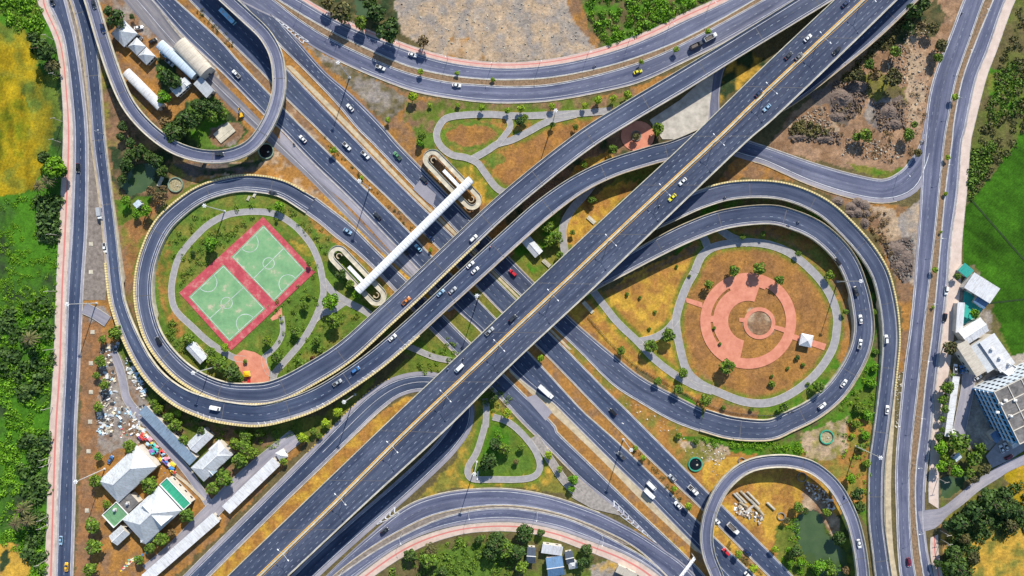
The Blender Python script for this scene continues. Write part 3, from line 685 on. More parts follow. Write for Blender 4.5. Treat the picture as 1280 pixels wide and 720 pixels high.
# between left roads and loops
cover([(108, -40), (150, -40), (150, 20), (160, 90), (200, 190), (345, 180), (400, 230), (480, 320), (420, 275), (350, 235), (290, 222), (225, 243), (185, 300), (170, 400), (150, 360), (128, 200), (120, 100)], 'soil', 'drygreen', .42)
cover([(150, 318), (175, 318), (172, 345), (158, 358)], 'soil', 'redsoil', .5)
cover([(160, 255), (200, 250), (182, 295), (172, 340), (158, 330), (155, 280)], 'redsoil', 'drygreen', .35)
cover([(143, 250), (195, 240), (182, 272), (148, 280)], 'green', 'lush', .5)
cover([(136, 185), (215, 190), (210, 240), (160, 250), (142, 230)], 'dark', 'soil', .35)
cover([(228, 205), (330, 200), (345, 186), (390, 220), (430, 280), (400, 262), (350, 232), (290, 219), (240, 228)], 'orange', 'bare', .35)
cover([(215, 205), (300, 203), (330, 200), (320, 214), (240, 222)], 'greyheap', 'dark', .4)
cover([(128, 50), (150, 130), (190, 180), (160, 185), (140, 160), (132, 110)], 'soil', 'dark', .35)
# north-west compound
cover([(115, -40), (180, -40), (345, 130), (340, 165), (300, 188), (240, 190), (190, 152), (152, 95), (128, 20)], 'orange', 'soil', .45)
cover([(120, -5), (165, -5), (215, 45), (210, 60), (150, 30)], 'soil', 'gravel', .5)
cover([(195, 72), (215, 78), (235, 110), (205, 118), (195, 95)], 'dark', 'lush', .3)
cover([(200, 165), (235, 128), (262, 118), (300, 150), (312, 165), (290, 187), (240, 190), (215, 178)], 'dark', 'lawn', .45)
cover([(238, 165), (262, 145), (300, 158), (285, 183), (250, 188)], 'lawn', 'lush', .4)
cover([(262, 160), (298, 152), (306, 168), (288, 184), (268, 182)], 'soil', 'gravel', .4)
cover([(150, -30), (230, -30), (330, 100), (420, 210), (430, 262), (330, 150), (215, 55)], 'gravel', 'concrete', .5)
cover([(260, 84), (275, 95), (330, 150), (345, 172), (340, 178), (300, 140), (262, 100)], 'soil', 'concrete', .5)
# highway corridor
cover([(190, -40), (330, -40), (735, 385), (1000, 730), (1000, 760), (870, 740), (600, 440), (320, 165)], 'orange', 'soil', .35)
cover([(205, -40), (260, -40), (420, 205), (360, 140)], 'soil', 'bare', .4)
cover([(340, 60), (350, 90), (420, 165), (530, 260), (580, 300), (640, 360), (600, 360), (500, 240), (400, 140)], 'soil', 'scrub', .5)
cover([(548, 388), (620, 462), (700, 545), (770, 620), (870, 700), (830, 700), (700, 560), (560, 410)], 'orange', 'ochre', .4)
cover([(482, 318), (500, 330), (560, 388), (555, 394), (490, 328), (420, 262), (400, 240), (410, 246)], 'ochre', 'orange', .4)
# north island between the diverging roads
cover([(375, 52), (440, 90), (520, 118), (600, 132), (680, 132), (790, 112), (880, 75), (745, 180), (640, 240), (600, 285), (500, 185), (420, 100)], 'orange', 'soil', .45)
cover([(375, 52), (430, 82), (512, 122), (505, 135), (482, 155), (440, 110)], 'gravel', 'scrub', .55)
cover([(508, 125), (800, 120), (790, 140), (740, 146), (640, 140), (560, 142), (535, 180), (505, 150)], 'soil', 'green', .55)
cover([(518, 158), (545, 165), (545, 190), (522, 182)], 'lawn', 'green', .5)
cover(ell(592, 169, 41, 19), 'drygreen', 'lawn', .5)
cover(ell(590, 169, 33, 13), 'redsoil', 'orange', .5)
cover([(602, 196), (632, 182), (660, 160), (700, 150), (755, 148), (742, 175), (690, 205), (632, 238), (615, 215)], 'orange', 'redsoil', .45)
cover([(602, 196), (625, 190), (632, 200), (618, 214)], 'drygreen', 'lawn', .5)
cover([(590, 205), (612, 232), (640, 248), (612, 262), (560, 205)], 'ochre', 'green', .5)
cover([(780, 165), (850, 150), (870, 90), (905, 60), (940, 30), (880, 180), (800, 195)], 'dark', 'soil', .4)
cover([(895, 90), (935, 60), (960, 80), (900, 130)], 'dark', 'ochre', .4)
# beyond the top road
cover([(360, -200), (500, -200), (508, 50), (470, 38), (400, 10)], 'scrub', 'dark', .5)
cover([(492, -200), (705, -200), (722, 10), (740, 30), (752, 45), (740, 66), (690, 74), (640, 77), (580, 76), (545, 68), (505, 45), (495, 15)], 'bare', 'gravel', .5)
cover([(692, -60), (712, -60), (730, 20), (752, 45), (748, 62), (735, 48), (715, 25)], 'orange', 'soil', .5)
cover([(562, 45), (600, 52), (606, 76), (590, 78), (555, 70)], 'orange', 'bare', .6)
cover([(725, -200), (1000, -200), (900, 0), (845, 26), (790, 48), (757, 60), (738, 35), (726, 5)], 'lush', 'scrub', .5)
# north-east wasteland
cover([(1040, 100), (1160, -60), (1240, -60), (1190, 40), (1168, 110), (1156, 172), (1145, 200), (1115, 222), (1070, 214), (960, 186), (985, 145)], 'rubble', 'soil', .45)
cover([(1120, 30), (1170, 0), (1185, 20), (1160, 50), (1120, 60), (1080, 70)], 'scrub', 'dark', .4)
cover([(1135, 45), (1160, 45), (1160, 110), (1150, 160), (1138, 180), (1132, 120)], 'rubble', 'bare', .5)
cover([(1010, 118), (1045, 100), (1075, 130), (1060, 158), (1035, 150)], 'greyheap', 'scrub', .35)
cover([(985, 148), (1035, 128), (1050, 165), (1020, 175), (985, 165)], 'soil', 'bare', .5)
cover([(1060, 100), (1100, 90), (1130, 110), (1135, 130), (1100, 125), (1070, 118)], 'drygreen', 'scrub', .4)
cover([(1085, 125), (1130, 120), (1130, 160), (1100, 165), (1080, 150)], 'gravel', 'greyheap', .5)
cover([(1060, 203), (1115, 215), (1140, 200), (1148, 185), (1150, 200), (1120, 224), (1072, 216)], 'drygreen', 'lush', .4)
# between slip road and right loops
cover([(930, 185), (965, 200), (1050, 232), (1100, 252), (1150, 262), (1150, 360), (1140, 440), (1120, 480), (1128, 400), (1118, 350), (1095, 295), (1050, 250), (1000, 228), (930, 222), (890, 240)], 'orange', 'soil', .5)
cover([(1120, 275), (1151, 245), (1148, 330), (1142, 358), (1118, 320)], 'gravel', 'bare', .4)
cover([(1085, 255), (1120, 262), (1125, 290), (1138, 330), (1120, 340), (1100, 300)], 'bare', 'soil', .5)
cover([(1104, 300), (1141, 296), (1142, 345), (1130, 356), (1115, 335)], 'greyheap', 'gravel', .35)
# right loop: outer ring and the park inside
cover(ell(955, 400, 150, 160), 'lush', 'scrub', .5)
cover([(1000, 545), (1060, 500), (1092, 430), (1097, 520), (1088, 600), (1088, 660), (1070, 640), (1040, 590), (1000, 565)], 'green', 'lush', .5)
cover([(1052, 262), (1092, 330), (1098, 420), (1090, 420), (1082, 350), (1050, 290), (1020, 265)], 'dark', 'lush', .4)
cover(ell(945, 403, 122, 130), 'orange', 'soil', .42, sc='b')
cover(ell(945, 403, 128, 133)[2:8] + ell(950, 398, 98, 103)[7:1:-1], 'drygreen', 'lush', .5)
cover(ell(945, 403, 126, 131)[20:27] + ell(950, 398, 98, 103)[26:19:-1], 'drygreen', 'orange', .5)
cover([(700, 385), (750, 372), (800, 335), (880, 305), (850, 350), (845, 395), (850, 450), (870, 495), (840, 490), (790, 455), (740, 415)], 'ochre', 'orange', .5)
cover([(735, 370), (768, 360), (880, 300), (965, 280), (1000, 290), (960, 300), (890, 306), (800, 345), (750, 380)], 'orange', 'soil', .5)
cover(ell(950, 400, 94, 98), 'redsoil', 'orange', .5, sc='b')
cover(ell(949, 404, 20, 20), 'soil', 'bare', .45)
# south-east corridor
cover([(715, 410), (740, 445), (790, 488), (850, 528), (900, 548), (960, 560), (990, 556), (1040, 535), (1090, 520), (1085, 640), (1060, 620), (1020, 575), (960, 562), (920, 585), (895, 620), (888, 650), (760, 520), (700, 450)], 'orange', 'drygreen', .45)
cover([(890, 545), (1000, 552), (1000, 572), (940, 568), (890, 565), (850, 545)], 'lush', 'green', .5)
cover([(845, 550), (900, 553), (915, 566), (890, 580), (860, 570)], 'bare', 'drygreen', .4)
cover([(1000, 543), (1058, 520), (1060, 560), (1040, 575), (1005, 572)], 'bare', 'drygreen', .4)
cover([(880, 575), (925, 572), (918, 592), (895, 618), (880, 605)], 'ochre', 'orange', .4)
# inside the bottom-right loop
cover(ell(978, 668, 92, 92), 'orange', 'ochre', .45)
cover([(970, 660), (1000, 650), (1005, 700), (1000, 730), (970, 700)], 'drygreen', 'green', .5)
cover([(1010, 640), (1070, 645), (1085, 740), (995, 740), (1000, 690)], 'green', 'dark', .5)
cover([(1002, 610), (1035, 625), (1052, 660), (1048, 675), (1030, 655), (1005, 640)], 'soil', 'bare', .5)
cover([(900, 640), (930, 700), (990, 740), (960, 700)], 'orange', 'bare', .4)
# right margin
cover([(1218, -200), (BIG, -BIG), (BIG, BIG), (1170, BIG), (1180, 700), (1176, 560), (1195, 430), (1205, 260)], 'scrub', 'green', .5, sc='b')
cover([(1232, 85), (1262, 90), (1275, 110), (1265, 140), (1235, 120)], 'lush', 'drygreen', .35)
cover([(1240, 220), (1285, 155), (3000, -200), (3000, 600), (1285, 470), (1262, 440), (1240, 380), (1232, 350), (1206, 335), (1204, 262), (1218, 245)], 'paddy')
cover([(1200, 455), (1290, 440), (1290, 560), (1195, 560)], 'gravel', 'concrete', .5)
cover([(1186, 380), (1215, 330), (1225, 340), (1240, 400), (1230, 470), (1200, 500), (1180, 540), (1188, 450)], 'scrub', 'gravel', .5)
cover([(1255, 590), (1290, 575), (1290, 640), (1262, 620)], 'rice', 'ochre', .4)
cover([(1178, 650), (1235, 600), (1262, 620), (1285, 650), (1300, 760), (1180, 760)], 'drygreen', 'dark', .5)
cover([(1205, 680), (1290, 655), (1290, 760), (1225, 760)], 'ochre', 'drygreen', .45)
cover([(1176, 655), (1192, 650), (1190, 700), (1178, 690)], 'ochre', 'soil', .5)
# left loop park
cover(ell(290, 360, 125, 140) , 'green', 'drygreen', .45)
cover([(225, 255), (320, 235), (400, 270), (430, 300), (480, 350), (520, 372), (490, 400), (440, 440), (380, 472), (300, 484), (235, 468), (195, 410), (190, 340)], 'drygreen', 'lawn', .55)
cover([(385, 255), (400, 268), (470, 335), (500, 365), (490, 372), (440, 322), (385, 280)], 'drygreen', 'orange', .5)
cover([(345, 285), (395, 320), (400, 345), (380, 370), (370, 350), (395, 340)], 'ochre', 'green', .5)
cover([(330, 385), (400, 335), (405, 380), (360, 450), (335, 470), (338, 440)], 'lawn', 'green', .4)
cover([(196, 330), (215, 300), (222, 330), (218, 380), (235, 410), (225, 425), (205, 400)], 'orange', 'green', .45)
# between the two arms, and under the main flyover
cover([(400, 545), (520, 440), (640, 320), (780, 215), (850, 200), (830, 215), (680, 360), (560, 470), (500, 480), (440, 510), (400, 548)], 'drygreen', 'green', .5)
cover([(700, 305), (712, 262), (760, 232), (800, 225), (720, 310)], 'ochre', 'orange', .5)
cover([(640, 300), (700, 262), (705, 300), (690, 345), (668, 340), (640, 318)], 'lush', 'drygreen', .5)
cover([(640, 250), (790, 150), (800, 195), (720, 225), (650, 285)], 'soil', 'dark', .4)
cover([(720, 205), (760, 190), (770, 205), (700, 240)], 'ochre', 'orange', .5)
cover([(548, 395), (602, 450), (580, 468), (540, 448), (510, 430)], 'drygreen', 'lawn', .5)
# strip left of main flyover
cover([(248, 740), (285, 690), (345, 632), (400, 578), (450, 536), (480, 512), (520, 492), (540, 492), (480, 550), (330, 700), (290, 740)], 'ochre', 'orange', .55)
# south of the U turn
cover([(585, 500), (620, 500), (700, 590), (740, 630), (700, 618), (640, 608), (560, 612), (520, 625), (570, 575)], 'ochre', 'drygreen', .6)
cover([(595, 525), (630, 522), (660, 560), (672, 592), (590, 600), (590, 580)], 'lawn', 'green', .4)
cover([(612, 520), (640, 540), (630, 575), (600, 575)], 'lush', 'lawn', .4)
# bottom edge
cover([(440, 745), (470, 720), (520, 690), (580, 670), (640, 664), (700, 674), (790, 720), (830, 760), (440, 800)], 'green', 'scrub', .5)
cover([(545, 690), (600, 680), (630, 700), (600, 740), (540, 740)], 'lawn', 'green', .4)
cover([(740, 705), (775, 700), (800, 725), (740, 730)], 'gravel', 'ochre', .4)
# south-west compound
cover([(98, 375), (135, 372), (160, 430), (215, 505), (320, 540), (400, 535), (330, 610), (220, 720), (200, 760), (95, 760), (100, 540)], 'orange', 'soil', .4)
cover([(98, 375), (128, 400), (122, 540), (115, 740), (93, 740), (100, 540)], 'reddirt', 'soil', .45)
cover([(104, 380), (130, 385), (140, 400), (112, 405)], 'gravel')
cover([(125, 430), (165, 430), (190, 480), (185, 520), (175, 560), (150, 560), (122, 570)], 'soil', 'gravel', .55)
cover([(150, 410), (180, 455), (215, 505), (200, 520), (170, 480), (148, 440)], 'dark', 'green', .4)
cover([(205, 505), (310, 535), (390, 530), (330, 570), (250, 620), (215, 560)], 'green', 'soil', .5)
cover([(330, 520), (400, 520), (470, 470), (460, 490), (400, 548), (360, 560)], 'green', 'drygreen', .5)

# ponds sink below the sheet
PONDS = [([(992, 650), (1000, 642), (1018, 640), (1028, 648), (1033, 665), (1042, 680), (1055, 690), (1062, 712), (1055, 740), (1018, 740), (1020, 715), (1010, 698), (998, 680), (992, 665)], 'green pond inside the bottom right ramp'),
         ([(1176, 596), (1196, 597), (1212, 594), (1205, 606), (1190, 620), (1176, 625)], 'small green pond beside the side lane'),
         ([(165, 208), (185, 205), (194, 210), (190, 226), (178, 242), (160, 243), (153, 232)], 'murky green pond left of the curled ramp'),
         ([(444, 0), (470, 0), (462, 22), (446, 18)], 'dark pond among trees beyond the top road')]
GZ = np.zeros(GX.shape)
GZ += (vnoise(PX, PY, 6, 31) - .5) * .03
for poly, _ in PONDS:
    m = in_poly(WX, WY, poly); GZ[m] = -1.2; 
hv = np.stack([GX, GY, np.minimum(GZ, 0.0)], -1).reshape(-1, 3)
ny, nx = GX.shape
idx = np.arange(ny * nx).reshape(ny, nx)
fa = np.stack([idx[:-1, :-1], idx[:-1, 1:], idx[1:, 1:], idx[1:, :-1]], -1).reshape(-1, 4)
me = bpy.data.meshes.new('ground')
me.vertices.add(len(hv)); me.vertices.foreach_set('co', hv.ravel())
me.loops.add(fa.size); me.loops.foreach_set('vertex_index', fa.ravel().astype(np.int32))
me.polygons.add(len(fa)); me.polygons.foreach_set('loop_start', np.arange(0, fa.size, 4, dtype=np.int32)); me.polygons.foreach_set('loop_total', np.full(len(fa), 4, dtype=np.int32))
me.update(); me.validate()
# small-scale variation of cover density baked as material colour
vr = 1 + (vnoise(PX, PY, 2.6, 21) - .5) * .34 + (vnoise(PX, PY, 7, 22) - .5) * .24
pad = in_poly(WX, WY, [(1204, 262), (1240, 220), (1285, 155), (1400, 155), (1400, 480), (1285, 470), (1240, 380), (1206, 335)])
rows_ = 1 + .10 * np.sin((PX * .78 + PY * .62) * 1.9) + (vnoise(PX * .25 + PY * .2, PY * 1.3 - PX, 10, 55) - .5) * .5 + (vnoise(PX, PY, 28, 56) - .5) * .7
vr = np.where(pad, vr * rows_, vr)
fld = in_poly(WX, WY, [(-40, 30), (30, 35), (72, 100), (76, 160), (40, 240), (-40, 250)])
vr = np.where(fld, vr * (1 + .10 * np.sin((PX * .9 - PY * .35) * 1.5) + (vnoise(PX * 2, PY * .6, 14, 57) - .5) * .7), vr)
cc = np.clip(Cc * vr[..., None], 0, 1)
ca = me.color_attributes.new('cover', 'FLOAT_COLOR', 'POINT')
ca.data.foreach_set('color', np.concatenate([cc.reshape(-1, 3), np.ones((ny * nx, 1))], 1).ravel().astype(np.float32))
m, t, b = newmat('ground_cover')
vc = t.nodes.new("ShaderNodeVertexColor"); vc.layer_name = 'cover'
p = geopos(t)
n1 = ramp(t, noise(t, p, 0.7, 7, 0.8), [(0.30, (0.42, .44, .42)), (0.48, (.95,) * 3), (0.70, (1.6, 1.55, 1.45))])
c = mixc(t, .8, vc.outputs[0], n1, 'MULTIPLY')
n2 = ramp(t, noise(t, p, .16, 5, 0.7, .6), [(0.3, (.78, .80, .84)), (0.7, (1.22, 1.18, 1.05))])
c = mixc(t, .9, c, n2, 'MULTIPLY')
t.links.new(c, b.inputs["Base Color"]); b.inputs["Roughness"].default_value = 0.95; b.inputs["Specular IOR Level"].default_value = 0.1
bp = t.nodes.new("ShaderNodeBump"); bp.inputs["Strength"].default_value = 1.0; bp.inputs["Distance"].default_value = 0.35
t.links.new(noise(t, p, 0.9, 6, 0.75), bp.inputs["Height"]); t.links.new(bp.outputs[0], b.inputs["Normal"])
me.materials.append(m)
go = bpy.data.objects.new('ground', me); COL.objects.link(go); tag(go, 'dry orange and green ground under the whole interchange', kind='structure')

# water
m, t, b = newmat('pond_water')
c = ramp(t, noise(t, geopos(t), .12, 4), [(0.3, (0.04, 0.075, 0.03)), (0.7, (0.07, 0.11, 0.045))])
t.links.new(c, b.inputs["Base Color"]); b.inputs["Roughness"].default_value = 0.12
bp = t.nodes.new("ShaderNodeBump"); bp.inputs["Strength"].default_value = .15; t.links.new(noise(t, geopos(t), 1.5, 3), bp.inputs["Height"]); t.links.new(bp.outputs[0], b.inputs["Normal"])
M['water'] = m
for poly, lab in PONDS:
    cx = sum(p[0] for p in poly) / len(poly); cy = sum(p[1] for p in poly) / len(poly)
    v = [W(cx + (p[0] - cx) * 1.15 , cy + (p[1] - cy) * 1.15, -0.35) for p in poly]
    tag(mobj('pond', v, [tuple(range(len(v)))][:1], M['water']), lab, kind='structure')

# ---- paths and paved areas of the parks ----------------------------------------
_pz = [0.06]
PATHC = []
def path(label, pts, w, mat='path'):
    _pz[0] += .012
    if mat == 'path': PATHC.append((pts, w))
    ln = from_centre(pts, w, step=1.5)
    o = strip('path', ln.L, ln.R, M[mat], dz=_pz[0]); tag(o, label, kind='structure')
    for f in (0, 1): sweep('path_edge', ln.lat(f, 0), [(-.12, -.2), (.12, -.2), (.12, .06), (-.12, .06)], M['conc'], o, dz=_pz[0])
    return ln
def pave(label, poly, mat, name='paving', z=None):
    _pz[0] += .012; z = _pz[0] if z is None else z
    v = [W(p[0], p[1], z) for p in poly]
    bm = bmesh.new(); bv = [bm.verts.new(q) for q in v]; bm.faces.new(bv); bmesh.ops.triangulate(bm, faces=bm.faces[:]); 
    for f in bm.faces:
        if f.normal.z < 0: f.normal_flip()
    me = bpy.data.meshes.new(name); bm.to_mesh(me); bm.free(); me.materials.append(M[mat])
    o = bpy.data.objects.new(name, me); COL.objects.link(o); return tag(o, label, kind='structure')
# left park
path('grey jogging path round the sports court', [(306, 449), (290, 446), (262, 428), (241, 409), (220, 388), (214.5, 367), (217, 343), (226, 318), (250, 290), (268, 276), (290, 267), (320, 264.5), (345, 268), (368, 282), (387, 303), (397, 323), (402, 342), (404, 368), (393, 400), (377, 427), (356, 452), (344, 466), (341, 478)], 7.5)
path('grey path branch south of the triangular tree island', [(404, 350), (415, 364), (430, 375), (445, 383), (455, 388), (468, 398), (480, 412)], 8)
path('grey path branch west of the triangular tree island', [(430, 378), (415, 388), (403, 391), (393, 400)], 8)
path('short grey path from the court to the orange plaza', [(352, 395), (353.5, 415), (347, 430), (338, 440), (330, 448), (335, 465), (345, 470)], 6)
M['orange'] = brick_mat('orange_paving', (0.46, 0.155, 0.095), (0.62, 0.26, 0.17), False)
pave('orange paved playground plaza at the south of the left park', [(292, 446), (304, 437), (318, 440), (330, 447), (336, 462), (337, 479), (300, 480), (305, 470), (296, 458)], 'orange')
pave('small orange apron beside the sports court', [(338, 398), (352, 384), (353, 396), (340, 401)], 'orange')
# sports court (flat slab)
def court_red():
    m, t, b = newmat('court_red'); p = geopos(t)
    c = ramp(t, noise(t, p, .22, 6, .75), [(.32, (.30, .035, .05)), (.52, (.43, .06, .08)), (.62, (.46, .16, .15)), (.72, (.42, .34, .30))])
    t.links.new(c, b.inputs["Base Color"]); b.inputs["Roughness"].default_value = .85; return m
M['court_red'] = court_red()
def court_green():
    m, t, b = newmat('court_green'); p = geopos(t)
    c = ramp(t, noise(t, p, .15, 6, .7), [(.36, (.125, .27, .13)), (.52, (.17, .34, .16)), (.60, (.22, .34, .18)), (.66, (.42, .40, .28))])
    t.links.new(c, b.inputs["Base Color"]); b.inputs["Roughness"].default_value = .8; return m
M['court_green'] = court_green()
def slab(name, poly, z0, z1, mat, parent=None):
    mb = MB(); pp = [W(p[0], p[1]) for p in poly]
    a = sum(pp[i][0] * pp[(i + 1) % len(pp)][1] - pp[(i + 1) % len(pp)][0] * pp[i][1] for i in range(len(pp)))
    if a < 0: pp = pp[::-1]
    mb.prism(pp, z0, z1); return mb.obj(name, M[mat], parent)
court = slab('sports_court', [(329, 271), (394, 340), (289, 438), (224, 366)], 0, .25, 'court_red')
tag(court, 'weathered green and red double sports court in the left park', 'sports court')
for k, cor in enumerate(([(329.5, 281), (382, 338), (343, 377), (289.5, 321)], [(279.5, 330.5), (332, 386), (287, 427), (236, 371)])):
    _c = [np.array(W(*q)[:2]) for q in cor]
    cp = slab('playing_field', cor, .25, .262, 'court_green', court)
    # white lines: border, halfway line, centre circle, two goal arcs
    mk = Marks(); z = .27
    def seg(a, b, w=.12):
        d = b - a; nn = np.array([-d[1], d[0]]) / np.linalg.norm(d) * w; mk.quad([a - nn, b - nn, b + nn, a + nn], z, 0)
    ins = [c_ + (sum(_c) / 4 - c_) * .05 for c_ in _c]
    for i in range(4): seg(ins[i], ins[(i + 1) % 4])
    # long direction is 0->1 (corner order), halfway across it
    m1 = (ins[0] + ins[1]) / 2; m2 = (ins[2] + ins[3]) / 2; seg(m1, m2)
    ctr = (m1 + m2) / 2
    for i in range(24):
        t0, t1 = 2 * math.pi * i / 24, 2 * math.pi * (i + 1) / 24
        seg(ctr + np.array([math.cos(t0), math.sin(t0)]) * 3, ctr + np.array([math.cos(t1), math.sin(t1)]) * 3)
    for (a, b) in ((ins[0], ins[3]), (ins[1], ins[2])):
        g = (a + b) / 2; d = (b - a) / np.linalg.norm(b - a); nn = (ctr - g) / np.linalg.norm(ctr - g)
        for i in range(12):
            t0, t1 = math.pi * i / 12, math.pi * (i + 1) / 12
            seg(g + d * math.cos(t0) * 5 + nn * math.sin(t0) * 5.5, g + d * math.cos(t1) * 5 + nn * math.sin(t1) * 5.5)
    mk.obj('court_lines', court)
# right park
path('grey ring path round the circular plaza', [(868, 340), (877, 320), (892, 309), (915, 304), (940, 303), (965, 307), (990, 318), (1015, 339), (1033, 361), (1044, 385), (1046, 408), (1040, 437), (1020, 467), (992, 490), (962, 503), (930, 502), (895, 489), (873, 478), (858, 462), (850, 435), (845, 405), (848, 385), (858, 358), (868, 340)], 9.5)
path('grey path from beneath the flyover along the southern trees', [(735, 355), (752, 378), (772, 403), (797, 427), (816, 447), (840, 466), (868, 482), (890, 489)], 8.5)
path('short grey link between two paths in the right park', [(797, 427), (815, 423), (832, 414), (846, 398)], 8.5)
path('short grey path at the north of the right park', [(885, 310), (880, 298), (872, 285)], 9)
path('grey path at the north tip joining the ring', [(935, 304), (915, 297), (900, 287)], 9)
pave('orange link paving west of the circular plaza', [(857, 372), (858, 378), (878, 385), (878, 378)], 'orange')
pave('orange link paving east of the circular plaza', [(990, 417), (990, 424), (1030, 438), (1033, 430)], 'orange')
def ring(label, cx, cy, r0, r1, a0, a1, mat, z):
    n = max(8, int((a1 - a0) / 5)); v = []; f = []
    for i in range(n + 1):
        t = math.radians(a0 + (a1 - a0) * i / n)
        for r in (r0, r1): x, y, _ = W(cx, cy); v.append((x + r * S * math.cos(t), y + r * S * math.sin(t), z))
    f = [(2 * i, 2 * i + 1, 2 * i + 3, 2 * i + 2) for i in range(n)]
    return tag(mobj('plaza_paving', v, f, M[mat]), label, kind='structure')
ring('wide orange ring of the circular plaza', 935, 401, 47, 60, 0, 360, 'orange', .30)
ring('filled orange half of the circular plaza', 935, 401, 25, 44, 72, 258, 'orange', .30)
ring('orange gap filler at the north of the plaza', 935, 401, 44, 47.2, 62, 120, 'orange', .295)
ring('orange gap filler at the south of the plaza', 935, 401, 44, 47.2, 215, 258, 'orange', .295)
ring('orange gap filler at the west of the plaza', 935, 401, 44, 47.2, 172, 182, 'orange', .295)
ring('small orange ring at the middle of the plaza', 949, 404, 15, 20, 0, 360, 'orange', .31)
pave('orange spoke east of the small ring', [(967, 406), (967, 411), (984, 417), (986, 411)], 'orange', z=.292)
pave('orange spoke west of the small ring', [(924, 397), (924, 402), (931, 403), (931, 398)], 'orange', z=.292)
# north park
path('light path loop at the top park', [(640, 243), (622, 236), (606, 216), (597, 204), (582, 197), (566, 194), (552, 184), (546, 172), (548, 160), (558, 148), (580, 144), (610, 143), (650, 145), (700, 143), (735, 141), (765, 138)], 8)
path('light path crossing the top park', [(590, 199), (608, 189), (622, 180), (640, 175), (660, 165), (685, 152), (720, 143)], 8)
path('light path link beside the red soil oval', [(635, 146), (638, 158), (632, 168), (622, 180)], 7)
pave('orange round plaza beneath the inner ramp', [(x, y) for x, y in ell(797, 170, 21, 19)], 'orange')
pave('beige concrete yard between ramps at the top', [(828, 174), (812, 150), (850, 125), (880, 98), (892, 95), (885, 150), (880, 162), (845, 174)], 'conc')
# middle
path('grey path between the ramps and the main flyover', [(745, 225), (732, 242), (714, 263), (704, 283), (704, 303), (708, 322)], 9)
path('grey path curving under the ramps near the U turn', [(500, 428), (520, 437), (545, 447), (570, 452), (590, 462)], 7)
path('grey path round the teardrop lawn', [(606, 531), (604, 540), (596, 565), (585, 585), (590, 598), (620, 599), (650, 599), (668, 595), (675, 583), (670, 565), (658, 548), (643, 533), (630, 525), (616, 521)], 7.5)
path('short grey path stub north of the teardrop lawn', [(607, 498), (608, 512), (607, 534)], 7.5)
path('grey path running towards the gore', [(668, 545), (690, 578), (705, 600), (725, 620)], 10, 'gravel')
pave('concrete apron at the gore of the bottom slip roads', [(722, 598), (765, 632), (778, 645), (740, 636), (715, 622)], 'gravel')
# south-west compound lanes
path('lilac grey service lane beside the long white roof', [(185, 715), (215, 690), (262, 642), (300, 603), (345, 565), (370, 545)], 20, 'shoulder')
path('lilac grey lane between the junk yard and the houses', [(142, 440), (150, 460), (155, 480), (160, 500), (180, 525), (205, 555), (235, 590), (262, 630)], 10, 'shoulder')
path('pale wall edged track above the service lane', [(216, 590), (235, 605), (256, 625)], 3, 'conc_y')
path('gravel patch road west of the outer ramp', [(105, 385), (120, 392), (135, 402)], 14, 'shoulder')
path('grey yard lane at the right-hand workshops', [(1212, 455), (1208, 490), (1200, 530), (1196, 548)], 16, 'shoulder')
M['teal'] = flat('teal_floor', (0.03, 0.36, 0.30), .7, .25, .3)
pave('teal green floor of the workshop court', [(1206, 362), (1231, 381), (1216, 405), (1204, 409), (1203, 380)], 'teal')
pave('grey concrete yard beside the side lane', [(1232, 570), (1254, 545), (1285, 535), (1285, 560), (1262, 575), (1240, 585)], 'path')

# greener grass along the watered path edges and worn soil under the ramps
d2 = np.full(GX.shape, 1e9)
for pts, w in PATHC:
    A = spline([(p[0], p[1], 0) for p in pts], 4)
    for q in A:
        i0, i1 = np.searchsorted(gx, (q[0] - 652) * S), np.searchsorted(gx, (q[0] - 628) * S); j0, j1 = np.searchsorted(gy, (348 - q[1]) * S), np.searchsorted(gy, (372 - q[1]) * S)
        d2[j0:j1, i0:i1] = np.minimum(d2[j0:j1, i0:i1], np.hypot(PX[j0:j1, i0:i1] - q[0], PY[j0:j1, i0:i1] - q[1]))
wgt = np.clip(1 - (d2 - 7) / 5.0, 0, 1) * np.clip((sml + med) * 1.6 - .7, 0, 1)
for _m in (in_poly(PX, PY, [(190, 230), (560, 230), (560, 480), (190, 480)]) | in_poly(PX, PY, [(535, 135), (780, 135), (640, 260), (560, 260)]) | in_poly(PX, PY, [(720, 260), (1080, 260), (1080, 540), (720, 540)]) | in_poly(PX, PY, [(570, 490), (700, 490), (700, 610), (570, 610)]),):
    wgt = (wgt * _m * .85)[..., None]
cc = cc * (1 - wgt) + np.array([.10, .17, .018]) * wgt
go.data.color_attributes['cover'].data.foreach_set('color', np.concatenate([cc.reshape(-1, 3), np.ones((ny * nx, 1))], 1).ravel().astype(np.float32))

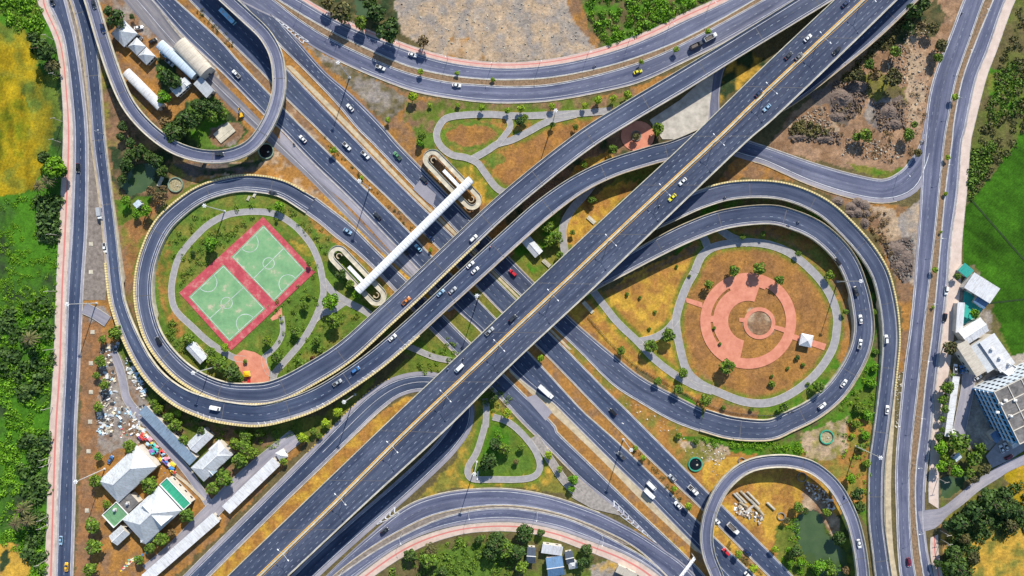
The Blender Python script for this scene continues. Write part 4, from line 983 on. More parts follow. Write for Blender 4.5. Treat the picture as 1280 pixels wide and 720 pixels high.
# ================================================================== TREES AND SCRUB
M['leaf'] = leafmat('leaves_mid_green', (.045, .105, .012), (.17, .27, .03))
M['leaf_dark'] = leafmat('leaves_dark_green', (.020, .052, .014), (.075, .14, .028))
M['leaf_lime'] = leafmat('leaves_lime_green', (.12, .22, .012), (.32, .46, .03))
M['leaf_olive'] = leafmat('leaves_olive', (.05, .055, .022), (.16, .15, .055))
M['leaf_red'] = leafmat('leaves_red_brown', (.06, .02, .015), (.15, .05, .03))
M['leaf_lush'] = leafmat('leaves_lush_green', (.05, .15, .008), (.17, .36, .015))
M['leaf_dry'] = leafmat('leaves_dry_brown', (.09, .065, .035), (.24, .17, .08))
def quads(cen, nrm, size, r):
    """leaf quads as arrays"""
    n = len(cen); a = r.normal(size=(n, 3)); a -= (a * nrm).sum(1)[:, None] * nrm; a /= np.linalg.norm(a, axis=1)[:, None]
    b_ = np.cross(nrm, a); s = size[:, None]
    v = np.stack([cen - a * s - b_ * s * .6, cen + a * s - b_ * s * .5, cen + a * s * .9 + b_ * s * .7, cen - a * s * .8 + b_ * s * .55], 1)
    return v.reshape(-1, 3)
def crown_pts(seed, lobes=13, per=34, flatz=.62, spread=.62, leaf=.15, gap=0.0):
    r = np.random.default_rng(seed); C_, N_ = [], []
    k = 0
    for i in range(lobes):
        th = 2.399963 * i + r.random() * .7; q = math.sqrt((i + .4) / lobes) * spread * (0.85 + .3 * r.random())
        c = np.array([math.cos(th) * q, math.sin(th) * q, flatz * (.95 - q * q * .9) * (.75 + .5 * r.random())]); rad = .26 + .16 * r.random()
        d = r.normal(size=(per, 3)); d[:, 2] = np.abs(d[:, 2]) * .9 - .25; d /= np.linalg.norm(d, axis=1)[:, None]
        C_.append(c + d * rad * (.75 + .35 * r.random((per, 1)))); nn = d + r.normal(size=(per, 3)) * .45; N_.append(nn / np.linalg.norm(nn, axis=1)[:, None])
    C_ = np.vstack(C_); N_ = np.vstack(N_)
    return C_, N_, leaf * (.7 + .6 * r.random(len(C_)))
def crown_mesh(name, seed, mat, **k):
    C_, N_, s = crown_pts(seed, **k); r = np.random.default_rng(seed + 99)
    v = quads(C_, N_, s, r); n = len(C_)
    me = bpy.data.meshes.new(name); me.vertices.add(len(v)); me.vertices.foreach_set('co', v.ravel())
    me.loops.add(4 * n); me.loops.foreach_set('vertex_index', np.arange(4 * n, dtype=np.int32)); me.polygons.add(n)
    me.polygons.foreach_set('loop_start', np.arange(0, 4 * n, 4, dtype=np.int32)); me.polygons.foreach_set('loop_total', np.full(n, 4, dtype=np.int32))
    me.update(); me.materials.append(mat); return me
def trunk_mesh():
    mb = MB(); r = random.Random(3)
    mb.tube((0, 0, -.35), (0.02, .01, .55), .075, .045, 7)
    for k in range(5):
        a = k * 1.3; mb.tube((0.01, 0, .35 + .04 * k), (.38 * math.cos(a), .38 * math.sin(a), .62 + .05 * k), .03, .012, 5)
    me = bpy.data.meshes.new('trunk'); me.from_pydata(mb.v, [], mb.f); me.materials.append(M['bark']); return me
TRK = trunk_mesh()
CR = {}
def crowns(kind):
    if kind in CR: return CR[kind]
    mm = {'mid': M['leaf'], 'dark': M['leaf_dark'], 'lime': M['leaf_lime'], 'olive': M['leaf_olive'], 'red': M['leaf_red'], 'lush': M['leaf_lush'], 'dry': M['leaf_dry']}[kind]
    CR[kind] = [crown_mesh('crown', 10 + j * 7 + len(kind), mm, lobes=11 + 2 * j, per=46 if kind != 'dry' else 20, leaf=.125) for j in range(4)]
    return CR[kind]
def palm_mesh():
    mb = MB(); r = random.Random(5)
    for k in range(13):
        a = k * 2.4; l = .85 + .25 * r.random(); pts = []
        for j in range(6):
            q = j / 5; rr = l * q; z = .5 + .35 * math.sin(q * 1.9) - q * q * .55; w = .02 + .10 * math.sin(min(1, q * 1.1) * math.pi * .9)
            pts.append((rr, z, w))
        for j in range(5):
            for sg in (-1, 1):
                v = []
                for (rr, z, w), e in ((pts[j], 0), (pts[j], 1), (pts[j + 1], 1), (pts[j + 1], 0)):
                    o = w * e * sg; v.append((rr * math.cos(a) - o * math.sin(a), rr * math.sin(a) + o * math.cos(a), z - abs(o) * .5))
                mb.add(v, [(0, 1, 2, 3)])
    me = bpy.data.meshes.new('crown'); me.from_pydata(mb.v, [], mb.f); me.materials.append(M['leaf_olive']); return me
PALM = palm_mesh()
ORD = ['first', 'second', 'third', 'fourth', 'fifth', 'sixth', 'seventh', 'eighth', 'ninth', 'tenth', 'eleventh', 'twelfth', 'thirteenth', 'fourteenth', 'fifteenth', 'sixteenth', 'seventeenth', 'eighteenth', 'nineteenth', 'twentieth']
ORD += ['twenty ' + o for o in ORD[:9]] + ['thirtieth'] + ['thirty ' + o for o in ORD[:9]]
ntree = [0]
def tree(px, py, r, kind, label, group, name='tree', cat='tree', zbase=0.0):
    ntree[0] += 1; k = ntree[0]; R_ = r * S
    root = empty(name, W(px, py, zbase), k * 1.7, label=label, cat=cat, group=group)
    h = (1.0 + (k % 3) * .12) * R_ if name == 'tree' else .35 * R_
    if name == 'tree' and R_ > 1.5: h += 1.6
    if kind == 'palm': me = PALM; h = 2.4 * R_
    else: me = crowns(kind)[k % 4]
    x, y, z = W(px, py, h + .5 * R_); bx, by, bz = W(px, py, 0)
    root.location = (x, y, zbase)
    c = bpy.data.objects.new('crown', me); COL.objects.link(c); c.parent = root; c.location = (0, 0, h * .55 + .1); c.scale = (R_ * 1.02 * (1 + .08 * math.sin(k)), R_ * 1.02, R_ * 1.05)
    t_ = bpy.data.objects.new('trunk', TRK); COL.objects.link(t_); t_.parent = root
    t_.scale = (R_, R_, (h * .55 + .45 * R_) / .62 if kind != 'palm' else h * .55 / .45); t_.location = (0, 0, .3 * t_.scale[2] if name == 'tree' else .1)
    return root
def row(desc, items, kind, group=None, axis='x', name='tree', cat='tree'):
    """trees of one recognisable row or cluster, each told apart by its rank in it"""
    it = sorted(items, key=lambda q: q[0] if axis == 'x' else q[1]); n = len(it); side = 'from the left' if axis == 'x' else 'from the top'
    for i, q in enumerate(it):
        if n == 1: lab = desc[0]
        else: lab = f"{ORD[i]} {side} of {desc[1]}"
        tree(q[0], q[1], q[2], q[3] if len(q) > 3 else kind, lab, group if n > 1 else None, name, cat)
row(('', 'young lime trees in the top road median'), [(525, 88, 4), (571, 91, 3.2), (616, 99, 3.2), (802, 76, 4), (846, 60, 4.4), (886, 38, 4.4)], 'lime', 'young trees in the top road median')
row(('', 'small green trees edging the top park'), [(515, 119, 6.5), (537, 131, 3), (572, 131, 3.4), (602, 134, 4.6), (634, 137, 4.6), (651, 135, 5.5), (690, 132, 4.6), (731, 131, 4), (748, 124, 5.5), (767, 122, 5), (785, 117, 6)], 'lime', 'trees along the top park edge')
row(('', 'green trees scattered over the top park'), [(484, 149, 4, 'lime'), (720, 158, 4.5, 'mid'), (691, 155, 4, 'mid'), (650, 151, 6, 'dark'), (656, 146, 5, 'mid'), (824, 160, 8, 'mid'), (796, 170, 5, 'olive'), (767, 186, 6.5, 'mid'), (527, 168, 6, 'mid'), (524, 178, 5, 'lush')], 'mid', 'trees of the top park')
row(('', 'trees left of the bare lot'), [(425, 12, 14, 'olive'), (408, 2, 9, 'olive'), (450, 26, 9, 'mid'), (470, 14, 12, 'dark'), (484, 34, 16, 'dark'), (434, 20, 6, 'lime'), (528, 49, 9, 'dry'), (462, 2, 10, 'dark')], 'dark', 'trees beyond the top road')
row(('', 'small bright trees along the highway median'), [(416, 187, 5.5), (452, 222, 3), (538, 312, 3), (676, 448, 5), (862, 634, 5.5), (844, 612, 4), (925, 694, 5.5), (944, 712, 5.5), (805, 573, 4), (795, 560, 3.5)], 'lime', 'small trees in the highway median')
row(('', 'trees round the middle gabled shed'), [(740, 249, 5.5), (685, 282, 9), (696, 296, 9), (688, 300, 8), (700, 318, 5), (716, 290, 4), (730, 205, 5)], 'mid', 'trees round the middle shed')
row(('', 'round trees along the paths of the right park'), [(951, 336, 9), (919, 338, 7.5), (955, 292, 4), (887, 356, 6.5), (837, 419, 10), (814, 433, 9), (855, 467, 7), (910, 459, 10), (976, 350, 7), (1040, 344, 6), (999, 317, 4), (929, 296, 4)], 'mid', 'round trees of the right park')
row(('', 'green trees outside the right park'), [(777, 439, 5.5), (823, 477, 5.5), (849, 488, 7), (884, 502, 8.5), (982, 510, 6.5), (1026, 485, 8), (1059, 390, 4), (940, 512, 3), (905, 510, 3.5)], 'mid', 'trees lining the right loop')
row(('', 'low shrubs in the right park'), [(997, 447, 4, 'dark'), (1004, 456, 3), (965, 480, 4.5), (985, 460, 2.5), (1010, 480, 3), (800, 372, 2.5), (819, 390, 2.5), (846, 333, 2.5), (784, 368, 3), (812, 411, 2.5), (965, 470, 2.5), (862, 345, 2.5), (845, 318, 2.3), (900, 430, 2.6), (893, 410, 2.6)], 'mid', 'low shrubs of the right park', name='shrub', cat='shrub')
row(('', 'saplings in the right-hand median'), [(1197, 120, 4.6), (1187, 196, 3.6), (1183, 242, 3), (1171, 337, 4.2), (1167, 384, 2.4), (1177, 290, 2.2)], 'lime', 'saplings in the right-hand median', 'y')
row(('', 'bushes on the rubble wasteland'), [(1170, 33, 8), (1145, 10, 12, 'dark'), (1157, 4, 9, 'dark'), (1138, 30, 8, 'dark'), (1085, 167, 9, 'mid'), (1139, 167, 8, 'mid'), (1145, 155, 5, 'mid'), (1121, 94, 14, 'olive'), (1075, 92, 9, 'olive'), (1096, 92, 10, 'dry'), (1090, 78, 8, 'mid'), (1180, 55, 9, 'olive'), (1176, 70, 7, 'mid'), (1122, 62, 8, 'mid'), (1155, 30, 7, 'dry'), (1073, 170, 6, 'mid'), (1150, 190, 6, 'olive')], 'olive', 'trees on the rubble wasteland')
row(('', 'garden trees along the left road'), [(116, 603, 9.5), (120, 572, 6), (112, 660, 10), (112, 687, 11), (109, 714, 9.5), (125, 425, 5.5), (122, 452, 8), (127, 482, 7), (120, 510, 7), (140, 417, 10), (131, 632, 6), (118, 470, 5)], 'mid', 'garden trees along the left road', 'y')
row(('', 'trees among the lower left roofs'), [(159, 560, 10), (184, 609, 11), (178, 601, 8), (231, 646, 10), (199, 676, 10), (185, 687, 7.5), (171, 702, 7), (277, 600, 12), (264, 612, 9), (297, 577, 11), (309, 567, 10), (227, 551, 7), (303, 560, 10), (305, 546, 9), (292, 556, 8), (212, 668, 7, 'dry'), (353, 578, 5)], 'mid', 'trees among the lower left roofs')
row(('', 'shrubs below the outer left ramp'), [(195, 512, 7), (207, 522, 7), (220, 517, 5, 'lime'), (217, 532, 8), (245, 523, 7, 'dark'), (250, 540, 7, 'dark'), (190, 505, 6), (210, 537, 6), (322, 542, 6), (376, 548, 7, 'lime'), (405, 530, 6.5, 'lime'), (420, 516, 7, 'lime'), (390, 540, 5), (345, 540, 4), (398, 545, 4)], 'mid', 'shrubs under the outer ramp')
row(('', 'rounded trees in the left park'), [(232, 424, 8), (262, 440, 6), (279, 435, 6, 'lime'), (287, 467, 12, 'dark'), (272, 457, 10), (262, 450, 7), (298, 473, 6), (347, 257, 7, 'lush'), (412, 377, 11, 'lush'), (445, 367, 7, 'lush'), (379, 382, 6), (367, 414, 7), (332, 426, 7), (344, 447, 8), (415, 402, 10), (395, 426, 6), (402, 438, 6), (374, 457, 8), (390, 449, 4.5, 'red'), (385, 370, 3.5), (240, 316, 3.5, 'dark'), (260, 305, 9, 'lush'), (345, 275, 3), (306, 452, 3), (425, 343, 8, 'dark'), (385, 330, 4), (437, 355, 6)], 'mid', 'rounded trees of the left park')
row(('', 'trees on and round the teardrop lawn'), [(611, 579, 12, 'dark'), (620, 557, 9, 'dark'), (630, 562, 9), (622, 545, 7, 'lush'), (634, 517, 7, 'lime'), (717, 601, 7.5, 'lush'), (686, 570, 5.5, 'lime'), (700, 587, 4.6, 'lime'), (652, 560, 5), (645, 578, 4, 'olive'), (616, 497, 7, 'dark'), (715, 612, 5, 'lush')], 'mid', 'trees of the teardrop park')
row(('', 'trees beyond the bottom curved road'), [(620, 680, 14, 'dark'), (632, 688, 12, 'mid'), (612, 694, 10, 'dark'), (512, 696, 9, 'dark'), (537, 690, 9, 'olive'), (535, 703, 11, 'mid'), (552, 716, 8, 'dark'), (655, 670, 13, 'dark'), (646, 692, 11, 'dark'), (652, 712, 9, 'mid'), (733, 690, 8), (728, 706, 8), (598, 676, 6, 'dark'), (676, 668, 6), (738, 700, 5), (700, 716, 5)], 'dark', 'trees beyond the bottom road')
row(('', 'trees inside the curled ramp'), [(140, 21, 13, 'dark'), (132, 12, 7, 'dark'), (201, 120, 10, 'lush'), (200, 88, 7, 'mid'), (207, 95, 11, 'dark'), (215, 101, 9, 'dark'), (163, 20, 4), (235, 147, 14, 'dark'), (215, 163, 15, 'dark'), (250, 131, 11, 'dark'), (268, 132, 10, 'dark'), (262, 143, 9, 'mid'), (225, 152, 12, 'dark'), (150, 157, 7), (148, 170, 6), (278, 140, 6, 'mid'), (203, 152, 9, 'dry'), (241, 130, 6, 'dark'), (160, 178, 7)], 'dark', 'trees in the top left compound')
row(('', 'trees round the murky pond below the curled ramp'), [(155, 205, 10), (172, 187, 9, 'dark'), (160, 192, 8, 'dark'), (200, 212, 8, 'dark'), (185, 195, 9, 'dark'), (155, 250, 7, 'lush'), (180, 262, 8, 'lush'), (150, 222, 7, 'dark'), (193, 200, 9, 'dark'), (202, 235, 5, 'dry'), (197, 245, 9, 'dry'), (168, 266, 6, 'lush'), (186, 238, 7, 'dry')], 'dark', 'trees round the murky pond')
row(('', 'dark trees at the edge of the yellow field'), [(45, 57, 15, 'dark'), (60, 80, 9, 'olive'), (38, 45, 9, 'dark'), (61, 207, 15, 'lush'), (70, 215, 9, 'dark'), (52, 67, 9, 'dark'), (66, 95, 5, 'mid'), (60, 60, 7, 'dark'), (50, 195, 9)], 'dark', 'trees by the yellow field')
row(('', 'pale palms below the yellow field'), [(42, 231, 9, 'palm'), (53, 224, 9, 'palm')], 'palm', 'palms below the yellow field')
row(('', 'palms in the far left thicket'), [(28, 425, 12, 'palm'), (20, 640, 11, 'palm'), (12, 658, 10, 'palm'), (28, 655, 10, 'palm')], 'palm', 'palms in the left thicket')
row(('', 'trees round the small right pond'), [(1205, 555, 14), (1180, 561, 9, 'lush'), (1222, 575, 10), (1180, 585, 8, 'lush'), (1200, 591, 9, 'lush'), (1192, 580, 7), (1230, 562, 8), (1215, 592, 7), (1176, 548, 6, 'dark'), (1236, 588, 8, 'olive'), (1220, 600, 6, 'olive'), (1183, 572, 6, 'lime')], 'mid', 'trees round the small right pond')
row(('', 'dark woodland trees below the side lane'), [(1247, 630, 17), (1225, 641, 15), (1205, 657, 13), (1260, 622, 13), (1202, 712, 15), (1197, 695, 11), (1275, 638, 9), (1236, 652, 12), (1215, 650, 10), (1262, 640, 10), (1190, 660, 8), (1188, 712, 9, 'mid'), (1270, 660, 9, 'olive'), (1210, 676, 8, 'olive'), (1222, 700, 8, 'olive'), (1175, 706, 6)], 'dark', 'woodland trees below the side lane')
row(('', 'trees beside the right-hand workshops'), [(1192, 435, 11, 'olive'), (1189, 485, 9), (1182, 500, 7), (1184, 512, 6), (1193, 470, 4), (1181, 525, 5), (1222, 392, 7, 'lush'), (1200, 345, 5, 'mid'), (1180, 538, 4)], 'mid', 'trees by the right-hand workshops', 'y')
row(('', 'bushes round the lower right pond'), [(1035, 642, 5.5, 'mid'), (1000, 636, 7), (1052, 675, 9, 'dark'), (997, 692, 9, 'dark'), (990, 704, 5, 'lush'), (1074, 620, 9, 'dark'), (1076, 636, 8, 'dark'), (1066, 600, 7, 'lush'), (1027, 712, 9, 'lush'), (1042, 716, 8), (1060, 715, 6, 'dry'), (1008, 640, 5, 'dark'), (985, 652, 5, 'olive'), (1003, 706, 6, 'lush'), (970, 688, 5, 'lime')], 'mid', 'bushes round the lower right pond')
row(('', 'bushes between the two right-hand loops'), [(1094, 460, 6, 'lush'), (1090, 480, 7, 'lush'), (1075, 510, 8, 'mid'), (1085, 520, 7, 'lush'), (1070, 530, 6, 'mid'), (1082, 545, 6, 'lush'), (1078, 560, 6, 'mid'), (1066, 545, 4, 'lime'), (1084, 580, 6, 'mid'), (1095, 440, 4, 'mid'), (870, 552, 5, 'mid'), (848, 545, 5, 'mid'), (1093, 390, 4)], 'mid', 'bushes between the right loops', 'y', name='shrub', cat='shrub')

# dense growth nobody could count: one mesh per mass
def thicket(label, polys, mat, n, rr=(4, 9), per=60, seed=0, leaf=.17, zup=.7, name='thicket', hole=None):
    r = np.random.default_rng(seed); V = []
    for poly in polys:
        xs = [p[0] for p in poly]; ys = [p[1] for p in poly]; got = 0
        while got < n // len(polys):
            x, y = r.uniform(min(xs), max(xs)), r.uniform(min(ys), max(ys))
            if not in_poly(np.array([x]), np.array([y]), poly)[0]: continue
            if hole is not None and hole(x, y): continue
            got += 1; R_ = r.uniform(*rr) * S; cx, cy, _ = W(x, y)
            d = r.normal(size=(per, 3)); d[:, 2] = np.abs(d[:, 2]) * 1.1 - .15; d /= np.linalg.norm(d, axis=1)[:, None]
            sc = np.array([R_ * r.uniform(.8, 1.2), R_ * r.uniform(.8, 1.2), R_ * zup * r.uniform(.7, 1.5)])
            c = np.array([cx, cy, 0.1]) + d * sc * (.55 + .5 * r.random((per, 1)))
            nn = d + r.normal(size=(per, 3)) * .5; nn /= np.linalg.norm(nn, axis=1)[:, None]
            V.append(quads(c, nn, leaf * R_ * (.7 + .7 * r.random(per)), r))
    v = np.vstack(V); n4 = len(v) // 4
    me = bpy.data.meshes.new(name); me.vertices.add(len(v)); me.vertices.foreach_set('co', v.ravel())
    me.loops.add(4 * n4); me.loops.foreach_set('vertex_index', np.arange(4 * n4, dtype=np.int32)); me.polygons.add(n4)
    me.polygons.foreach_set('loop_start', np.arange(0, 4 * n4, 4, dtype=np.int32)); me.polygons.foreach_set('loop_total', np.full(n4, 4, dtype=np.int32))
    me.update(); me.materials.append(mat); o = bpy.data.objects.new(name, me); COL.objects.link(o)
    return tag(o, label, 'thicket', kind='stuff')
leftp = [(-15, 250), (60, 240), (74, 250), (71, 340), (66, 430), (62, 520), (58, 620), (56, 730), (40, 730), (38, 690), (-15, 680)]
rngd = vnoise(np.arange(0, 80)[None, :] + np.zeros((740, 1)), np.arange(0, 740)[:, None] + np.zeros((1, 80)), 16, 77)
openg = lambda x, y: rngd[int(min(739, max(0, y))), int(min(79, max(0, x)))] < .35
thicket('low bright green growth on the left below the yellow field', [[(-15, 250), (60, 245), (74, 255), (71, 390), (-15, 390)]], M['leaf_lush'], 330, (1.6, 4.0), 36, 31, zup=.3, hole=openg)
leftp = [(-15, 385), (71, 385), (66, 430), (62, 520), (58, 620), (56, 730), (40, 730), (38, 690), (-15, 680)]
thicket('dense bright green thicket filling the far left strip', [leftp], M['leaf_lush'], 430, (2.5, 6.5), 46, 1, hole=openg, zup=.4)
thicket('dark trees and shadowy growth inside the far left thicket', [[(0, 380), (70, 380), (66, 480), (20, 500), (0, 460)], [(30, 540), (62, 540), (56, 720), (42, 720), (30, 650)], [(50, 250), (75, 250), (70, 300), (55, 300)]], M['leaf_dark'], 150, (5, 11), 70, 2)
thicket('green scrub in the top left corner', [[(-5, -10), (46, -10), (56, 45), (30, 36), (0, 28)]], M['leaf_lush'], 70, (3, 7), 50, 3)
thicket('green scrub beyond the top road right of the bare lot', [[(728, -10), (900, -10), (845, 22), (790, 44), (758, 56), (740, 34)]], M['leaf_lush'], 190, (2.5, 6), 46, 4)
thicket('dark olive wood on the right edge above the paddies', [[(1278, -5), (1295, -10), (1290, 150), (1245, 210), (1216, 250), (1224, 180), (1240, 110), (1258, 55)]], M['leaf_olive'], 150, (2, 6), 44, 5, zup=.4)
thicket('bright bushes among the right edge wood', [[(1248, 85), (1280, 80), (1280, 140), (1232, 160)], [(1215, 190), (1245, 180), (1235, 215), (1212, 250)]], M['leaf'], 130, (2.5, 7), 46, 6, zup=.45)
thicket('low green bushes between the bottom road and the frame edge', [[(470, 722), (520, 692), (580, 672), (640, 668), (650, 730), (470, 735)]], M['leaf'], 120, (2.5, 6), 46, 7)
thicket('green brush below the side lane', [[(1180, 690), (1195, 650), (1240, 625), (1285, 600), (1285, 665), (1225, 680), (1215, 725), (1180, 725)]], M['leaf_dark'], 120, (3, 8), 54, 8)
thicket('dark brush on the rubble slope near the main flyover', [[(1048, 100), (1150, 5), (1165, 5), (1130, 40), (1080, 80), (1055, 110)], [(985, 165), (1000, 150), (1040, 165), (1020, 172)]], M['leaf_olive'], 110, (2.5, 6), 46, 9)
thicket('shrubby growth inside the left loop', [[(200, 330), (215, 295), (245, 270), (300, 255), (345, 250), (385, 270), (420, 305), (450, 345), (460, 380), (415, 345), (398, 318), (370, 278), (320, 258), (262, 272), (225, 312), (212, 350)], [(212, 395), (235, 420), (260, 440), (285, 452), (270, 462), (240, 450), (205, 420)], [(225, 320), (262, 290), (300, 275), (322, 270), (226, 360)]], M['leaf'], 230, (1.4, 4), 34, 10)
thicket('shrubby growth on the lawns south of the sports court', [[(350, 470), (400, 400), (440, 385), (460, 400), (430, 430), (380, 462)], [(330, 386), (398, 330), (402, 372), (362, 445), (345, 455), (352, 400)]], M['leaf'], 110, (1.3, 3.6), 34, 11)
thicket('grass tufts and weeds round the pond in the bottom right ramp', [[(985, 650), (1000, 645), (1000, 690), (1020, 720), (1000, 725), (975, 700)], [(1010, 705), (1050, 695), (1060, 725), (1015, 728)]], M['leaf_lush'], 90, (1.5, 4), 34, 12)
thicket('weeds on the verge between the two right-hand loops', [[(1045, 515), (1090, 440), (1093, 520), (1086, 620), (1070, 610), (1050, 560)], [(870, 546), (1000, 554), (1010, 566), (900, 560)]], M['leaf_lush'], 170, (1.5, 4), 34, 13)
thicket('low shrubs planted along the highway median', [[(243, 12), (250, 8), (300, 62), (292, 66)], [(400, 172), (404, 168), (520, 288), (515, 291)], [(782, 562), (790, 556), (856, 622), (848, 628)], [(905, 680), (912, 676), (955, 718), (948, 722)]], M['leaf_olive'], 130, (1.2, 2.6), 34, 14)
thicket('dry yellow weeds in the undergrowth below the left ramp', [[(150, 410), (165, 420), (205, 480), (250, 520), (215, 505), (175, 465)], [(215, 510), (320, 536), (390, 530), (350, 560), (320, 560), (230, 540)]], M['leaf'], 130, (1.5, 4), 36, 15)
thicket('brown dry brush among the rubble', [[(1060, 110), (1130, 90), (1165, 110), (1150, 190), (1100, 210), (1040, 190), (1030, 140)], [(1075, 260), (1110, 265), (1125, 350), (1105, 330)]], M['leaf_dry'], 170, (1.2, 4), 30, 16)
thicket('green brush beneath the ramps beside the main flyover', [[(500, 470), (560, 420), (575, 440), (545, 470), (520, 465)], [(585, 498), (612, 470), (640, 500), (620, 520), (600, 500)]], M['leaf'], 60, (1.5, 4), 36, 17)

# ================================================================== BUILDINGS
def roofmat(name, col, rib=True, var=.14):
    if name in _mc: return _mc[name]
    m, t, b = newmat(name)
    tc = t.nodes.new("ShaderNodeTexCoord").outputs["Object"]
    f = noise(t, tc, .35, 5, .7)
    c = ramp(t, f, [(.3, tuple(x * (1 - var) for x in col)), (.7, tuple(min(1, x * (1 + var)) for x in col))])
    st = ramp(t, noise(t, mapping(t, tc, (1.6, .12, 1)), 1.0, 4, .7), [(.33, (.62, .58, .53)), (.5, (.95,) * 3), (.7, (1.05,) * 3)])   # rain streaks
    c = mixc(t, .8, c, st, 'MULTIPLY')
    if rib:
        w = t.nodes.new("ShaderNodeTexWave"); w.inputs["Scale"].default_value = 2.2; w.bands_direction = 'X'; t.links.new(tc, w.inputs["Vector"])
        bp = t.nodes.new("ShaderNodeBump"); bp.inputs["Strength"].default_value = .6; bp.inputs["Distance"].default_value = .06; t.links.new(w.outputs["Fac"], bp.inputs["Height"]); t.links.new(bp.outputs[0], b.inputs["Normal"])
    t.links.new(c, b.inputs["Base Color"]); b.inputs["Roughness"].default_value = .5
    _mc[name] = m; return m
RW = roofmat('roof_white_sheet', (.66, .67, .70)); RG = roofmat('roof_grey_sheet', (.50, .53, .57)); RB = roofmat('roof_blue_grey', (.24, .32, .42)); RBB = roofmat('roof_blue', (.10, .20, .36))
RS = roofmat('roof_slate', (.56, .59, .63)); RC = roofmat('roof_cream', (.56, .50, .42)); RD = roofmat('roof_dark', (.06, .08, .12)); RP = roofmat('roof_pale_blue', (.50, .60, .70))
RT = roofmat('roof_teal', (.02, .36, .30)); RGN = roofmat('roof_deck_green', (.14, .30, .15), False, .2); RGT = roofmat('roof_deck_teal_green', (.04, .34, .20), False, .15)
RCG = roofmat('roof_concrete', (.16, .15, .145), False, .5)
WALL = flat('wall_plaster', (.58, .54, .48), .9, .2, .4); WALLW = flat('wall_white', (.75, .75, .74), .9, .12, .4); WINM = glass_mat()
WALLG = flat('wall_pale_blue_grey', (.52, .58, .66), .8, .15, .4)
BLUEW = flat('facade_blue', (.10, .34, .62), .4, .2, .6)
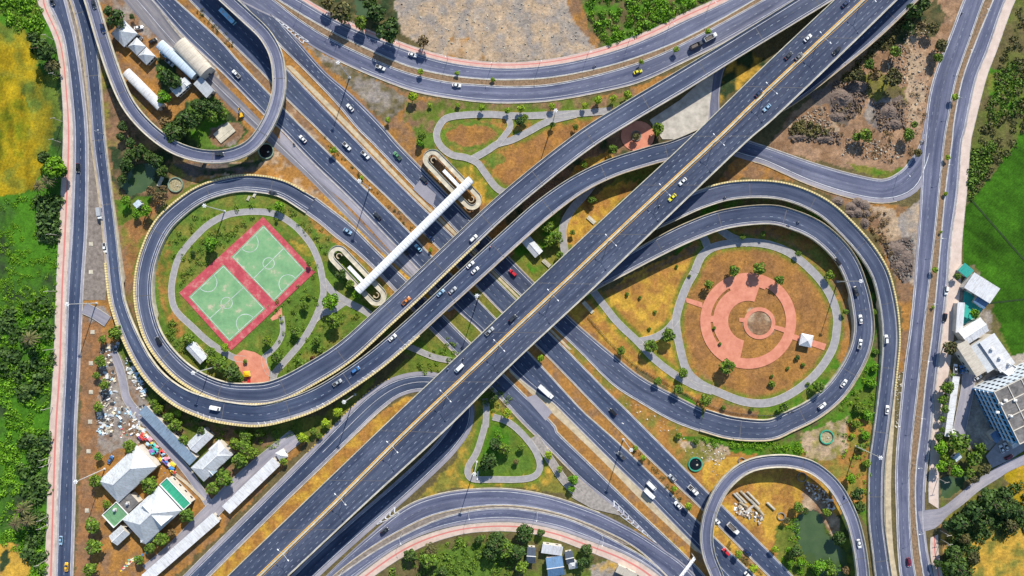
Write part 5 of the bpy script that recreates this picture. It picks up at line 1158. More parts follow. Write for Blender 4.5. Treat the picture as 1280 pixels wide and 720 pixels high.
def house(label, cat, px, py, L, Wd, ang, h=4.0, kind='gable', rise=1.6, roof=None, over=.5, wall=None, name='house', wins=3, roof2=None, par=None, base0=0.0):
    """px,py: centre of the roof; L,Wd in survey px; ang in degrees (anticlockwise); all parts under one Empty"""
    x, y, _ = W(px, py, h); a = math.radians(ang); k = (H - h) / H * S; L *= k; Wd *= k
    root = par if par else empty(name, (x, y, 0), a, label=label, cat=cat)
    ox, oy = (0, 0)
    wall = wall or WALL; roof = roof or RG
    def put(o):
        o.parent = root
        if par:
            inv = Matrix.Rotation(-root.rotation_euler.z, 4, 'Z') @ Matrix.Translation((-root.location.x, -root.location.y, 0))
            o.matrix_local = inv @ Matrix.Translation((x, y, 0)) @ Matrix.Rotation(a, 4, 'Z')
        return o
    hl, hw = L / 2 - over, Wd / 2 - over
    mb = MB(); mb.box((0, 0, (h - .08 + base0) / 2), (2 * hl, 2 * hw, h - .08 - base0)); w = put(mb.obj('wall', wall))
    l, d = L / 2, Wd / 2; t = .14
    rb = MB()
    if kind == 'flat':
        rb.box((0, 0, h), (L, Wd, .25))
        r_ = put(rb.obj('roof', roof)); pb = MB(); e = .3; pb.box((0, d - e / 2, h + .40), (L, e, .55)); pb.box((0, -d + e / 2, h + .40), (L, e, .55)); pb.box((l - e / 2, 0, h + .40), (e, Wd - 2 * e, .55)); pb.box((-l + e / 2, 0, h + .40), (e, Wd - 2 * e, .55))
        q = put(pb.obj('parapet', WALLW))
    elif kind == 'deck':
        rb.box((0, 0, h), (L, Wd, .2)); r_ = put(rb.obj('roof', roof))
    elif kind == 'barrel':
        n = 10; v = []
        for i in range(n + 1):
            th = math.pi * i / n; yy = -d * math.cos(th); zz = h + rise * math.sin(th); v += [(-l, yy, zz), (l, yy, zz), (-l, yy * .985, zz - t), (l, yy * .985, zz - t)]
        f = []
        for i in range(n):
            b0, b1 = 4 * i, 4 * i + 4; f += [(b0, b0 + 1, b1 + 1, b1), (b0 + 2, b1 + 2, b1 + 3, b0 + 3), (b0, b1, b1 + 2, b0 + 2), (b0 + 1, b0 + 3, b1 + 3, b1 + 1)]
        rb.add(v, f); r_ = put(rb.obj('roof', roof, smooth=False))
        pts = [(-d * math.cos(math.pi * i / n) * .96, h + (rise - .15) * math.sin(math.pi * i / n)) for i in range(n + 1)]
        for xx in (-l + over, l - over): gb = MB(); gb.add([(xx, p[0], p[1]) for p in pts], [tuple(range(n + 1))]); put(gb.obj('gable_wall', wall))
    else:
        ri = {'gable': l, 'hip': max(0.05, l - d), 'pyramid': 0.02, 'mono': None}[kind]
        if kind == 'mono':
            v = [(-l, -d, h), (l, -d, h), (l, d, h + rise), (-l, d, h + rise)]; v += [(p[0], p[1], p[2] - t) for p in v]
            rb.add(v, [(0, 1, 2, 3), (7, 6, 5, 4), (0, 4, 5, 1), (1, 5, 6, 2), (2, 6, 7, 3), (3, 7, 4, 0)]); r_ = put(rb.obj('roof', roof))
        else:
            v = [(-l, -d, h), (l, -d, h), (l, d, h), (-l, d, h), (-ri, 0, h + rise), (ri, 0, h + rise)]; n0 = len(v); v += [(p[0], p[1], p[2] - t) for p in v]
            fs = [(0, 1, 5, 4), (2, 3, 4, 5), (1, 2, 5), (3, 0, 4)]
            if kind == 'gable': fs = fs[:2]
            un = [tuple(i + n0 for i in reversed(q)) for q in fs]; rim = [(0, n0, n0 + 1, 1), (2, n0 + 2, n0 + 3, 3)]
            rim += [(1, n0 + 1, n0 + 2, 2), (3, n0 + 3, n0, 0)] if kind != 'gable' else [(1, 5, n0 + 5, n0 + 1), (5, 2, n0 + 2, n0 + 5), (3, 4, n0 + 4, n0 + 3), (4, 0, n0, n0 + 4)]
            rb.add(v, fs + un + rim); r_ = put(rb.obj('roof', roof))
            if kind == 'gable':
                for xx in (-l + over, l - over): gb = MB(); gb.add([(xx, -hw, h - .1), (xx, hw, h - .1), (xx, 0, h + rise * (1 - over / d) - .05)], [(0, 1, 2)]); put(gb.obj('gable_wall', wall))
            cap = MB(); cap.box((0, 0, h + rise + .03), (2 * ri + .3, .35, .12)); c_ = cap.obj('ridge_cap', roof2 or WALLW); c_.parent = r_
    if roof2 is not None and kind in ('gable', 'hip'):
        r_.data.materials.append(roof2); r_.data.polygons[0].material_index = 1
    for i in range(wins):
        for sg in (-1, 1):
            wb = MB(); xx = -hl + 2 * hl * (i + .5) / wins; wb.box((xx, sg * (hw + .02), min(h * .55, 1.6)), (min(1.5, hl * .5), .08, 1.1)); put(wb.obj('window', WINM))
    db = MB(); db.box((hl + .02, 0, 1.0), (.08, min(1.2, hw), 2.0)); put(db.obj('door', RD))
    return root

pav = 'pavilions with pyramid roofs'
r = house('largest white pyramid roofed pavilion inside the curled ramp', 'pavilion', 155, 42, 24, 24, 45, 3.6, 'pyramid', 3.6, RG, name='pavilion', roof2=None)
house('middle pyramid roofed pavilion between its larger and smaller neighbours', 'pavilion', 171, 58, 16, 16, 45, 3.2, 'pyramid', 2.6, RG, name='pavilion')
house('lowest pyramid roofed pavilion nearest the long white shed', 'pavilion', 183, 70, 16, 16, 45, 3.2, 'pyramid', 2.6, RG, name='pavilion')
house('long narrow warehouse with white and pale blue curved roof', 'warehouse', 222, 75, 60, 13, -42, 4.5, 'barrel', 1.3, RP, name='warehouse')
house('broad warehouse with cream curved roof beside the highway', 'warehouse', 241, 72, 50, 20, -47, 5.5, 'barrel', 1.8, RC, name='warehouse')
house('long white shed with curved roof inside the curled ramp', 'shed', 179.5, 112, 62, 12.5, -45, 3.5, 'barrel', 1.2, RW, name='shed')
r = house('grey L shaped hut between the trees inside the curled ramp', 'hut', 224, 109, 20, 15, 42, 3.2, 'gable', 1.0, RG, name='hut')
house(None, None, 231, 104, 11, 12, -48, 3.1, 'gable', .9, RG, par=r, wins=1)
house('small grey flat roofed hut with blue corner beside the service road', 'hut', 255, 109, 24, 14, -47, 3.2, 'mono', .8, RG, name='hut')
house('tiny pale hut by the murky pond', 'hut', 172, 255, 9, 7, 40, 2.4, 'mono', .4, RP, name='hut', wins=1, over=.2)
house('small white and grey gabled shed in the left park', 'shed', 246, 441, 27, 13, -48, 3, 'gable', 1.2, RG, name='shed', roof2=RW)
house('small gabled shed between the ramps and main flyover', 'shed', 665, 308, 27, 13, -49, 3, 'gable', 1.2, RG, name='shed', roof2=RW)
house('square white pyramid roofed kiosk east of the circular plaza', 'kiosk', 1008, 425.5, 15.5, 15.5, -12, 2.8, 'pyramid', 1.8, RW, name='kiosk', wins=1)
# south-west
rA = house('large grey and white hall nearest the left-hand road', 'hall', 159.5, 592.5, 66, 37, 43, 6, 'hip', 5.4, RS, name='hall', roof2=RG, wins=6)
house(None, None, 153, 601, 26, 8, 43, 7.0, 'mono', -1.0, RB, par=rA, wins=0, over=.2, base0=5.6)
rB = house('biggest white and grey hall with a teal roof terrace', 'hall', 190, 644, 62, 42, 43, 6.5, 'hip', 6.0, RS, name='hall', roof2=RG, wins=6)
house(None, None, 219.5, 617, 44, 13, -47, 6.2, 'flat', 0, RGT, par=rB, wins=4)
house(None, None, 197, 640, 34, 27, -47, 6.6, 'gable', 5.4, RS, par=rB, wins=0, base0=5.0)
house(None, None, 184, 671, 15, 14, 43, 5.0, 'gable', 1.8, RG, par=rB, wins=1)
rC = house('green flat roofed annex with white parapet', 'annex', 144.5, 643, 25, 22, 43, 5, 'flat', 0, RGN, name='annex')
house(None, None, 161, 629, 19, 17, 43, 5.2, 'deck', 0, RCG, par=rC, wins=1)
house('small grey porch building in front of the green roofed annex', 'porch', 149, 669, 21, 16, 43, 3.6, 'gable', 1.2, RG, name='porch', wins=1)
house('long blue grey workshop shed under the outer ramp', 'shed', 210, 544, 92, 14, -46, 4.2, 'mono', 1.0, RB, name='shed', wins=8)
house('white gabled house at the end of the long blue grey shed', 'house', 250, 550, 30, 17, 44, 4, 'gable', 1.6, RG, name='house', roof2=RW)
rH = house('pale grey house with three roofs above the service lane', 'house', 264, 577, 48, 24, 43, 4.4, 'hip', 2.2, RG, name='house', wins=4)
house(None, None, 276, 565, 18, 26, 43, 4.2, 'gable', 1.8, RW, par=rH, wins=1)
house(None, None, 262, 587, 16, 12, -47, 4.0, 'gable', 1.4, RB, par=rH, wins=1)
house('upper long white roofed shelter beside the service lane', 'shelter', 314, 607, 88, 13.5, 44, 3.6, 'mono', .4, RW, name='shelter', wins=8)
house('lower long white roofed shelter beside the service lane', 'shelter', 226, 685, 118, 13.5, 41, 3.6, 'mono', .4, RW, name='shelter', wins=10)
house('small white tent canopy at the top of the service lane', 'tent', 352, 568.5, 12, 12, 30, 2.6, 'pyramid', 1.6, RW, name='tent', wins=0)
# right-hand workshops
house('white sheet roofed workshop beside the paddy field', 'workshop', 1227, 360, 38, 22, -32, 5, 'mono', .8, RW, name='workshop')
house('small teal roofed shelter at the corner of the paddy field', 'shelter', 1207, 338, 15, 12, -40, 3, 'mono', .6, RT, name='shelter', wins=0)
house('narrow upright white roofed shed beside the teal floor', 'shed', 1200, 397, 9, 38, -3, 4, 'mono', .4, RW, name='shed', wins=0)
house('white roofed workshop below the teal floor', 'workshop', 1217, 414, 33, 20, 33, 5.5, 'gable', 1.2, RW, name='workshop')
house('small dark blue roofed lean-to by the teal floor', 'lean-to', 1226, 378, 16, 10, -35, 3, 'mono', .5, RBB, name='lean_to', wins=0)
r = house('beige and grey roofed factory around a blue court', 'factory', 1214, 448, 46, 14, -57, 6.5, 'mono', .5, RC, name='factory', wins=4)
house(None, None, 1246, 441, 46, 21, -55, 6.5, 'mono', .8, RW, par=r, wins=3)
house(None, None, 1229, 446, 40, 14, -55, 5.2, 'mono', .3, RG, par=r, wins=0)
house('small white roofed block between factory and tall building', 'block', 1259, 460, 17, 15, -35, 6, 'flat', 0, RW, name='block', wins=1)
house('long thin white roofed shed along the dusty sidewalk', 'shed', 1190, 508, 76, 9, 82, 3.6, 'mono', .3, RW, name='shed', wins=0)
house('small white roof among the trees beside the sidewalk', 'hut', 1188, 541, 12, 9, 5, 3, 'gable', .8, RW, name='hut', wins=1)
house('small blue workshop roof near the side lane', 'workshop', 1253, 540, 30, 14, 35, 4, 'mono', .6, RBB, name='workshop', wins=1)
house('white and grey hut at the right edge near the side lane', 'hut', 1270, 552, 16, 12, 30, 3.6, 'gable', 1, RG, name='hut', wins=1)
house('little pale hut among trees by the small pond', 'hut', 1196, 572, 11, 8, 40, 2.6, 'mono', .4, RP, name='hut', wins=1)
# tall building with gridded roof
def tower():
    h = 16.0; O = WV(1242, 490, h); O.z = 0; u = WV(1266, 539, h); v_ = WV(1279, 470, h); u.z = v_.z = 0
    u = (u - O); v_ = (v_ - O); u = u / u.length; v_ = (v_ - u * v_.dot(u)); v_.normalize(); Lu, Lv = 29.0, 30.0
    a = math.atan2(u.y, u.x); root = empty('office_block', (O.x, O.y, 0), a, label='tall blue fronted office block with a gridded grey concrete roof', cat='office block')
    s = 1 if (Vector((-u.y, u.x, 0)).dot(v_) > 0) else -1
    def P(o): o.parent = root; return o
    mb = MB(); mb.box((Lu / 2, s * Lv / 2, h / 2), (Lu, Lv, h)); P(mb.obj('wall', WALLG))
    mb = MB(); mb.box((Lu / 2, s * Lv / 2, h + .12), (Lu + .4, Lv + .4, .24)); rf = P(mb.obj('roof', RCG))
    mb = MB()
    for i in range(5): mb.box((Lu * i / 4, s * Lv / 2, h + .42), (.35, Lv, .36))
    for i in range(5): mb.box((Lu / 2, s * Lv * i / 4, h + .44), (Lu, .35, .36))
    g = mb.obj('roof_beam_grid', WALL); g.parent = rf
    mb = MB(); mb.box((Lu / 2, -s * .25, h / 2), (Lu - .6, .5, h - .5)); fc = P(mb.obj('facade', BLUEW))
    for fl in range(5):
        for i in range(9):
            wb = MB(); wb.box((1.8 + i * 3.1, -s * .53, 1.9 + fl * 3.1), (2.3, .12, 1.7)); w_ = wb.obj('window', WINM); w_.parent = fc
    for fl in range(4):
        wb = MB(); wb.box((Lu / 2, -s * .75, 3.35 + fl * 3.1), (Lu, .55, .25)); w_ = wb.obj('balcony_ledge', WALLW); w_.parent = fc
    for fl in range(5):
        for i in range(8):
            wb = MB(); wb.box((-.04, s * (2.4 + i * 3.5), 1.9 + fl * 3.1), (.1, 1.4, 1.5)); P(wb.obj('window', WINM))
    bb = MB(); bb.box((Lu * .25, s * Lv * .7, h + 1.3), (4, 5, 2.2)); P(bb.obj('stair_hut', WALL))
tower()
# bottom houses
house('dark roofed narrow house under trees beyond the bottom road', 'house', 664, 694, 11, 20, -4, 4, 'gable', 1.4, RD, name='house', wins=1)
house('white roofed house with blue wing beyond the bottom road', 'house', 690, 687, 26, 12, -8, 4, 'mono', .8, RW, name='house', wins=2)
house('blue roofed house beyond the bottom road', 'house', 694, 708, 21, 24, 8, 4.4, 'gable', 1.8, RBB, name='house', wins=2)
house('dark grey hut right of the blue roofed house', 'hut', 712, 697, 10, 16, 12, 3.2, 'gable', 1, RD, name='hut', wins=1)
house('small pale hut at the garden edge beyond the bottom road', 'hut', 716, 706, 11, 10, 10, 3, 'hip', 1, RG, name='hut', wins=1)
house('beige roofed hut at the bottom edge beside the pink sidewalk', 'hut', 783, 716, 26, 10, -25, 3.2, 'mono', .5, RC, name='hut', wins=1)

# water tanks, vents and patched sheets on the larger roofs
TK = flat('tank_steel', (.55, .57, .6), .35, .15, metal=.4)
for px, py, h, lab in [(1250, 505, 16.4, 'left steel water tank on the gridded office roof'), (1262, 520, 16.4, 'right steel water tank on the gridded office roof'), (1260, 455, 6.9, 'steel water tank on the small white roofed block'), (144, 637, 5.4, 'steel water tank on the green roofed annex'), (160, 629, 5.5, 'steel water tank on the concrete roof between the halls')]:
    r = empty('water_tank', W(px, py, h), label=lab, cat='water tank'); mb = MB(); mb.tube((0, 0, 0), (0, 0, 1.5), .75, n=14); mb.tube((0, 0, 1.5), (0, 0, 1.8), .75, .2, n=14); mb.obj('tank', TK, r); mb = MB(); mb.box((0, 0, .08), (1.7, 1.7, .16)); mb.obj('stand', M['frame'] if 'frame' in M else WALL, r)
for k, (px, py, h) in enumerate([(1246, 515, 16.4), (1256, 500, 16.4), (1268, 500, 16.4), (1240, 436, 7.3), (1250, 447, 7.3)]):
    mb = MB(); mb.box((0, 0, .45), (1.6, 1.1, .9)); mb.tube((0, 0, .9), (0, 0, 1.0), .4, n=10); o = mb.obj('air_conditioner', WALLW); o.location = W(px, py, h); tag(o, f'{ORD[k]} air conditioner box counted from the left on the right-hand roofs' if False else f'{["lower left", "middle", "upper right", "upper left factory", "lower factory"][k]} air conditioner box on the right-hand roofs', 'air conditioner')

# ================================================================== VEHICLES
def outline(x0, x1, hw, n=6, nose=.35, tail=.2):
    """rounded plan of a vehicle, nose at +x"""
    P = []
    for k in range(n + 1):
        t = math.pi / 2 * k / n; P.append((x1 - nose + nose * math.cos(t), (hw - nose) + nose * math.sin(t)))
    for k in range(n + 1):
        t = math.pi / 2 * k / n; P.append((x0 + tail - tail * math.sin(t), (hw - tail) + tail * math.cos(t)))
    return P + [(x, -y) for x, y in P[::-1]]
def loft(layers, cap=True, base=True):
    mb = MB(); n = len(layers[0][0]); v = [(x, y, z) for pts, z in layers for x, y in pts]; f = []
    for k in range(len(layers) - 1):
        for i in range(n): f.append((k * n + i, k * n + (i + 1) % n, (k + 1) * n + (i + 1) % n, (k + 1) * n + i))
    if cap: f.append(tuple(range((len(layers) - 1) * n, len(layers) * n)))
    if base: f.append(tuple(range(n))[::-1])
    mb.add(v, f); return mb
PAINT = {'white': (.78, .79, .80), 'silver': (.42, .44, .47), 'black': (.012, .013, .016), 'dark': (.03, .035, .045), 'navy': (.012, .03, .10), 'blue': (.05, .17, .42), 'lightblue': (.28, .45, .62),
         'red': (.55, .02, .03), 'maroon': (.20, .01, .03), 'taxi': (.72, .66, .02), 'yellow': (.80, .45, .01), 'green': (.10, .28, .12), 'orange': (.70, .22, .03), 'grey': (.14, .15, .17), 'cyan': (.25, .55, .75)}
PM = {k: paint('paint_' + k, c) for k, c in PAINT.items()}
M['headl'] = flat('headlight_glass', (.75, .76, .74), .15, .05); M['load'] = flat('load_gravel', (.14, .12, .11), .95, .4, 2); M['tarp'] = flat('tarp_pale_green', (.55, .70, .60), .7, .15, 1)
M['frame'] = flat('chassis', (.05, .05, .055), .8, .2)
def wheel_mesh(r=.33, w=.22):
    mb = MB(); mb.tube((0, -w / 2, 0), (0, w / 2, 0), r, n=14, mi=0); mb.tube((0, -w / 2 - .01, 0), (0, w / 2 + .01, 0), r * .55, n=10, mi=1)
    me = bpy.data.meshes.new('wheel'); me.from_pydata(mb.v, [], mb.f); me.materials.append(M['rubber']); me.materials.append(M['chrome']); me.polygons.foreach_set('material_index', mb.m); return me
WH, WHB = wheel_mesh(), wheel_mesh(.5, .3)
def mk(mb, name, mat):
    me = bpy.data.meshes.new(name); me.from_pydata(mb.v, [], mb.f); me.materials.append(mat); me.update(); return (name, me)
def veh_parts(kind):
    """list of (name, mesh, painted?, location)"""
    R_ = []
    def wheels(xs, hw, me=WH, z=.33):
        for x in xs:
            for s in (-1, 1): R_.append(('wheel', me, 0, (x, s * hw, z)))
    def lights(x1, x0, hw, z=.68):
        for s in (-1, 1):
            a = MB(); a.box((x1 - .10, s * (hw - .32), z), (.22, .36, .16)); R_.append((*mk(a, 'headlight', M['headl']), 0, (0, 0, 0)))
            a = MB(); a.box((x0 + .06, s * (hw - .28), z + .08), (.14, .34, .16)); R_.append((*mk(a, 'tail_light', M['redlens']), 0, (0, 0, 0)))
    if kind in ('sedan', 'suv'):
        x0, x1, hw = -2.35, 2.35, .9
        hgt = 1.43 if kind == 'sedan' else 1.68
        b = loft([(outline(x0 + .1, x1 - .1, hw - .08, nose=.5, tail=.35), .22), (outline(x0, x1, hw, nose=.55, tail=.38), .45), (outline(x0, x1 - .03, hw, nose=.6, tail=.4), .72), (outline(x0 + .12, x1 - .35, hw - .08, nose=.7, tail=.45), .92)])
        R_.append((*mk(b, 'body', PM['white']), 1, (0, 0, 0)))
        if kind == 'sedan': g = [(outline(-1.85, 1.05, .80, nose=.25, tail=.25), .90), (outline(-1.2, .30, .62, nose=.2, tail=.2), hgt - .03)]; rf = (-1.13, .22, .60)
        else: g = [(outline(-2.2, 1.05, .82, nose=.25, tail=.2), .90), (outline(-2.0, .45, .66, nose=.2, tail=.15), hgt - .03)]; rf = (-1.95, .38, .65)
        R_.append((*mk(loft(g), 'windows', M['glass']), 0, (0, 0, 0)))
        R_.append((*mk(loft([(outline(rf[0], rf[1], rf[2], nose=.18, tail=.15), hgt - .04), (outline(rf[0] + .05, rf[1] - .05, rf[2] - .05, nose=.15, tail=.12), hgt + .02)]), 'roof', PM['white']), 1, (0, 0, 0)))
        lights(x1, x0, hw); wheels((-1.38, 1.42), .80)
        for s in (-1, 1):
            a = MB(); a.box((.85, s * 1.0, .98), (.16, .22, .14)); R_.append((*mk(a, 'wing_mirror', PM['white']), 1, (0, 0, 0)))
    elif kind == 'pickup':
        x0, x1, hw = -2.6, 2.6, .92
        b = loft([(outline(x0 + .1, x1 - .1, hw - .06, nose=.45, tail=.1), .35), (outline(x0, x1, hw, nose=.5, tail=.12), .55), (outline(x0, x1 - .03, hw, nose=.5, tail=.12), .85), (outline(x0 + .03, x1 - .3, hw - .05, nose=.55, tail=.12), 1.0)])
        R_.append((*mk(b, 'body', PM['white']), 1, (0, 0, 0)))
        R_.append((*mk(loft([(outline(-.75, 1.35, .82, nose=.22, tail=.08), .98), (outline(-.6, .72, .66, nose=.18, tail=.06), 1.62)]), 'windows', M['glass']), 0, (0, 0, 0)))
        R_.append((*mk(loft([(outline(-.55, .65, .64, nose=.15, tail=.06), 1.6), (outline(-.5, .6, .6, nose=.12, tail=.06), 1.67)]), 'roof', PM['white']), 1, (0, 0, 0)))
        a = MB(); a.box((-1.68, 0, 1.01), (1.6, 1.5, .05)); R_.append((*mk(a, 'bed_liner', M['frame']), 0, (0, 0, 0)))
        a = MB(); [a.box((-1.68, s * .82, 1.08), (1.8, .1, .2)) for s in (-1, 1)]; a.box((-2.53, 0, 1.08), (.1, 1.54, .2)); R_.append((*mk(a, 'bed_rail', PM['white']), 1, (0, 0, 0)))
        lights(x1, x0, hw, .75); wheels((-1.6, 1.6), .83)
    elif kind == 'van':
        x0, x1, hw = -2.7, 2.6, .96
        b = loft([(outline(x0, x1, hw, nose=.4, tail=.1), .3), (outline(x0, x1, hw, nose=.45, tail=.12), 1.0), (outline(x0, x1 - .55, hw - .03, nose=.4, tail=.12), 1.3), (outline(x0 + .05, x1 - 1.15, hw - .1, nose=.3, tail=.15), 2.02), (outline(x0 + .2, x1 - 1.35, hw - .22, nose=.3, tail=.15), 2.1)])
        R_.append((*mk(b, 'body', PM['white']), 1, (0, 0, 0)))
        a = MB(); a.add([(2.02, -.74, 1.32), (2.02, .74, 1.32), (1.52, .68, 1.96), (1.52, -.68, 1.96)], [(0, 1, 2, 3)]); R_.append((*mk(a, 'windscreen', M['glass']), 0, (.06, 0, .02)))
        lights(x1, x0, hw, .8); wheels((-1.7, 1.65), .86)
    elif kind in ('truck', 'dumper', 'longtruck', 'bus'):
        Lb = {'truck': 5.2, 'dumper': 5.0, 'longtruck': 7.6, 'bus': 8.2}[kind]
        if kind == 'bus':
            b = loft([(outline(-5, 5, 1.22, nose=.3, tail=.25), .4), (outline(-5, 5, 1.25, nose=.35, tail=.25), 1.6), (outline(-5, 4.9, 1.22, nose=.35, tail=.25), 2.7), (outline(-4.85, 4.7, 1.1, nose=.3, tail=.25), 2.9)])
            R_.append((*mk(b, 'body', PM['white']), 1, (0, 0, 0)))
            a = MB(); a.box((3.6, 0, 2.3), (2.6, 2.46, .9)); R_.append((*mk(a, 'driver_section', PM['navy']), 0, (0, 0, 0)))
            a = MB(); a.box((4.93, 0, 1.9), (.12, 2.2, 1.0)); R_.append((*mk(a, 'windscreen', M['glass']), 0, (0, 0, 0)))
            for x in (-2.5, 1.5):
                a = MB(); a.box((x, 0, 2.98), (1.4, 1.2, .2)); R_.append((*mk(a, 'roof_vent', PM['silver']), 0, (0, 0, 0)))
            lights(5, -5, 1.2, .9); wheels((-3, 3.2), 1.1, WHB, .5); return R_
        x1 = Lb / 2 + 1.2
        b = loft([(outline(x1 - 1.9, x1, 1.08, nose=.3, tail=.08), .5), (outline(x1 - 1.9, x1, 1.12, nose=.3, tail=.08), 1.4), (outline(x1 - 1.85, x1 - .35, 1.02, nose=.3, tail=.08), 2.35), (outline(x1 - 1.7, x1 - .5, .9, nose=.25, tail=.08), 2.45)])
        R_.append((*mk(b, 'cab', PM['white']), 1, (0, 0, 0)))
        a = MB(); a.add([(x1 - .03, -.95, 1.45), (x1 - .03, .95, 1.45), (x1 - .36, .85, 2.28), (x1 - .36, -.85, 2.28)], [(0, 1, 2, 3)]); R_.append((*mk(a, 'windscreen', M['glass']), 0, (.04, 0, .02)))
        a = MB(); a.box((x1 - 2.0 - Lb / 2 + .3, 0, .8), (Lb + .8, .9, .3)); R_.append((*mk(a, 'chassis', M['frame']), 0, (0, 0, 0)))
        cx = x1 - 2.05 - Lb / 2
        if kind in ('truck', 'longtruck'):
            a = MB(); a.box((cx, 0, 2.0), (Lb, 2.3, 2.1)); R_.append((*mk(a, 'cargo_box', PM['white']), 2, (0, 0, 0)))
            a = MB(); [a.box((cx - Lb / 2 + Lb * (i + .5) / 6, 0, 3.07), (.06, 2.3, .05)) for i in range(6)]; R_.append((*mk(a, 'roof_rib', PM['silver']), 0, (0, 0, 0)))
        else:
            a = MB(); [a.box((cx, s * 1.1, 1.7), (Lb, .1, 1.2)) for s in (-1, 1)]; [a.box((cx + s * Lb / 2, 0, 1.7), (.1, 2.2, 1.2)) for s in (-1, 1)]; a.box((cx, 0, 1.1), (Lb, 2.2, .1)); R_.append((*mk(a, 'open_bed', PM['grey']), 2, (0, 0, 0)))
            a = MB(); a.box((cx, 0, 1.55), (Lb - .2, 2.0, .7), top=.7); R_.append((*mk(a, 'load', M['load']), 0, (0, 0, 0)))
        lights(x1, cx - Lb / 2, 1.1, .8)
        wheels((x1 - 1.0, cx - Lb * .15, cx - Lb * .35), .98, WHB, .5)
    return R_
VP = {}
def nearest(key, px, py):
    ln = LB[key] if not isinstance(key, Line) else key; z = 0.0
    for _ in range(3):
        x, y, _z = W(px, py, z); d = (ln.C[:, 0] - x) ** 2 + (ln.C[:, 1] - y) ** 2; i = int(d.argmin()); z = float(ln.C[i, 2])
    i0, i1 = max(0, i - 1), min(ln.n - 1, i + 1); t_ = ln.C[i1] - ln.C[i0]; return z, math.atan2(t_[1], t_[0])
nveh = [0]; seen = {}
def vehicle(kind, col, px, py, key, label, flip=0, ang=None, col2=None, scale=1.0, group='vehicles on the roads'):
    if kind not in VP: VP[kind] = veh_parts(kind)
    if key is None: z, a = 0.1, math.radians(ang)
    else: z, a = nearest(key, px, py)
    if flip: a += math.pi
    base = z + (.05 if z > .2 else .24 if key else .15)
    if key in ('R2', 'R3', 'L1', 'L2', 'R4i', 'R4o', 'main'): base = z + .03
    name = {'sedan': 'car', 'suv': 'car', 'pickup': 'pickup_truck', 'van': 'van', 'truck': 'truck', 'longtruck': 'truck', 'dumper': 'dump_truck', 'bus': 'bus'}[kind]
    cat = {'car': 'car', 'pickup_truck': 'pickup truck', 'dump_truck': 'dump truck'}.get(name, name)
    assert label not in seen, label
    seen[label] = 1
    root = empty(name, W(px, py, base), a, label=label, cat=cat, group=group); root.scale = (scale,) * 3
    for nm, me, pt, loc in VP[kind]:
        o = bpy.data.objects.new(nm, me); COL.objects.link(o); o.parent = root; o.location = loc
        if pt: o.material_slots[0].link = 'OBJECT'; o.material_slots[0].material = PM[col2 if (pt == 2 and col2) else col]
    return root
V = vehicle
mn = 'on the main flyover'
V('sedan', 'navy', 1056, 5, 'main', 'dark blue car nearest the top end of the main flyover')
V('sedan', 'white', 1009, 48, 'main', 'white car on the main flyover near its top, ahead of two dark cars')
V('suv', 'black', 1045, 64, 'main', 'black car on the main flyover beside the right parapet near the top', 1)
V('sedan', 'dark', 985, 70, 'main', 'dark car close to the median at the upper left lanes of the main flyover')
V('sedan', 'grey', 998, 71, 'main', 'grey car right beside the median near the top of the main flyover')
V('sedan', 'lightblue', 958, 135, 'main', 'pale blue car on the main flyover below the median near the curled shadow', 1)
V('sedan', 'navy', 948, 117, 'main', 'navy car above the median where the main flyover crosses the shaded ramp')
V('sedan', 'white', 853, 227, 'main', 'white car just ahead of the yellow green taxi on the main flyover', 1)
V('sedan', 'taxi', 840, 247, 'main', 'yellow green taxi on the main flyover', 1)
V('suv', 'dark', 641, 398, 'main', 'black car with teal sheen at the middle of the main flyover')
V('pickup', 'silver', 612, 414, 'main', 'silver pickup on the main flyover behind the black car')
V('van', 'white', 574, 460, 'main', 'white van on the main flyover near the motorcycles', 1)
V('pickup', 'orange', 508, 376, 'R3', 'white pickup with orange load on the inner left ramp', 1)
V('suv', 'white', 592, 298, 'R3', 'white car on the inner ramp below the covered footbridge', 1)
V('sedan', 'lightblue', 551, 366, 'R2', 'pale blue car on the outer ramp just ahead of a silver one')
V('sedan', 'silver', 566, 363, 'R2', 'silver car on the outer ramp beside a pale blue one')
V('sedan', 'white', 588, 331, 'R2', 'upper of two white cars side by side on the outer ramp')
V('sedan', 'white', 594, 338, 'R2', 'lower of two white cars side by side on the outer ramp')
V('sedan', 'white', 491, 422, 'R2', 'single white car on the outer ramp above the U shaped road')
V('suv', 'blue', 445, 462, 'R2', 'blue car on the outer ramp following a silver pickup')
V('pickup', 'silver', 422, 478, 'R2', 'silver pickup on the outer ramp in front of the blue car')
V('van', 'white', 270, 510, 'R2', 'white van at the lowest point of the outer ramp')
V('truck', 'white', 126, 267, 'R2', 'white box truck on the left ramp approach', 0, col2='silver', scale=.85)
V('pickup', 'white', 132, 310, 'R2', 'white pickup on the left ramp approach behind the truck')
V('suv', 'black', 98.5, 210, 'R1', 'black car on the long left road beside the yellow field')
V('suv', 'dark', 66, 2, 'R1', 'dark car at the very top of the left road')
V('sedan', 'lightblue', 77, 675, 'R1', 'pale blue car low on the left road above the yellow taxi')
V('sedan', 'yellow', 84, 708, 'R1', 'orange yellow taxi at the bottom of the left road', 1)
V('sedan', 'dark', 118, 6, 'L1', 'dark car at the top end of the small curled ramp')
V('suv', 'navy', 129.5, 36, 'L1', 'navy car on the small curled ramp beside the pavilions')
V('suv', 'dark', 275, 193, 'L1', 'dark car at the bottom of the small curled ramp')
V('sedan', 'dark', 342, 242, 'R3', 'dark car at the top of the left loop')
V('sedan', 'lightblue', 435, 289, 'R3', 'pale blue car where the left loop straightens towards the highway')
V('suv', 'black', 199, 426, 'R3', 'black car on the lower left bend of the inner ramp')
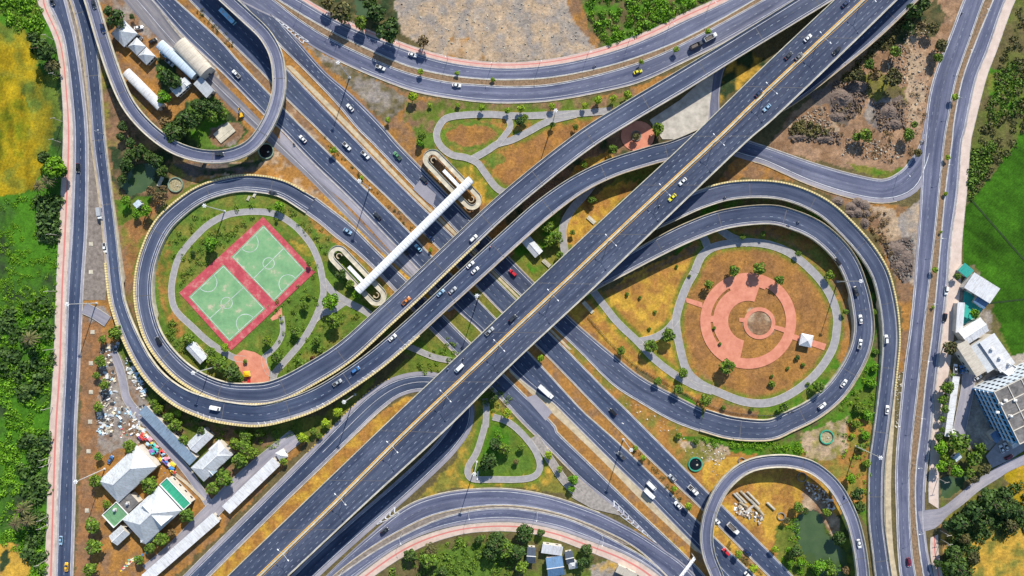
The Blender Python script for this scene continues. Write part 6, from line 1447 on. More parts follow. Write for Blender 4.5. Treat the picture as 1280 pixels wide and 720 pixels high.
V('pickup', 'white', 296, 93, 'B1', 'white pickup on the highway beside the cream warehouse', 1)
V('sedan', 'white', 379, 174, 'B1', 'white car on the highway just past the curled ramp', 1)
V('sedan', 'dark', 472, 270, 'B1', 'dark car alone on the highway before the covered footbridge', 1)
V('sedan', 'cyan', 523, 310, 'B1', 'bright blue car in the shadow of the covered footbridge', 1)
V('sedan', 'dark', 507, 315, 'B1', 'dark car beside the bright blue one below the footbridge', 1)
V('longtruck', 'white', 682, 489, 'B1', 'long white truck on the highway south of the main flyover', 0)
V('pickup', 'grey', 776, 569, 'B1', 'loaded grey pickup on the highway beside the mast shadow', 1)
V('truck', 'white', 811, 616, 'B1', 'bigger of the two white trucks side by side on the highway', scale=.95)
V('van', 'white', 814, 607, 'B1', 'narrow white van beside the bigger white truck on the highway', scale=1.1)
V('sedan', 'white', 847, 631, 'B1', 'white car on the highway before the bottom right ramp', 1)
V('suv', 'red', 907, 689, 'B1', 'red car on the highway below the bottom right ramp', 1)
V('van', 'white', 935, 719, 'B1', 'white van cut by the bottom edge on the highway', 1)
V('bus', 'cyan', 286, 22, 'B2', 'pale blue bus on the shaded highway beside the curled ramp')
V('pickup', 'white', 434, 183, 'B2', 'white pickup with black bed on the highway near the lime tree')
V('pickup', 'white', 457, 194, 'B2', 'all white pickup on the highway beside the pale drain strip')
V('suv', 'navy', 538, 297, 'B2', 'navy car in the footbridge shadow on the highway')
V('suv', 'black', 766, 515, 'B2', 'black car alone on the highway beside the right park', 1)
V('sedan', 'silver', 840, 597, 'B2', 'silver blue car on the highway behind the pickup with red load', 1)
V('pickup', 'white', 866, 612, 'B2', 'white pickup with a red load near the bottom right ramp', scale=1.25)
V('dumper', 'white', 915, 659, 'B2', 'white open bed truck on the highway beside the concrete beams', scale=1.05)
V('sedan', 'navy', 934, 690, 'B2', 'navy car on the highway behind the open bed truck')
V('sedan', 'white', 895, 650, 'B2', 'white car half hidden by the bottom right ramp')
V('sedan', 'white', 438, 135, 'B3', 'white roofed car on the third carriageway near the gravel island', 1)
V('pickup', 'green', 497, 195, 'B3', 'green pickup beside the upper footbridge ramp', 1)
V('sedan', 'dark', 530, 225, 'B3', 'dark car in the shadow of the upper footbridge ramp', 1)
V('suv', 'red', 641, 341, 'B3', 'bright red car between the ramps and the main flyover', 1)
V('sedan', 'white', 516, 69, 'T1', 'white car on the outer top road beside the tree shadow', 0)
V('pickup', 'white', 476, 85, 'T2', 'white and black car on the inner top road above the gravel island')
V('sedan', 'white', 571, 107, 'T2', 'white car on the inner top road near the median tree')
V('sedan', 'taxi', 797, 90, 'T2', 'yellow green taxi on the inner top road')
V('dumper', 'dark', 869, 58, 'T2', 'dark dump truck following another on the top road')
V('dumper', 'white', 887, 48, 'T2', 'leading dump truck with white cab on the top road')
V('pickup', 'dark', 1069, 364, 'R4i', 'dark truck with orange trim on the inner right loop')
V('sedan', 'white', 1075, 399, 'R4i', 'uppermost white car on the right side of the inner loop')
V('pickup', 'white', 1074, 430, 'R4i', 'white pickup on the right side of the inner loop')
V('sedan', 'white', 1054, 479, 'R4i', 'white car on the lower right bend of the inner loop')
V('suv', 'white', 1027, 507, 'R4i', 'large white car lowest on the inner right loop')
V('suv', 'white', 1107, 424, 'R4o', 'white car on the outer right ramp level with the plaza')
V('sedan', 'white', 1108, 512, 'R4o', 'white car on the outer right ramp lower than the plaza')
V('suv', 'black', 1046, 327, 'R4i', 'black car on the upper right bend of the inner loop')
V('suv', 'white', 1182, 363, 'Rb', 'white car on the right road next to the sidewalk by the teal shelter')
V('suv', 'black', 1180, 397, 'Rb', 'black car on the right road next to the sidewalk')
V('suv', 'maroon', 1135, 702, 'Ra', 'dark red car low on the right-hand road')
V('sedan', 'white', 1073, 679, 'L2', 'white car on the bottom right arched ramp')
V('suv', 'maroon', 1260, 571, 'side', 'dark red car on the dusty side lane')
V('suv', 'black', 481, 663, 'U1', 'black car in the shade on the bottom curved road')
pk = 'parked cars'
V('sedan', 'white', 174, 35, None, 'white car parked beside the largest pavilion', ang=8, group=pk)
V('sedan', 'grey', 174, 46, None, 'grey car parked tight against the pavilions', ang=-35, group=pk)
V('suv', 'black', 192, 52, None, 'black car parked on the service road by the warehouses', ang=32, group=pk)
V('sedan', 'cyan', 205, 68, None, 'pale blue car parked beside the narrow warehouse', ang=-42, group=pk)
V('pickup', 'silver', 213, 79, None, 'silver pickup parked beside the narrow warehouse', ang=-42, group=pk)
V('sedan', 'blue', 139, 574, None, 'small blue car parked on orange dirt by the large grey hall', ang=60, group=pk)
V('sedan', 'lightblue', 1206, 460, None, 'pale blue car parked in the factory yard', ang=100, group=pk)
V('sedan', 'blue', 1201, 462, None, 'blue car parked at the edge of the factory yard', ang=100, group=pk)
V('sedan', 'silver', 1221, 472, None, 'silver car parked in front of the factory', ang=30, group=pk)
V('pickup', 'white', 1193, 461, None, 'white pickup parked by the long thin shed', ang=86, group=pk)
V('sedan', 'white', 1251, 561, None, 'left one of two white cars parked by the side lane', ang=112, group=pk)
V('sedan', 'white', 1256.5, 558, None, 'right one of two white cars parked by the side lane', ang=112, group=pk)
V('pickup', 'silver', 147, 433, None, 'silver pickup parked at the top of the scrap yard', ang=70, group=pk)
V('sedan', 'blue', 1052, 374, 'ring', 'x', ang=0) if False else None

# motorcycles with riders
def rider_mesh():
    me = bpy.data.meshes.new('person'); vs = [(0, 0, .82), (.06, 0, 1.08), (.12, 0, 1.36), (.15, 0, 1.47), (.17, 0, 1.60), (.17, 0, 1.72),
        (.10, .20, 1.34), (.30, .27, 1.14), (.52, .24, 1.05), (.10, -.20, 1.34), (.30, -.27, 1.14), (.52, -.24, 1.05),
        (.02, .12, .80), (.40, .17, .74), (.34, .18, .36), (.46, .18, .32), (.02, -.12, .80), (.40, -.17, .74), (.34, -.18, .36), (.46, -.18, .32)]
    es = [(0, 1), (1, 2), (2, 3), (3, 4), (4, 5), (2, 6), (6, 7), (7, 8), (2, 9), (9, 10), (10, 11), (0, 12), (12, 13), (13, 14), (14, 15), (0, 16), (16, 17), (17, 18), (18, 19)]
    rad = [.15, .15, .16, .06, .11, .10, .07, .05, .04, .07, .05, .04, .09, .075, .05, .045, .09, .075, .05, .045]
    me.from_pydata(vs, es, []); o = bpy.data.objects.new('person', me); COL.objects.link(o)
    o.modifiers.new('skin', 'SKIN'); sv = me.skin_vertices[0].data
    for i, r in enumerate(rad): sv[i].radius = (r, r)
    sv[0].use_root = True
    sb = o.modifiers.new('sub', 'SUBSURF'); sb.levels = 1; sb.render_levels = 1
    dg = bpy.context.evaluated_depsgraph_get(); m2 = bpy.data.meshes.new_from_object(o.evaluated_get(dg)); bpy.data.objects.remove(o)
    m2.name = 'person'; return m2
RID = rider_mesh(); RID.materials.clear(); RID.materials.append(PM['dark'])
SHIRT = {'red': flat('shirt_red', (.5, .04, .05)), 'white': flat('shirt_white', (.7, .7, .7)), 'blue': flat('shirt_blue', (.05, .12, .35)), 'black': flat('shirt_black', (.03, .03, .035))}
HEL = MB()
for k in range(6):
    for j in range(10):
        def sp(a, b): return (.18 + .15 * math.sin(a) * math.cos(b), .15 * math.sin(a) * math.sin(b), 1.70 + .15 * math.cos(a))
        a0, a1, b0, b1 = math.pi * .65 * k / 6, math.pi * .65 * (k + 1) / 6, 2 * math.pi * j / 10, 2 * math.pi * (j + 1) / 10; HEL.add([sp(a0, b0), sp(a1, b0), sp(a1, b1), sp(a0, b1)], [(0, 1, 2, 3)])
HELM = mk(HEL, 'helmet', M['lampw'])[1]
mbk = MB(); mbk.box((.05, 0, .62), (1.0, .22, .28)); mbk.box((-.45, 0, .78), (.75, .26, .12)); mbk.tube((.60, 0, .35), (.40, 0, .98), .05); MOTB = mk(mbk, 'frame', M['frame'])[1]
mbk = MB(); mbk.tube((.42, -.32, 1.0), (.42, .32, 1.0), .025); MOTH = mk(mbk, 'handlebar', M['chrome'])[1]
def moto(px, py, key, col, label, plabel, flip=0):
    z, a = nearest(key, px, py); a += math.pi if flip else 0; base = z + (.03 if z > 1 else .24)
    r = empty('motorcycle', W(px, py, base), a, label=label, cat='motorcycle', group='motorcycles on the roads')
    for nm, me, loc in (('frame', MOTB, (0, 0, 0)), ('handlebar', MOTH, (0, 0, 0)), ('wheel', WH, (.68, 0, .33)), ('wheel', WH, (-.62, 0, .33))):
        o = bpy.data.objects.new(nm, me); COL.objects.link(o); o.parent = r; o.location = loc; o.scale = (1, .5, 1) if nm == 'wheel' else (1, 1, 1)
    p = bpy.data.objects.new('person', RID); COL.objects.link(p); p.location = W(px, py, base); p.rotation_euler = (0, 0, a); tag(p, plabel, 'person', 'motorcycle riders')
    p.material_slots[0].link = 'OBJECT'; p.material_slots[0].material = SHIRT[col]
    h = bpy.data.objects.new('helmet', HELM); COL.objects.link(h); h.parent = p
for a in ((579, 448, 'main', 'black', 'motorcycle on the main flyover ahead of the white van', 'rider in black ahead of the white van', 0), (560, 461, 'main', 'blue', 'motorcycle near the parapet left of the white van', 'rider in blue near the flyover parapet', 0),
          (613, 309, 'R2', 'red', 'motorcycle with red rider on the outer ramp', 'rider in red on the outer ramp', 0), (743, 83, 'T1', 'black', 'motorcycle on the outer top road below the bare lot', 'rider in black on the outer top road', 0),
          (985, 282, 'R4i', 'blue', 'lower motorcycle at the top of the inner right loop', 'rider in blue at the top of the inner loop', 0), (997, 278, 'R4i', 'black', 'upper motorcycle at the top of the inner right loop', 'rider in black at the top of the inner loop', 0),
          (1083, 298, 'R4o', 'blue', 'motorcycle on the outer right ramp bend', 'rider in blue on the outer right ramp', 0), (1055, 621, 'L2', 'blue', 'motorcycle on the bottom right arched ramp', 'rider in blue on the arched ramp', 0),
          (906, 247, 'R4o', 'black', 'motorcycle on the outer right ramp near the main flyover', 'rider in black near the main flyover', 0), (368, 180, 'B1', 'black', 'motorcycle below the white car on the highway', 'rider in black below the white car', 1), (824, 257, 'main', 'white', 'motorcycle behind the yellow green taxi', 'rider in white behind the taxi', 1), (1201, 18, 'Ra', 'black', 'motorcycle near the top of the right-hand road', 'rider in black near the top of the right road', 1)):
    moto(*a)

M['ribgrey'] = flat('rib_grey', (.34, .35, .37), .6, .3)
M['bund'] = flat('bund_dark_grass', (.02, .045, .012), .95, .4, .5)
# ================================================================== LAMPS, FOOTBRIDGE, SMALL THINGS
def mesh_of(mb, name, mat): me = bpy.data.meshes.new(name); me.from_pydata(mb.v, [], mb.f); me.materials.append(mat); return me
def inst(name, me, parent, loc=(0, 0, 0), rz=0, scale=(1, 1, 1)):
    o = bpy.data.objects.new(name, me); COL.objects.link(o); o.parent = parent; o.location = loc; o.rotation_euler = (0, 0, rz); o.scale = scale; return o
hm = 24.0
a = MB(); a.tube((0, 0, 0), (0, 0, hm), .32, .14, 10); a.box((0, 0, .2), (1.1, 1.1, .4)); MAST = mesh_of(a, 'pole', M['steel'])
a = MB(); a.tube((0, 0, hm - .3), (0, 0, hm + .2), .55, .4, 12); MHEAD = mesh_of(a, 'head_frame', M['steel'])
a = MB(); a.box((.75, 0, hm - .05), (.6, .42, .26), top=.8); MLAMP = mesh_of(a, 'lamp_unit', M['lampw'])
def mast(px, py, label, z=0.0):
    x, y, _ = W(px, py, z); r = empty('high_mast_lamp', (x, y, z), label=label, cat='street lamp', group='tall mast lamps')
    inst('pole', MAST, r); inst('head_frame', MHEAD, r)
    for k in range(6): inst('lamp_unit', MLAMP, r, rz=k * math.pi / 3)
for px, py, lab in [(437, 97, 'on the gravel island at the top'), (121, 379, 'between the two left-hand roads'), (131, 586, 'beside the large grey hall'), (1070, 558, 'beside the outer right ramp low down'), (268, 459, 'beside the white gabled shed of the left park'),
                    (281, 264, 'at the top of the left park'), (1047, 352, 'at the right edge of the right park'), (444, 493, 'under the outer ramp beside the U shaped road'), (462, 235, 'in the highway median before the footbridge'), (599, 369, 'in the highway median between ramps and main flyover'),
                    (779, 549, 'in the highway median below the main flyover'), (596, 577, 'beside the teardrop lawn'), (691, 153, 'in the top park')]:
    mast(px, py, 'tall steel mast lamp ' + lab)
# median lamps of the main flyover
a = MB(); a.tube((0, 0, 0), (0, 0, 8.6), .13, .08, 8); LP = mesh_of(a, 'pole', M['steel'])
a = MB(); a.tube((0, 0, 8.4), (0, 3.3, 9.2), .07, .05, 6); LA = mesh_of(a, 'arm', M['steel'])
a = MB(); a.box((0, 3.6, 9.2), (.45, 1.0, .22), top=.8); LH = mesh_of(a, 'lamp_head', M['lampw'])
Cm = LB['mainC']
for i, (px, py) in enumerate([(363, 680), (430, 617), (496, 555), (562, 493), (628, 431), (693, 368), (760, 305), (826, 242), (892, 180), (957, 117), (1019, 58), (1075, 8)]):
    z = ZM; x, y, _ = W(px, py, z); k = int(((Cm[:, 0] - x) ** 2 + (Cm[:, 1] - y) ** 2).argmin()); d = Cm[min(len(Cm) - 1, k + 1)] - Cm[k - 1]
    r = empty('double_arm_lamp', (Cm[k, 0], Cm[k, 1], z + .9), math.atan2(d[1], d[0]), label=f'{ORD[i]} from the bottom left of the double arm lamps on the flyover median', cat='street lamp', group='double arm lamps on the main flyover')
    inst('pole', LP, r)
    for s in (0, math.pi): inst('arm', LA, r, rz=s); inst('lamp_head', LH, r, rz=s)
# ordinary road lamps
a = MB(); a.tube((0, 0, 0), (0, 0, 8.5), .11, .06, 7); SP = mesh_of(a, 'pole', M['steel'])
a = MB(); a.tube((0, 0, 8.4), (0, 2.0, 9.0), .05, .04, 6); SA = mesh_of(a, 'arm', M['steel'])
a = MB(); a.box((0, 2.3, 9.0), (.32, .8, .16), top=.8); SH = mesh_of(a, 'lamp_head', M['lampw'])
def slamps(desc, grp, pts, key, off, side):
    for i, (px, py) in enumerate(pts):
        z, ang = nearest(key, px, py); x, y, _ = W(px, py, z if z > 1 else 0)
        r = empty('street_lamp', (x, y, z if z > 1 else .1), ang + (0 if side > 0 else math.pi), label=f'{ORD[i]} {desc}', cat='street lamp', group=grp)
        inst('pole', SP, r); inst('arm', SA, r); inst('lamp_head', SH, r)
slamps('from the left of the street lamps on the top sidewalk', 'street lamps on the top sidewalk', [(378, 3), (417, 22), (446, 34), (500, 56), (560, 73), (615, 80), (675, 78), (735, 67), (786, 52), (836, 33), (886, 7)], 'T1', 0, -1)
slamps('from the left of the street lamps on the bottom median', 'street lamps on the bottom median', [(429, 712), (502, 667), (587, 636.5), (671, 638.5), (752, 669)], 'U2', 0, -1)
slamps('from the top of the street lamps on the right-hand median', 'street lamps on the right median', [(1225, 22), (1205, 72), (1190, 128), (1178, 210), (1170, 300), (1160, 380), (1153, 450), (1145, 520), (1141, 580), (1142, 660)], 'Ra', 0, -1)
slamps('street lamp standing by the slip road curve', None, [(1122, 219)], 'G', 0, -1)
slamps('street lamp beside the left ramp approach', None, [(130, 168)], 'R2', 0, 1)
for o in bpy.data.objects:
    if o.get('label') == 'first street lamp standing by the slip road curve': o['label'] = 'single street lamp standing by the slip road curve'
    if o.get('label') == 'first street lamp beside the left ramp approach': o['label'] = 'single street lamp beside the left ramp approach'
# power poles down the left sidewalk
a = MB(); a.tube((0, 0, 0), (0, 0, 8.0), .16, .11, 8); PP = mesh_of(a, 'pole', M['conc'])
a = MB(); a.box((0, 0, 7.6), (2.6, .14, .16)); PC = mesh_of(a, 'crossarm', M['conc'])
a = MB(); [a.tube((x, 0, 7.68), (x, 0, 7.95), .06, .04, 6) for x in (-1.1, 0, 1.1)]; PI_ = mesh_of(a, 'insulators', M['lampw'])
for i, (px, py) in enumerate([(67, 50), (76, 97), (78, 152), (76, 178), (74, 224), (73, 294), (70, 364), (69, 436), (66, 509), (64, 571), (64, 579), (61, 645), (61, 655), (58, 700)]):
    r = empty('power_pole', W(px, py, .14), .15, label=f'{ORD[i]} from the top of the power poles beside the left sidewalk', cat='power pole', group='power poles on the left sidewalk')
    inst('pole', PP, r); inst('crossarm', PC, r); inst('insulators', PI_, r)
for i, (px, py) in enumerate([(1172, 598), (1175, 663), (1176, 674)]):
    r = empty('power_pole', W(px, py, .14), .2, label=f'{ORD[i]} from the top of the power poles near the side lane', cat='power pole', group='power poles near the side lane')
    inst('pole', PP, r); inst('crossarm', PC, r); inst('insulators', PI_, r)
# wires between poles are too thin to see; left out

# covered footbridge
A0, A1 = WV(589, 224, 7.5), WV(447, 364, 7.5); d = A1 - A0; Lf = d.length; ang = math.atan2(d.y, d.x)
fb = empty('footbridge', (A0.x, A0.y, 0), ang, label='long white covered footbridge over the diagonal highway', cat='footbridge')
a = MB(); a.box((Lf / 2, 0, 5.0), (Lf, 3.4, .5)); a.obj('deck', M['conc'], fb)
n = 10; v = []; f = []; NS = 46
for j in range(NS + 1):
    for i in range(n + 1):
        th = math.pi * i / n; v.append((Lf * j / NS, -2.15 * math.cos(th), 7.4 + 1.1 * math.sin(th)))
for j in range(NS):
    for i in range(n): b0 = j * (n + 1) + i; f.append((b0, b0 + 1, b0 + n + 2, b0 + n + 1))
M['canopy'] = roofmat('canopy_white', (.74, .76, .79), False, .08)
rf = mobj('roof', v, f, M['canopy'], fb, smooth=True)
for j in range(0, NS + 1, 1):
    a = MB(); vv = []; x = Lf * j / NS
    for i in range(n + 1):
        th = math.pi * i / n
        for q in (-.06, .06): vv.append((x + q, -2.2 * math.cos(th), 7.42 + 1.14 * math.sin(th)))
    a.add(vv, [(2 * i, 2 * i + 1, 2 * i + 3, 2 * i + 2) for i in range(n)]); a.obj('roof_rib', M['ribgrey'], rf)
for s in (-1, 1):
    a = MB(); a.box((Lf / 2, s * 1.65, 5.8), (Lf, .1, 1.1)); a.obj('railing', M['conc_p'], fb)
for q in (.08, .33, .62, .92):
    a = MB(); a.box((Lf * q, 0, 2.4), (.9, .9, 4.8)); a.obj('pier', M['conc'], fb)
for q in np.linspace(.02, .98, 24):
    a = MB(); [a.box((Lf * q, s * 1.7, 6.6), (.12, .12, 2.0)) for s in (-1, 1)]; a.obj('roof_post', M['steel'], fb)
def bike_ramp(c0, c1, label, zt=3.6):
    """race-track shaped ramp with parapets on both sides"""
    P0, P1 = WV(*c0, zt), WV(*c1, zt); u = (P1 - P0).normalized(); nn = Vector((-u.y, u.x, 0)); R_ = 3.75; pts = []
    for k in range(13):
        t = math.pi / 2 + math.pi * k / 12; pts.append(P0 + (u * math.cos(t) + nn * math.sin(t)) * R_)
    for k in range(13):
        t = -math.pi / 2 + math.pi * k / 12; pts.append(P1 + (u * math.cos(t) + nn * math.sin(t)) * R_)
    pts.append(pts[0]); A = resample(np.array([(p.x, p.y, zt) for p in pts]), step=.9)
    Nn = normals(A); Nn[0] = Nn[-1] = (Nn[0] + Nn[-1]) / np.linalg.norm(Nn[0] + Nn[-1])
    L_ = A.copy(); R2_ = A.copy(); L_[:, :2] += Nn * 1.35; R2_[:, :2] -= Nn * 1.35
    r = empty('footbridge_ramp', (0, 0, 0), label=label, cat='ramp', group='racetrack ramps of the footbridge')
    ln = Line(L_, R2_); strip('ramp_surface', ln.L, ln.R, M['conc_p'], parent=r)
    sweep('deck', A, [(-1.35, -.4), (1.35, -.4), (1.35, -.03), (-1.35, -.03)], M['conc'], r)
    for q in (L_, R2_): sweep('parapet', q, [(-.08, -.4), (.08, -.4), (.08, .6), (-.08, .6)], M['conc_p'], r)
    for e, P in ((-1, P0), (1, P1)):     # small turning landing inside each end
        m_ = []
        for k in range(15):
            t = math.radians(-130 + 260 * k / 14) + (math.pi if e < 0 else 0); m_.append((P.x + (u.x * math.cos(t) + nn.x * math.sin(t)) * 1.35 - u.x * e * .6, P.y + (u.y * math.cos(t) + nn.y * math.sin(t)) * 1.35 - u.y * e * .6, zt - .8))
        sweep('landing_wall', np.array(m_), [(-.2, -2.8), (.2, -2.8), (.2, .9), (-.2, .9)], M['conc_y'], r)
    for q in range(4, len(A) - 4, 9):
        a = MB(); a.box((A[q, 0], A[q, 1], zt / 2 - .3), (.5, .5, zt - .6)); a.obj('pier', M['conc'], r)
    m0 = P0 + (P1 - P0) * .28; m1 = P0 + (P1 - P0) * .72; a = MB(); dd = m1 - m0; c = (m0 + m1) / 2
    a.box((c.x, c.y, zt + 1.2), (dd.length, 1.9, .15), math.atan2(dd.y, dd.x)); a.obj('stair_canopy', M['canopy'], r)
bike_ramp((541, 199), (590, 250), 'upper racetrack shaped ramp at the north end of the footbridge')
bike_ramp((423, 319), (471, 370), 'lower racetrack shaped ramp at the south end of the footbridge')
# sign gantry across the bottom slip road
g0, g1 = WV(868, 697, 6), WV(846, 726, 6); dd = g1 - g0; gr = empty('sign_gantry', (g0.x, g0.y, 0), math.atan2(dd.y, dd.x), label='pale steel sign gantry spanning the slip road at the bottom', cat='gantry'); Lg = dd.length
for y in (-.5, .5):
    a = MB(); a.tube((0, y, 6), (Lg, y, 6), .1); a.tube((0, y, 7), (Lg, y, 7), .1)
    for k in range(8): a.tube((Lg * k / 8, y, 6), (Lg * (k + 1) / 8, y, 7), .06)
    a.obj('truss_side', M['lampw'], gr)
a = MB(); [a.box((Lg * (k + .5) / 10, 0, 7.05), (.12, 1.1, .08)) for k in range(10)]; a.box((Lg / 2, 0, 6.0), (Lg, 1.1, .08)); a.obj('walkway', M['lampw'], gr)
for x in (0, Lg): a = MB(); a.tube((x, 0, 0), (x, 0, 6.8), .25); a.obj('post', M['steel'], gr)
# portal at the junction of the small ramp
# dark railing along the outside of the right park
fl = spline([W(*p) for p in [(735, 396), (765, 430), (800, 460), (840, 482), (877, 502), (915, 515), (960, 519), (992, 514)]], 3)
fr = empty('park_fence', (0, 0, 0), label='dark double railing along the lower edge of the right park', cat='fence')
for hgt in (.5, 1.0): sweep('rail', fl, [(-.08, hgt), (.08, hgt), (.08, hgt + .12), (-.08, hgt + .12)], M['frame'], fr)
a = MB(); [a.box((p[0], p[1], .55), (.16, .16, 1.1)) for p in fl]; pst = a.obj('posts', M['frame'], fr); pst['kind'] = 'stuff'

# round tanks and rings
def ring_mesh(r, t, h, z0=0.0, n=28):
    mb = MB(); v = []
    for k in range(n):
        c, s = math.cos(2 * math.pi * k / n), math.sin(2 * math.pi * k / n); v += [(r * c, r * s, z0), (r * c, r * s, z0 + h), ((r - t) * c, (r - t) * s, z0 + h), ((r - t) * c, (r - t) * s, z0)]
    f = []
    for k in range(n):
        a, b = 4 * k, 4 * ((k + 1) % n); f += [(a, b, b + 1, a + 1), (a + 1, b + 1, b + 2, a + 2), (a + 2, b + 2, b + 3, a + 3)]
    mb.add(v, f); return mb
M['tank_rim'] = flat('tank_rim_mossy', (.20, .27, .20), .9, .4, .8); M['darkwater'] = flat('dark_water', (.008, .012, .016), .15, .3, .4); M['tank_green'] = flat('tank_rim_green', (.04, .30, .20), .8, .3, .8)
M['tankfloor'] = flat('tank_floor', (.35, .30, .18), .9, .6, 1.2)
for px, py, r, m_, wm, lab in [(220, 231, 9.5, 'tank_rim', 'tankfloor', 'round concrete pit with mossy rim left of the left loop'), (333, 189, 10, 'tank_rim', 'darkwater', 'round dark pit below the curled ramp'),
                         (869, 580, 9, 'tank_green', 'darkwater', 'round dark pit with green rim beside the highway'), (1033, 546, 9, 'tank_green', 'tankfloor', 'small green edged basin above the bottom right ramp')]:
    root = empty('round_pit', W(px, py, 0), label=lab, cat='pit'); rr = r * S
    ring_mesh(rr, .55, .8, .05).obj('rim', M[m_], root)
    mb = MB(); mb.tube((0, 0, 0.0), (0, 0, .2), rr - .5, n=24); mb.obj('floor', M[wm], root)
    mb = MB(); mb.box((rr * .25, -rr * .1, .3), (1.0, .7, .4), .5); mb.obj('debris', M['conc_p'], root)
for px, py, r, lab in [(927, 576, 4.6, 'concrete ring lying above the bottom right ramp'), (976, 645, 5, 'concrete ring beside the pond'), (1002, 596, 6, 'concrete ring in the shade of the arched ramp')]:
    tag(ring_mesh(r * S, .4, .7, .02).obj('concrete_ring', M['conc_d']), lab, 'concrete ring').location = W(px, py, 0)
# concrete beams stacked inside the bottom right ramp
for i, (px, py, L_, an) in enumerate([(922, 622, 16, -46), (926, 622, 18, -46), (932, 620, 20, -44), (936, 624, 24, -46), (941, 622, 22, -46), (929, 630, 12, -30), (938, 634, 10, 38), (943, 630, 16, -46), (947, 636, 14, -46), (934, 638, 8, 30), (963, 632, 13, -43), (951, 640, 9, -50)]):
    mb = MB(); mb.box((0, 0, .45 + .02 * i), (L_ * S, 1.0 + .1 * (i % 3), .8), 0); mb.box((0, 0, .95 + .02 * i), (L_ * S * .96, .5, .2))
    o = mb.obj('concrete_beam', M[('conc', 'conc_p', 'conc_y')[i % 3]]); o.location = W(px, py, 0); o.rotation_euler = (0, 0, math.radians(an))
    tag(o, f'{ORD[i]} concrete beam of the jumbled stack inside the bottom right ramp', 'concrete beam', 'concrete beams by the pond')
# slabs, covers, small white crossings
for px, py, L_, w_, an, lab in [(739, 275, 12, 5, -42, 'short white slab crossing left of the main flyover'), (683, 329, 12, 5, -42, 'short white slab crossing beside the little shed'), (735, 384, 18, 5, -48, 'pale slab crossing right of the main flyover'),
                                (281, 166, 24, 15, 40, 'low concrete platform inside the curled ramp'), (201, 227, 13, 4, 65, 'narrow pale plank bridge by the murky pond'), (967, 636, 2, 2, 0, 'small loose block by the beams'),
                                (319, 243, 8, 3, 62, 'short concrete drain cover right of the left loop'), (311, 248, 6, 3, 62, 'smaller concrete drain cover right of the left loop')]:
    mb = MB(); mb.box((0, 0, .35), (L_ * S, w_ * S, .5)); mb.box((0, 0, .65), (L_ * S * .9, w_ * S * .35, .12)); o = mb.obj('concrete_slab', M['conc_p']); o.location = W(px, py, 0); o.rotation_euler = (0, 0, math.radians(an)); tag(o, lab, 'slab')
for i, (px, py) in enumerate([(114, 305), (114, 340), (116, 415), (114, 454), (114, 490), (113, 527), (111, 564), (109, 638)]):
    mb = MB(); mb.box((0, 0, .15), (2.1, 2.1, .3)); mb.box((0, 0, .34), (1.3, 1.3, .1)); o = mb.obj('manhole_cover', M['conc_p']); o.location = W(px, py, 0); tag(o, f'{ORD[i]} from the top of the square manhole covers on the left verge', 'manhole cover', 'manhole covers on the left verge')
# playground climbing frame
pg = empty('playground_slide', W(311, 469, 0), .1, label='yellow and red playground slide on the orange plaza', cat='playground')
mb = MB(); [mb.box((x, y, 1.2), (.15, .15, 2.4)) for x in (-1.4, 1.4) for y in (-.2, 2.2)]; mb.box((0, 1, 1.4), (3, 2.6, .15)); mb.obj('platform', M['conc_p'], pg)
mb = MB(); mb.box((0, 1, 2.7), (3.6, 3.0, .5), top=.3); mb.obj('canopy', PM['yellow'], pg)
mb = MB(); mb.box((.2, -2.3, .8), (1.2, 4.4, .2)); [mb.box((.2 + s * .65, -2.3, 1.0), (.12, 4.4, .45)) for s in (-1, 1)]; mb.obj('slide', PM['red'], pg)
# small yellow excavator by the service road
ex = empty('excavator', W(302, 144, 0), 1.9, label='small yellow excavator by the service road at the top left', cat='excavator')
for s in (-1, 1): mb = MB(); mb.box((0, s * .95, .4), (2.8, .45, .75), top=.85); mb.obj('track', M['rubber'], ex)
mb = MB(); mb.box((-.3, 0, 1.25), (2.3, 1.9, .9), top=.9); mb.obj('body', PM['yellow'], ex)
mb = MB(); mb.box((.3, .5, 1.9), (1.1, .8, 1.0), top=.85); mb.obj('cab', M['glass'], ex)
mb = MB(); mb.tube((.6, -.2, 1.5), (2.4, -.2, 2.8), .16); mb.tube((2.4, -.2, 2.8), (3.5, -.2, 1.3), .13); mb.obj('boom', PM['yellow'], ex)
mb = MB(); mb.box((3.5, -.2, .9), (.7, .9, .7), top=.7); mb.obj('bucket', M['frame'], ex)
# bench by the teardrop path
bn = empty('bench', W(597, 594, .1), 1.5, label='white bench beside the teardrop path', cat='bench'); mb = MB(); mb.box((0, 0, .45), (4.5, .6, .1)); mb.obj('seat', M['lampw'], bn); mb = MB(); mb.box((0, .28, .8), (4.5, .08, .5)); mb.obj('backrest', M['lampw'], bn)
for x in (-1.9, 1.9): mb = MB(); mb.box((x, 0, .2), (.12, .5, .4)); mb.obj('leg', M['steel'], bn)

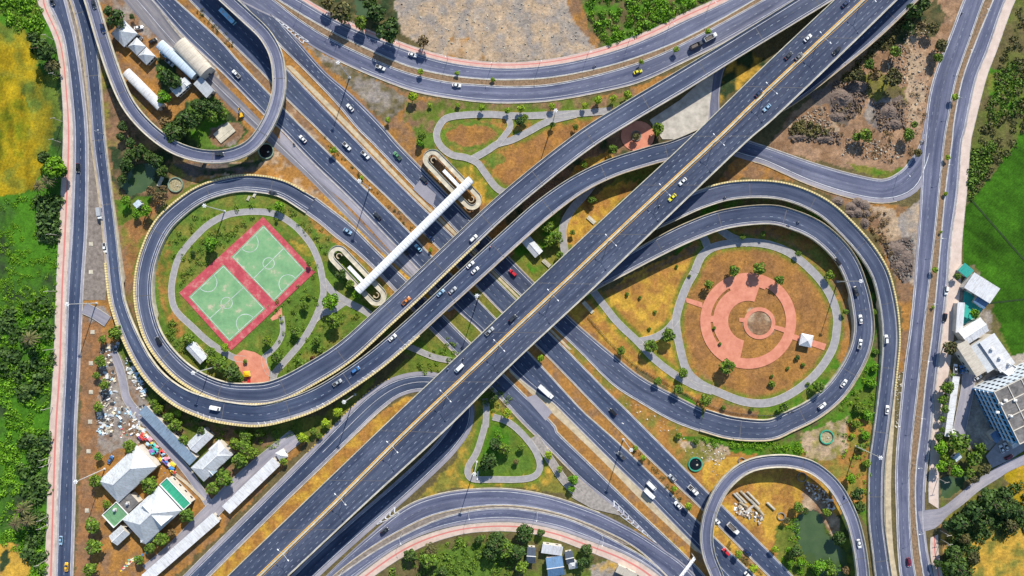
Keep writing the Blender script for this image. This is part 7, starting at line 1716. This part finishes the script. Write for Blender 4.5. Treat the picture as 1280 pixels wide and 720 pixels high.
# market stalls and scrap in the yard by the left ramp
r_ = random.Random(21)
cols = [('blue', (.05, .22, .55)), ('white', (.75, .75, .74)), ('teal', (.05, .45, .40)), ('red', (.55, .06, .06)), ('yellow', (.75, .50, .04)), ('orange', (.70, .25, .05)), ('pale blue', (.40, .58, .72)), ('pink', (.65, .28, .35)), ('cream', (.70, .62, .45)), ('purple', (.25, .14, .42))]
TM = {n: flat('tarp_' + n.replace(' ', '_'), c, .7, .25, 1.5) for n, c in cols}
stalls = []
for k in range(34):
    t = k / 33; bx = 178 + (218 - 178) * t + r_.uniform(-5, 5); by = 541 + (586 - 541) * t + r_.uniform(-5, 5); stalls.append((bx, by))
for i, (px, py) in enumerate(sorted(stalls, key=lambda q: q[1])):
    n, c = cols[r_.randrange(len(cols))]; w_, l_ = r_.uniform(1.2, 2.4), r_.uniform(1.5, 3.2)
    st = empty('market_stall', W(px, py, 0), math.radians(-47 + r_.uniform(-14, 14)), label=f'{n} topped stall, {ORD[i]} from the top of the colourful stall row', cat='market stall', group='stalls in the row beside the grey hall')
    mb = MB(); mb.box((0, 0, 2.1), (l_, w_, .5), top=.55); mb.obj('awning', TM[n], st)
    mb = MB(); mb.box((0, 0, .8), (l_ * .8, w_ * .7, .1)); [mb.box((sx * l_ * .4, sy * w_ * .4, 1.0), (.08, .08, 2.0)) for sx in (-1, 1) for sy in (-1, 1)]; mb.obj('table_frame', M['steel'], st)
def litter(label, polys, n, mats, smin, smax, seed, name, flatn=.25):
    r = random.Random(seed); mb = MB()
    for k in range(n):
        poly = polys[k % len(polys)]; xs = [p[0] for p in poly]; ys = [p[1] for p in poly]
        for _ in range(40):
            x, y = r.uniform(min(xs), max(xs)), r.uniform(min(ys), max(ys))
            if in_poly(np.array([x]), np.array([y]), poly)[0]: break
        s = r.uniform(smin, smax); h = s * flatn * r.uniform(.6, 1.8)
        mb.box((*W(x, y)[:2], h * .45), (s * r.uniform(.5, 2.0), s * r.uniform(.4, 1), h), r.uniform(0, 3.1), mi=r.randrange(len(mats)), top=r.uniform(.5, 1), pitch=r.uniform(-.25, .25))
    return tag(mb.obj(name, mats=mats), label, 'scrap' if 'scrap' in name else 'rubble', kind='stuff')
litter('jumbled scrap metal and timber along the scrap yard lane', [[(126, 430), (138, 430), (147, 500), (150, 530), (125, 505)], [(122, 515), (142, 520), (140, 545), (122, 540)], [(148, 510), (180, 505), (186, 545), (150, 545)], [(160, 440), (186, 490), (180, 500), (155, 460)]], 520, [M['conc_p'], M['steel'], TM['pale blue'], M['bark'], M['conc_d'], TM['white'], TM['cream'], M['frame']], .4, 1.7, 5, 'scrap_pile')
litter('scattered coloured litter round the big halls', [[(150, 520), (190, 520), (215, 590), (200, 600), (150, 560)], [(185, 690), (150, 715), (160, 700)]], 150, [TM['red'], TM['yellow'], TM['blue'], TM['white'], TM['teal'], TM['cream']], .3, 1.0, 6, 'scrap_litter')
M['rock'] = flat('rock_grey', (.165, .125, .105), .95, .5, 1); M['rockp'] = flat('rock_pale', (.36, .28, .21), .95, .4, 1)
litter('pale rubble strewn over the wasteland at the top right', [[(1125, 50), (1160, 20), (1165, 60), (1160, 120), (1150, 165), (1130, 180), (1135, 110)], [(1060, 170), (1140, 180), (1120, 205), (1050, 195)], [(1120, 55), (1140, 60), (1130, 110), (1100, 100)], [(990, 150), (1030, 130), (1040, 160)]], 900, [M['rockp'], M['rock'], M['brownmed'], M['rockp'], M['conc_p']], .25, .9, 7, 'rubble', .5)
litter('dark heaps of excavated rock on the wasteland', [[(1040, 103), (1075, 95), (1085, 125), (1065, 150), (1042, 150), (1038, 125)], [(985, 160), (1050, 166), (1050, 180), (990, 176)], [(1090, 130), (1130, 125), (1132, 160), (1100, 165)]], 1300, [M['rock'], M['brownmed'], M['rock']], .3, 1.1, 8, 'rubble', .7)
litter('small light debris on the bare lot beyond the top road', [[(500, 5), (700, 5), (735, 60), (640, 72), (545, 60)]], 260, [M['rockp'], M['conc_p']], .2, .7, 9, 'rubble', .5)
litter('grey spoil heaps beside the outer right ramp', [[(1104, 302), (1140, 298), (1140, 345), (1128, 352), (1114, 335)]], 500, [M['rock'], M['rock'], M['conc_d']], .3, 1.0, 10, 'rubble', .6)
litter('demolition debris inside the bottom right ramp', [[(1005, 600), (1030, 612), (1045, 635), (1038, 640), (1010, 615)], [(918, 628), (955, 645), (950, 655), (918, 640)]], 320, [M['rock'], M['rockp'], M['conc_p'], TM['white']], .3, 1.3, 11, 'rubble', .5)
litter('pale litter scattered on the verge along the right slip loop', [[(735, 465), (850, 540), (890, 560), (900, 600), (850, 560)], [(1120, 465), (1128, 465), (1124, 535), (1119, 535)], [(885, 550), (910, 560), (900, 585), (880, 570)]], 180, [M['rockp'], TM['white'], M['conc_p']], .2, .8, 12, 'rubble', .4)
# dark soil mounds near the right loop
def mound(px, py, rx, ry, h, mat, lab, seed):
    r = np.random.default_rng(seed); mb = MB(); n, m = 18, 7; v = [(0, 0, h)]
    for j in range(1, m + 1):
        for k in range(n):
            q = j / m; t = 2 * math.pi * k / n; z = h * math.cos(q * math.pi / 2) ** 1.2 * (1 + .3 * (r.random() - .5)) - (.1 if j == m else 0); v.append((rx * S * q * math.cos(t) * (1 + .15 * (r.random() - .5)), ry * S * q * math.sin(t) * (1 + .15 * (r.random() - .5)), z))
    f = [(0, 1 + k, 1 + (k + 1) % n) for k in range(n)]
    for j in range(m - 1):
        for k in range(n): a = 1 + j * n; f.append((a + k, a + n + k, a + n + (k + 1) % n, a + (k + 1) % n))
    mb.add(v, f); o = mb.obj('soil_mound', mat); o.location = W(px, py, 0); tag(o, lab, 'soil mound', 'dark soil mounds by the right loop')
for i, q in enumerate([(1047, 252, 8, 7), (1064, 259, 8, 7), (1072, 253, 8, 7), (1080, 257, 8, 8), (1062, 267, 7, 6), (1072, 266, 8, 7), (1082, 267, 7, 6), (1081, 279, 6, 8), (1120, 312, 14, 11), (1132, 322, 11, 13), (1124, 333, 9, 9)]):
    mound(q[0], q[1], q[2], q[3], 1.6, M['conc_d'] if False else M['rock'], f'{ORD[i]} of the dark spoil mounds between the right loop and right road', 40 + i)

for i, q in enumerate([(1052, 122, 16, 13, 2.6), (1072, 108, 14, 9, 2.0), (1110, 140, 13, 11, 2.2), (1118, 155, 11, 8, 1.6), (1000, 172, 16, 5, 1.5), (1030, 174, 14, 5, 1.5), (1046, 146, 10, 7, 1.6)]):
    mound(q[0], q[1], q[2], q[3], q[4], M['rock'], f'{ORD[i]} of the big excavated heaps on the wasteland', 70 + i)
for k, (a_, b_) in enumerate([((1212, 246), (1290, 335)), ((1290, 372), (1236, 378))]):
    ln = from_edges([a_, b_], [(a_[0] - 1, a_[1] + 2.2), (b_[0] - 1, b_[1] + 2.2)]); o = strip('paddy_bund', ln.L, ln.R, M['bund'], dz=.1); tag(o, ['dark bund dividing the upper paddies', 'faint bund across the lower paddy'][k], kind='structure')
rp = empty('round_planter', W(795, 170, 0), label='round dark planter in the middle of the shaded orange plaza', cat='planter')
ring_mesh(6.6 * S, .4, .8, .02).obj('rim', M['conc_d'], rp); mb = MB(); mb.tube((0, 0, 0), (0, 0, .6), 6 * S, n=20); mb.obj('soil', M['brownmed'], rp)
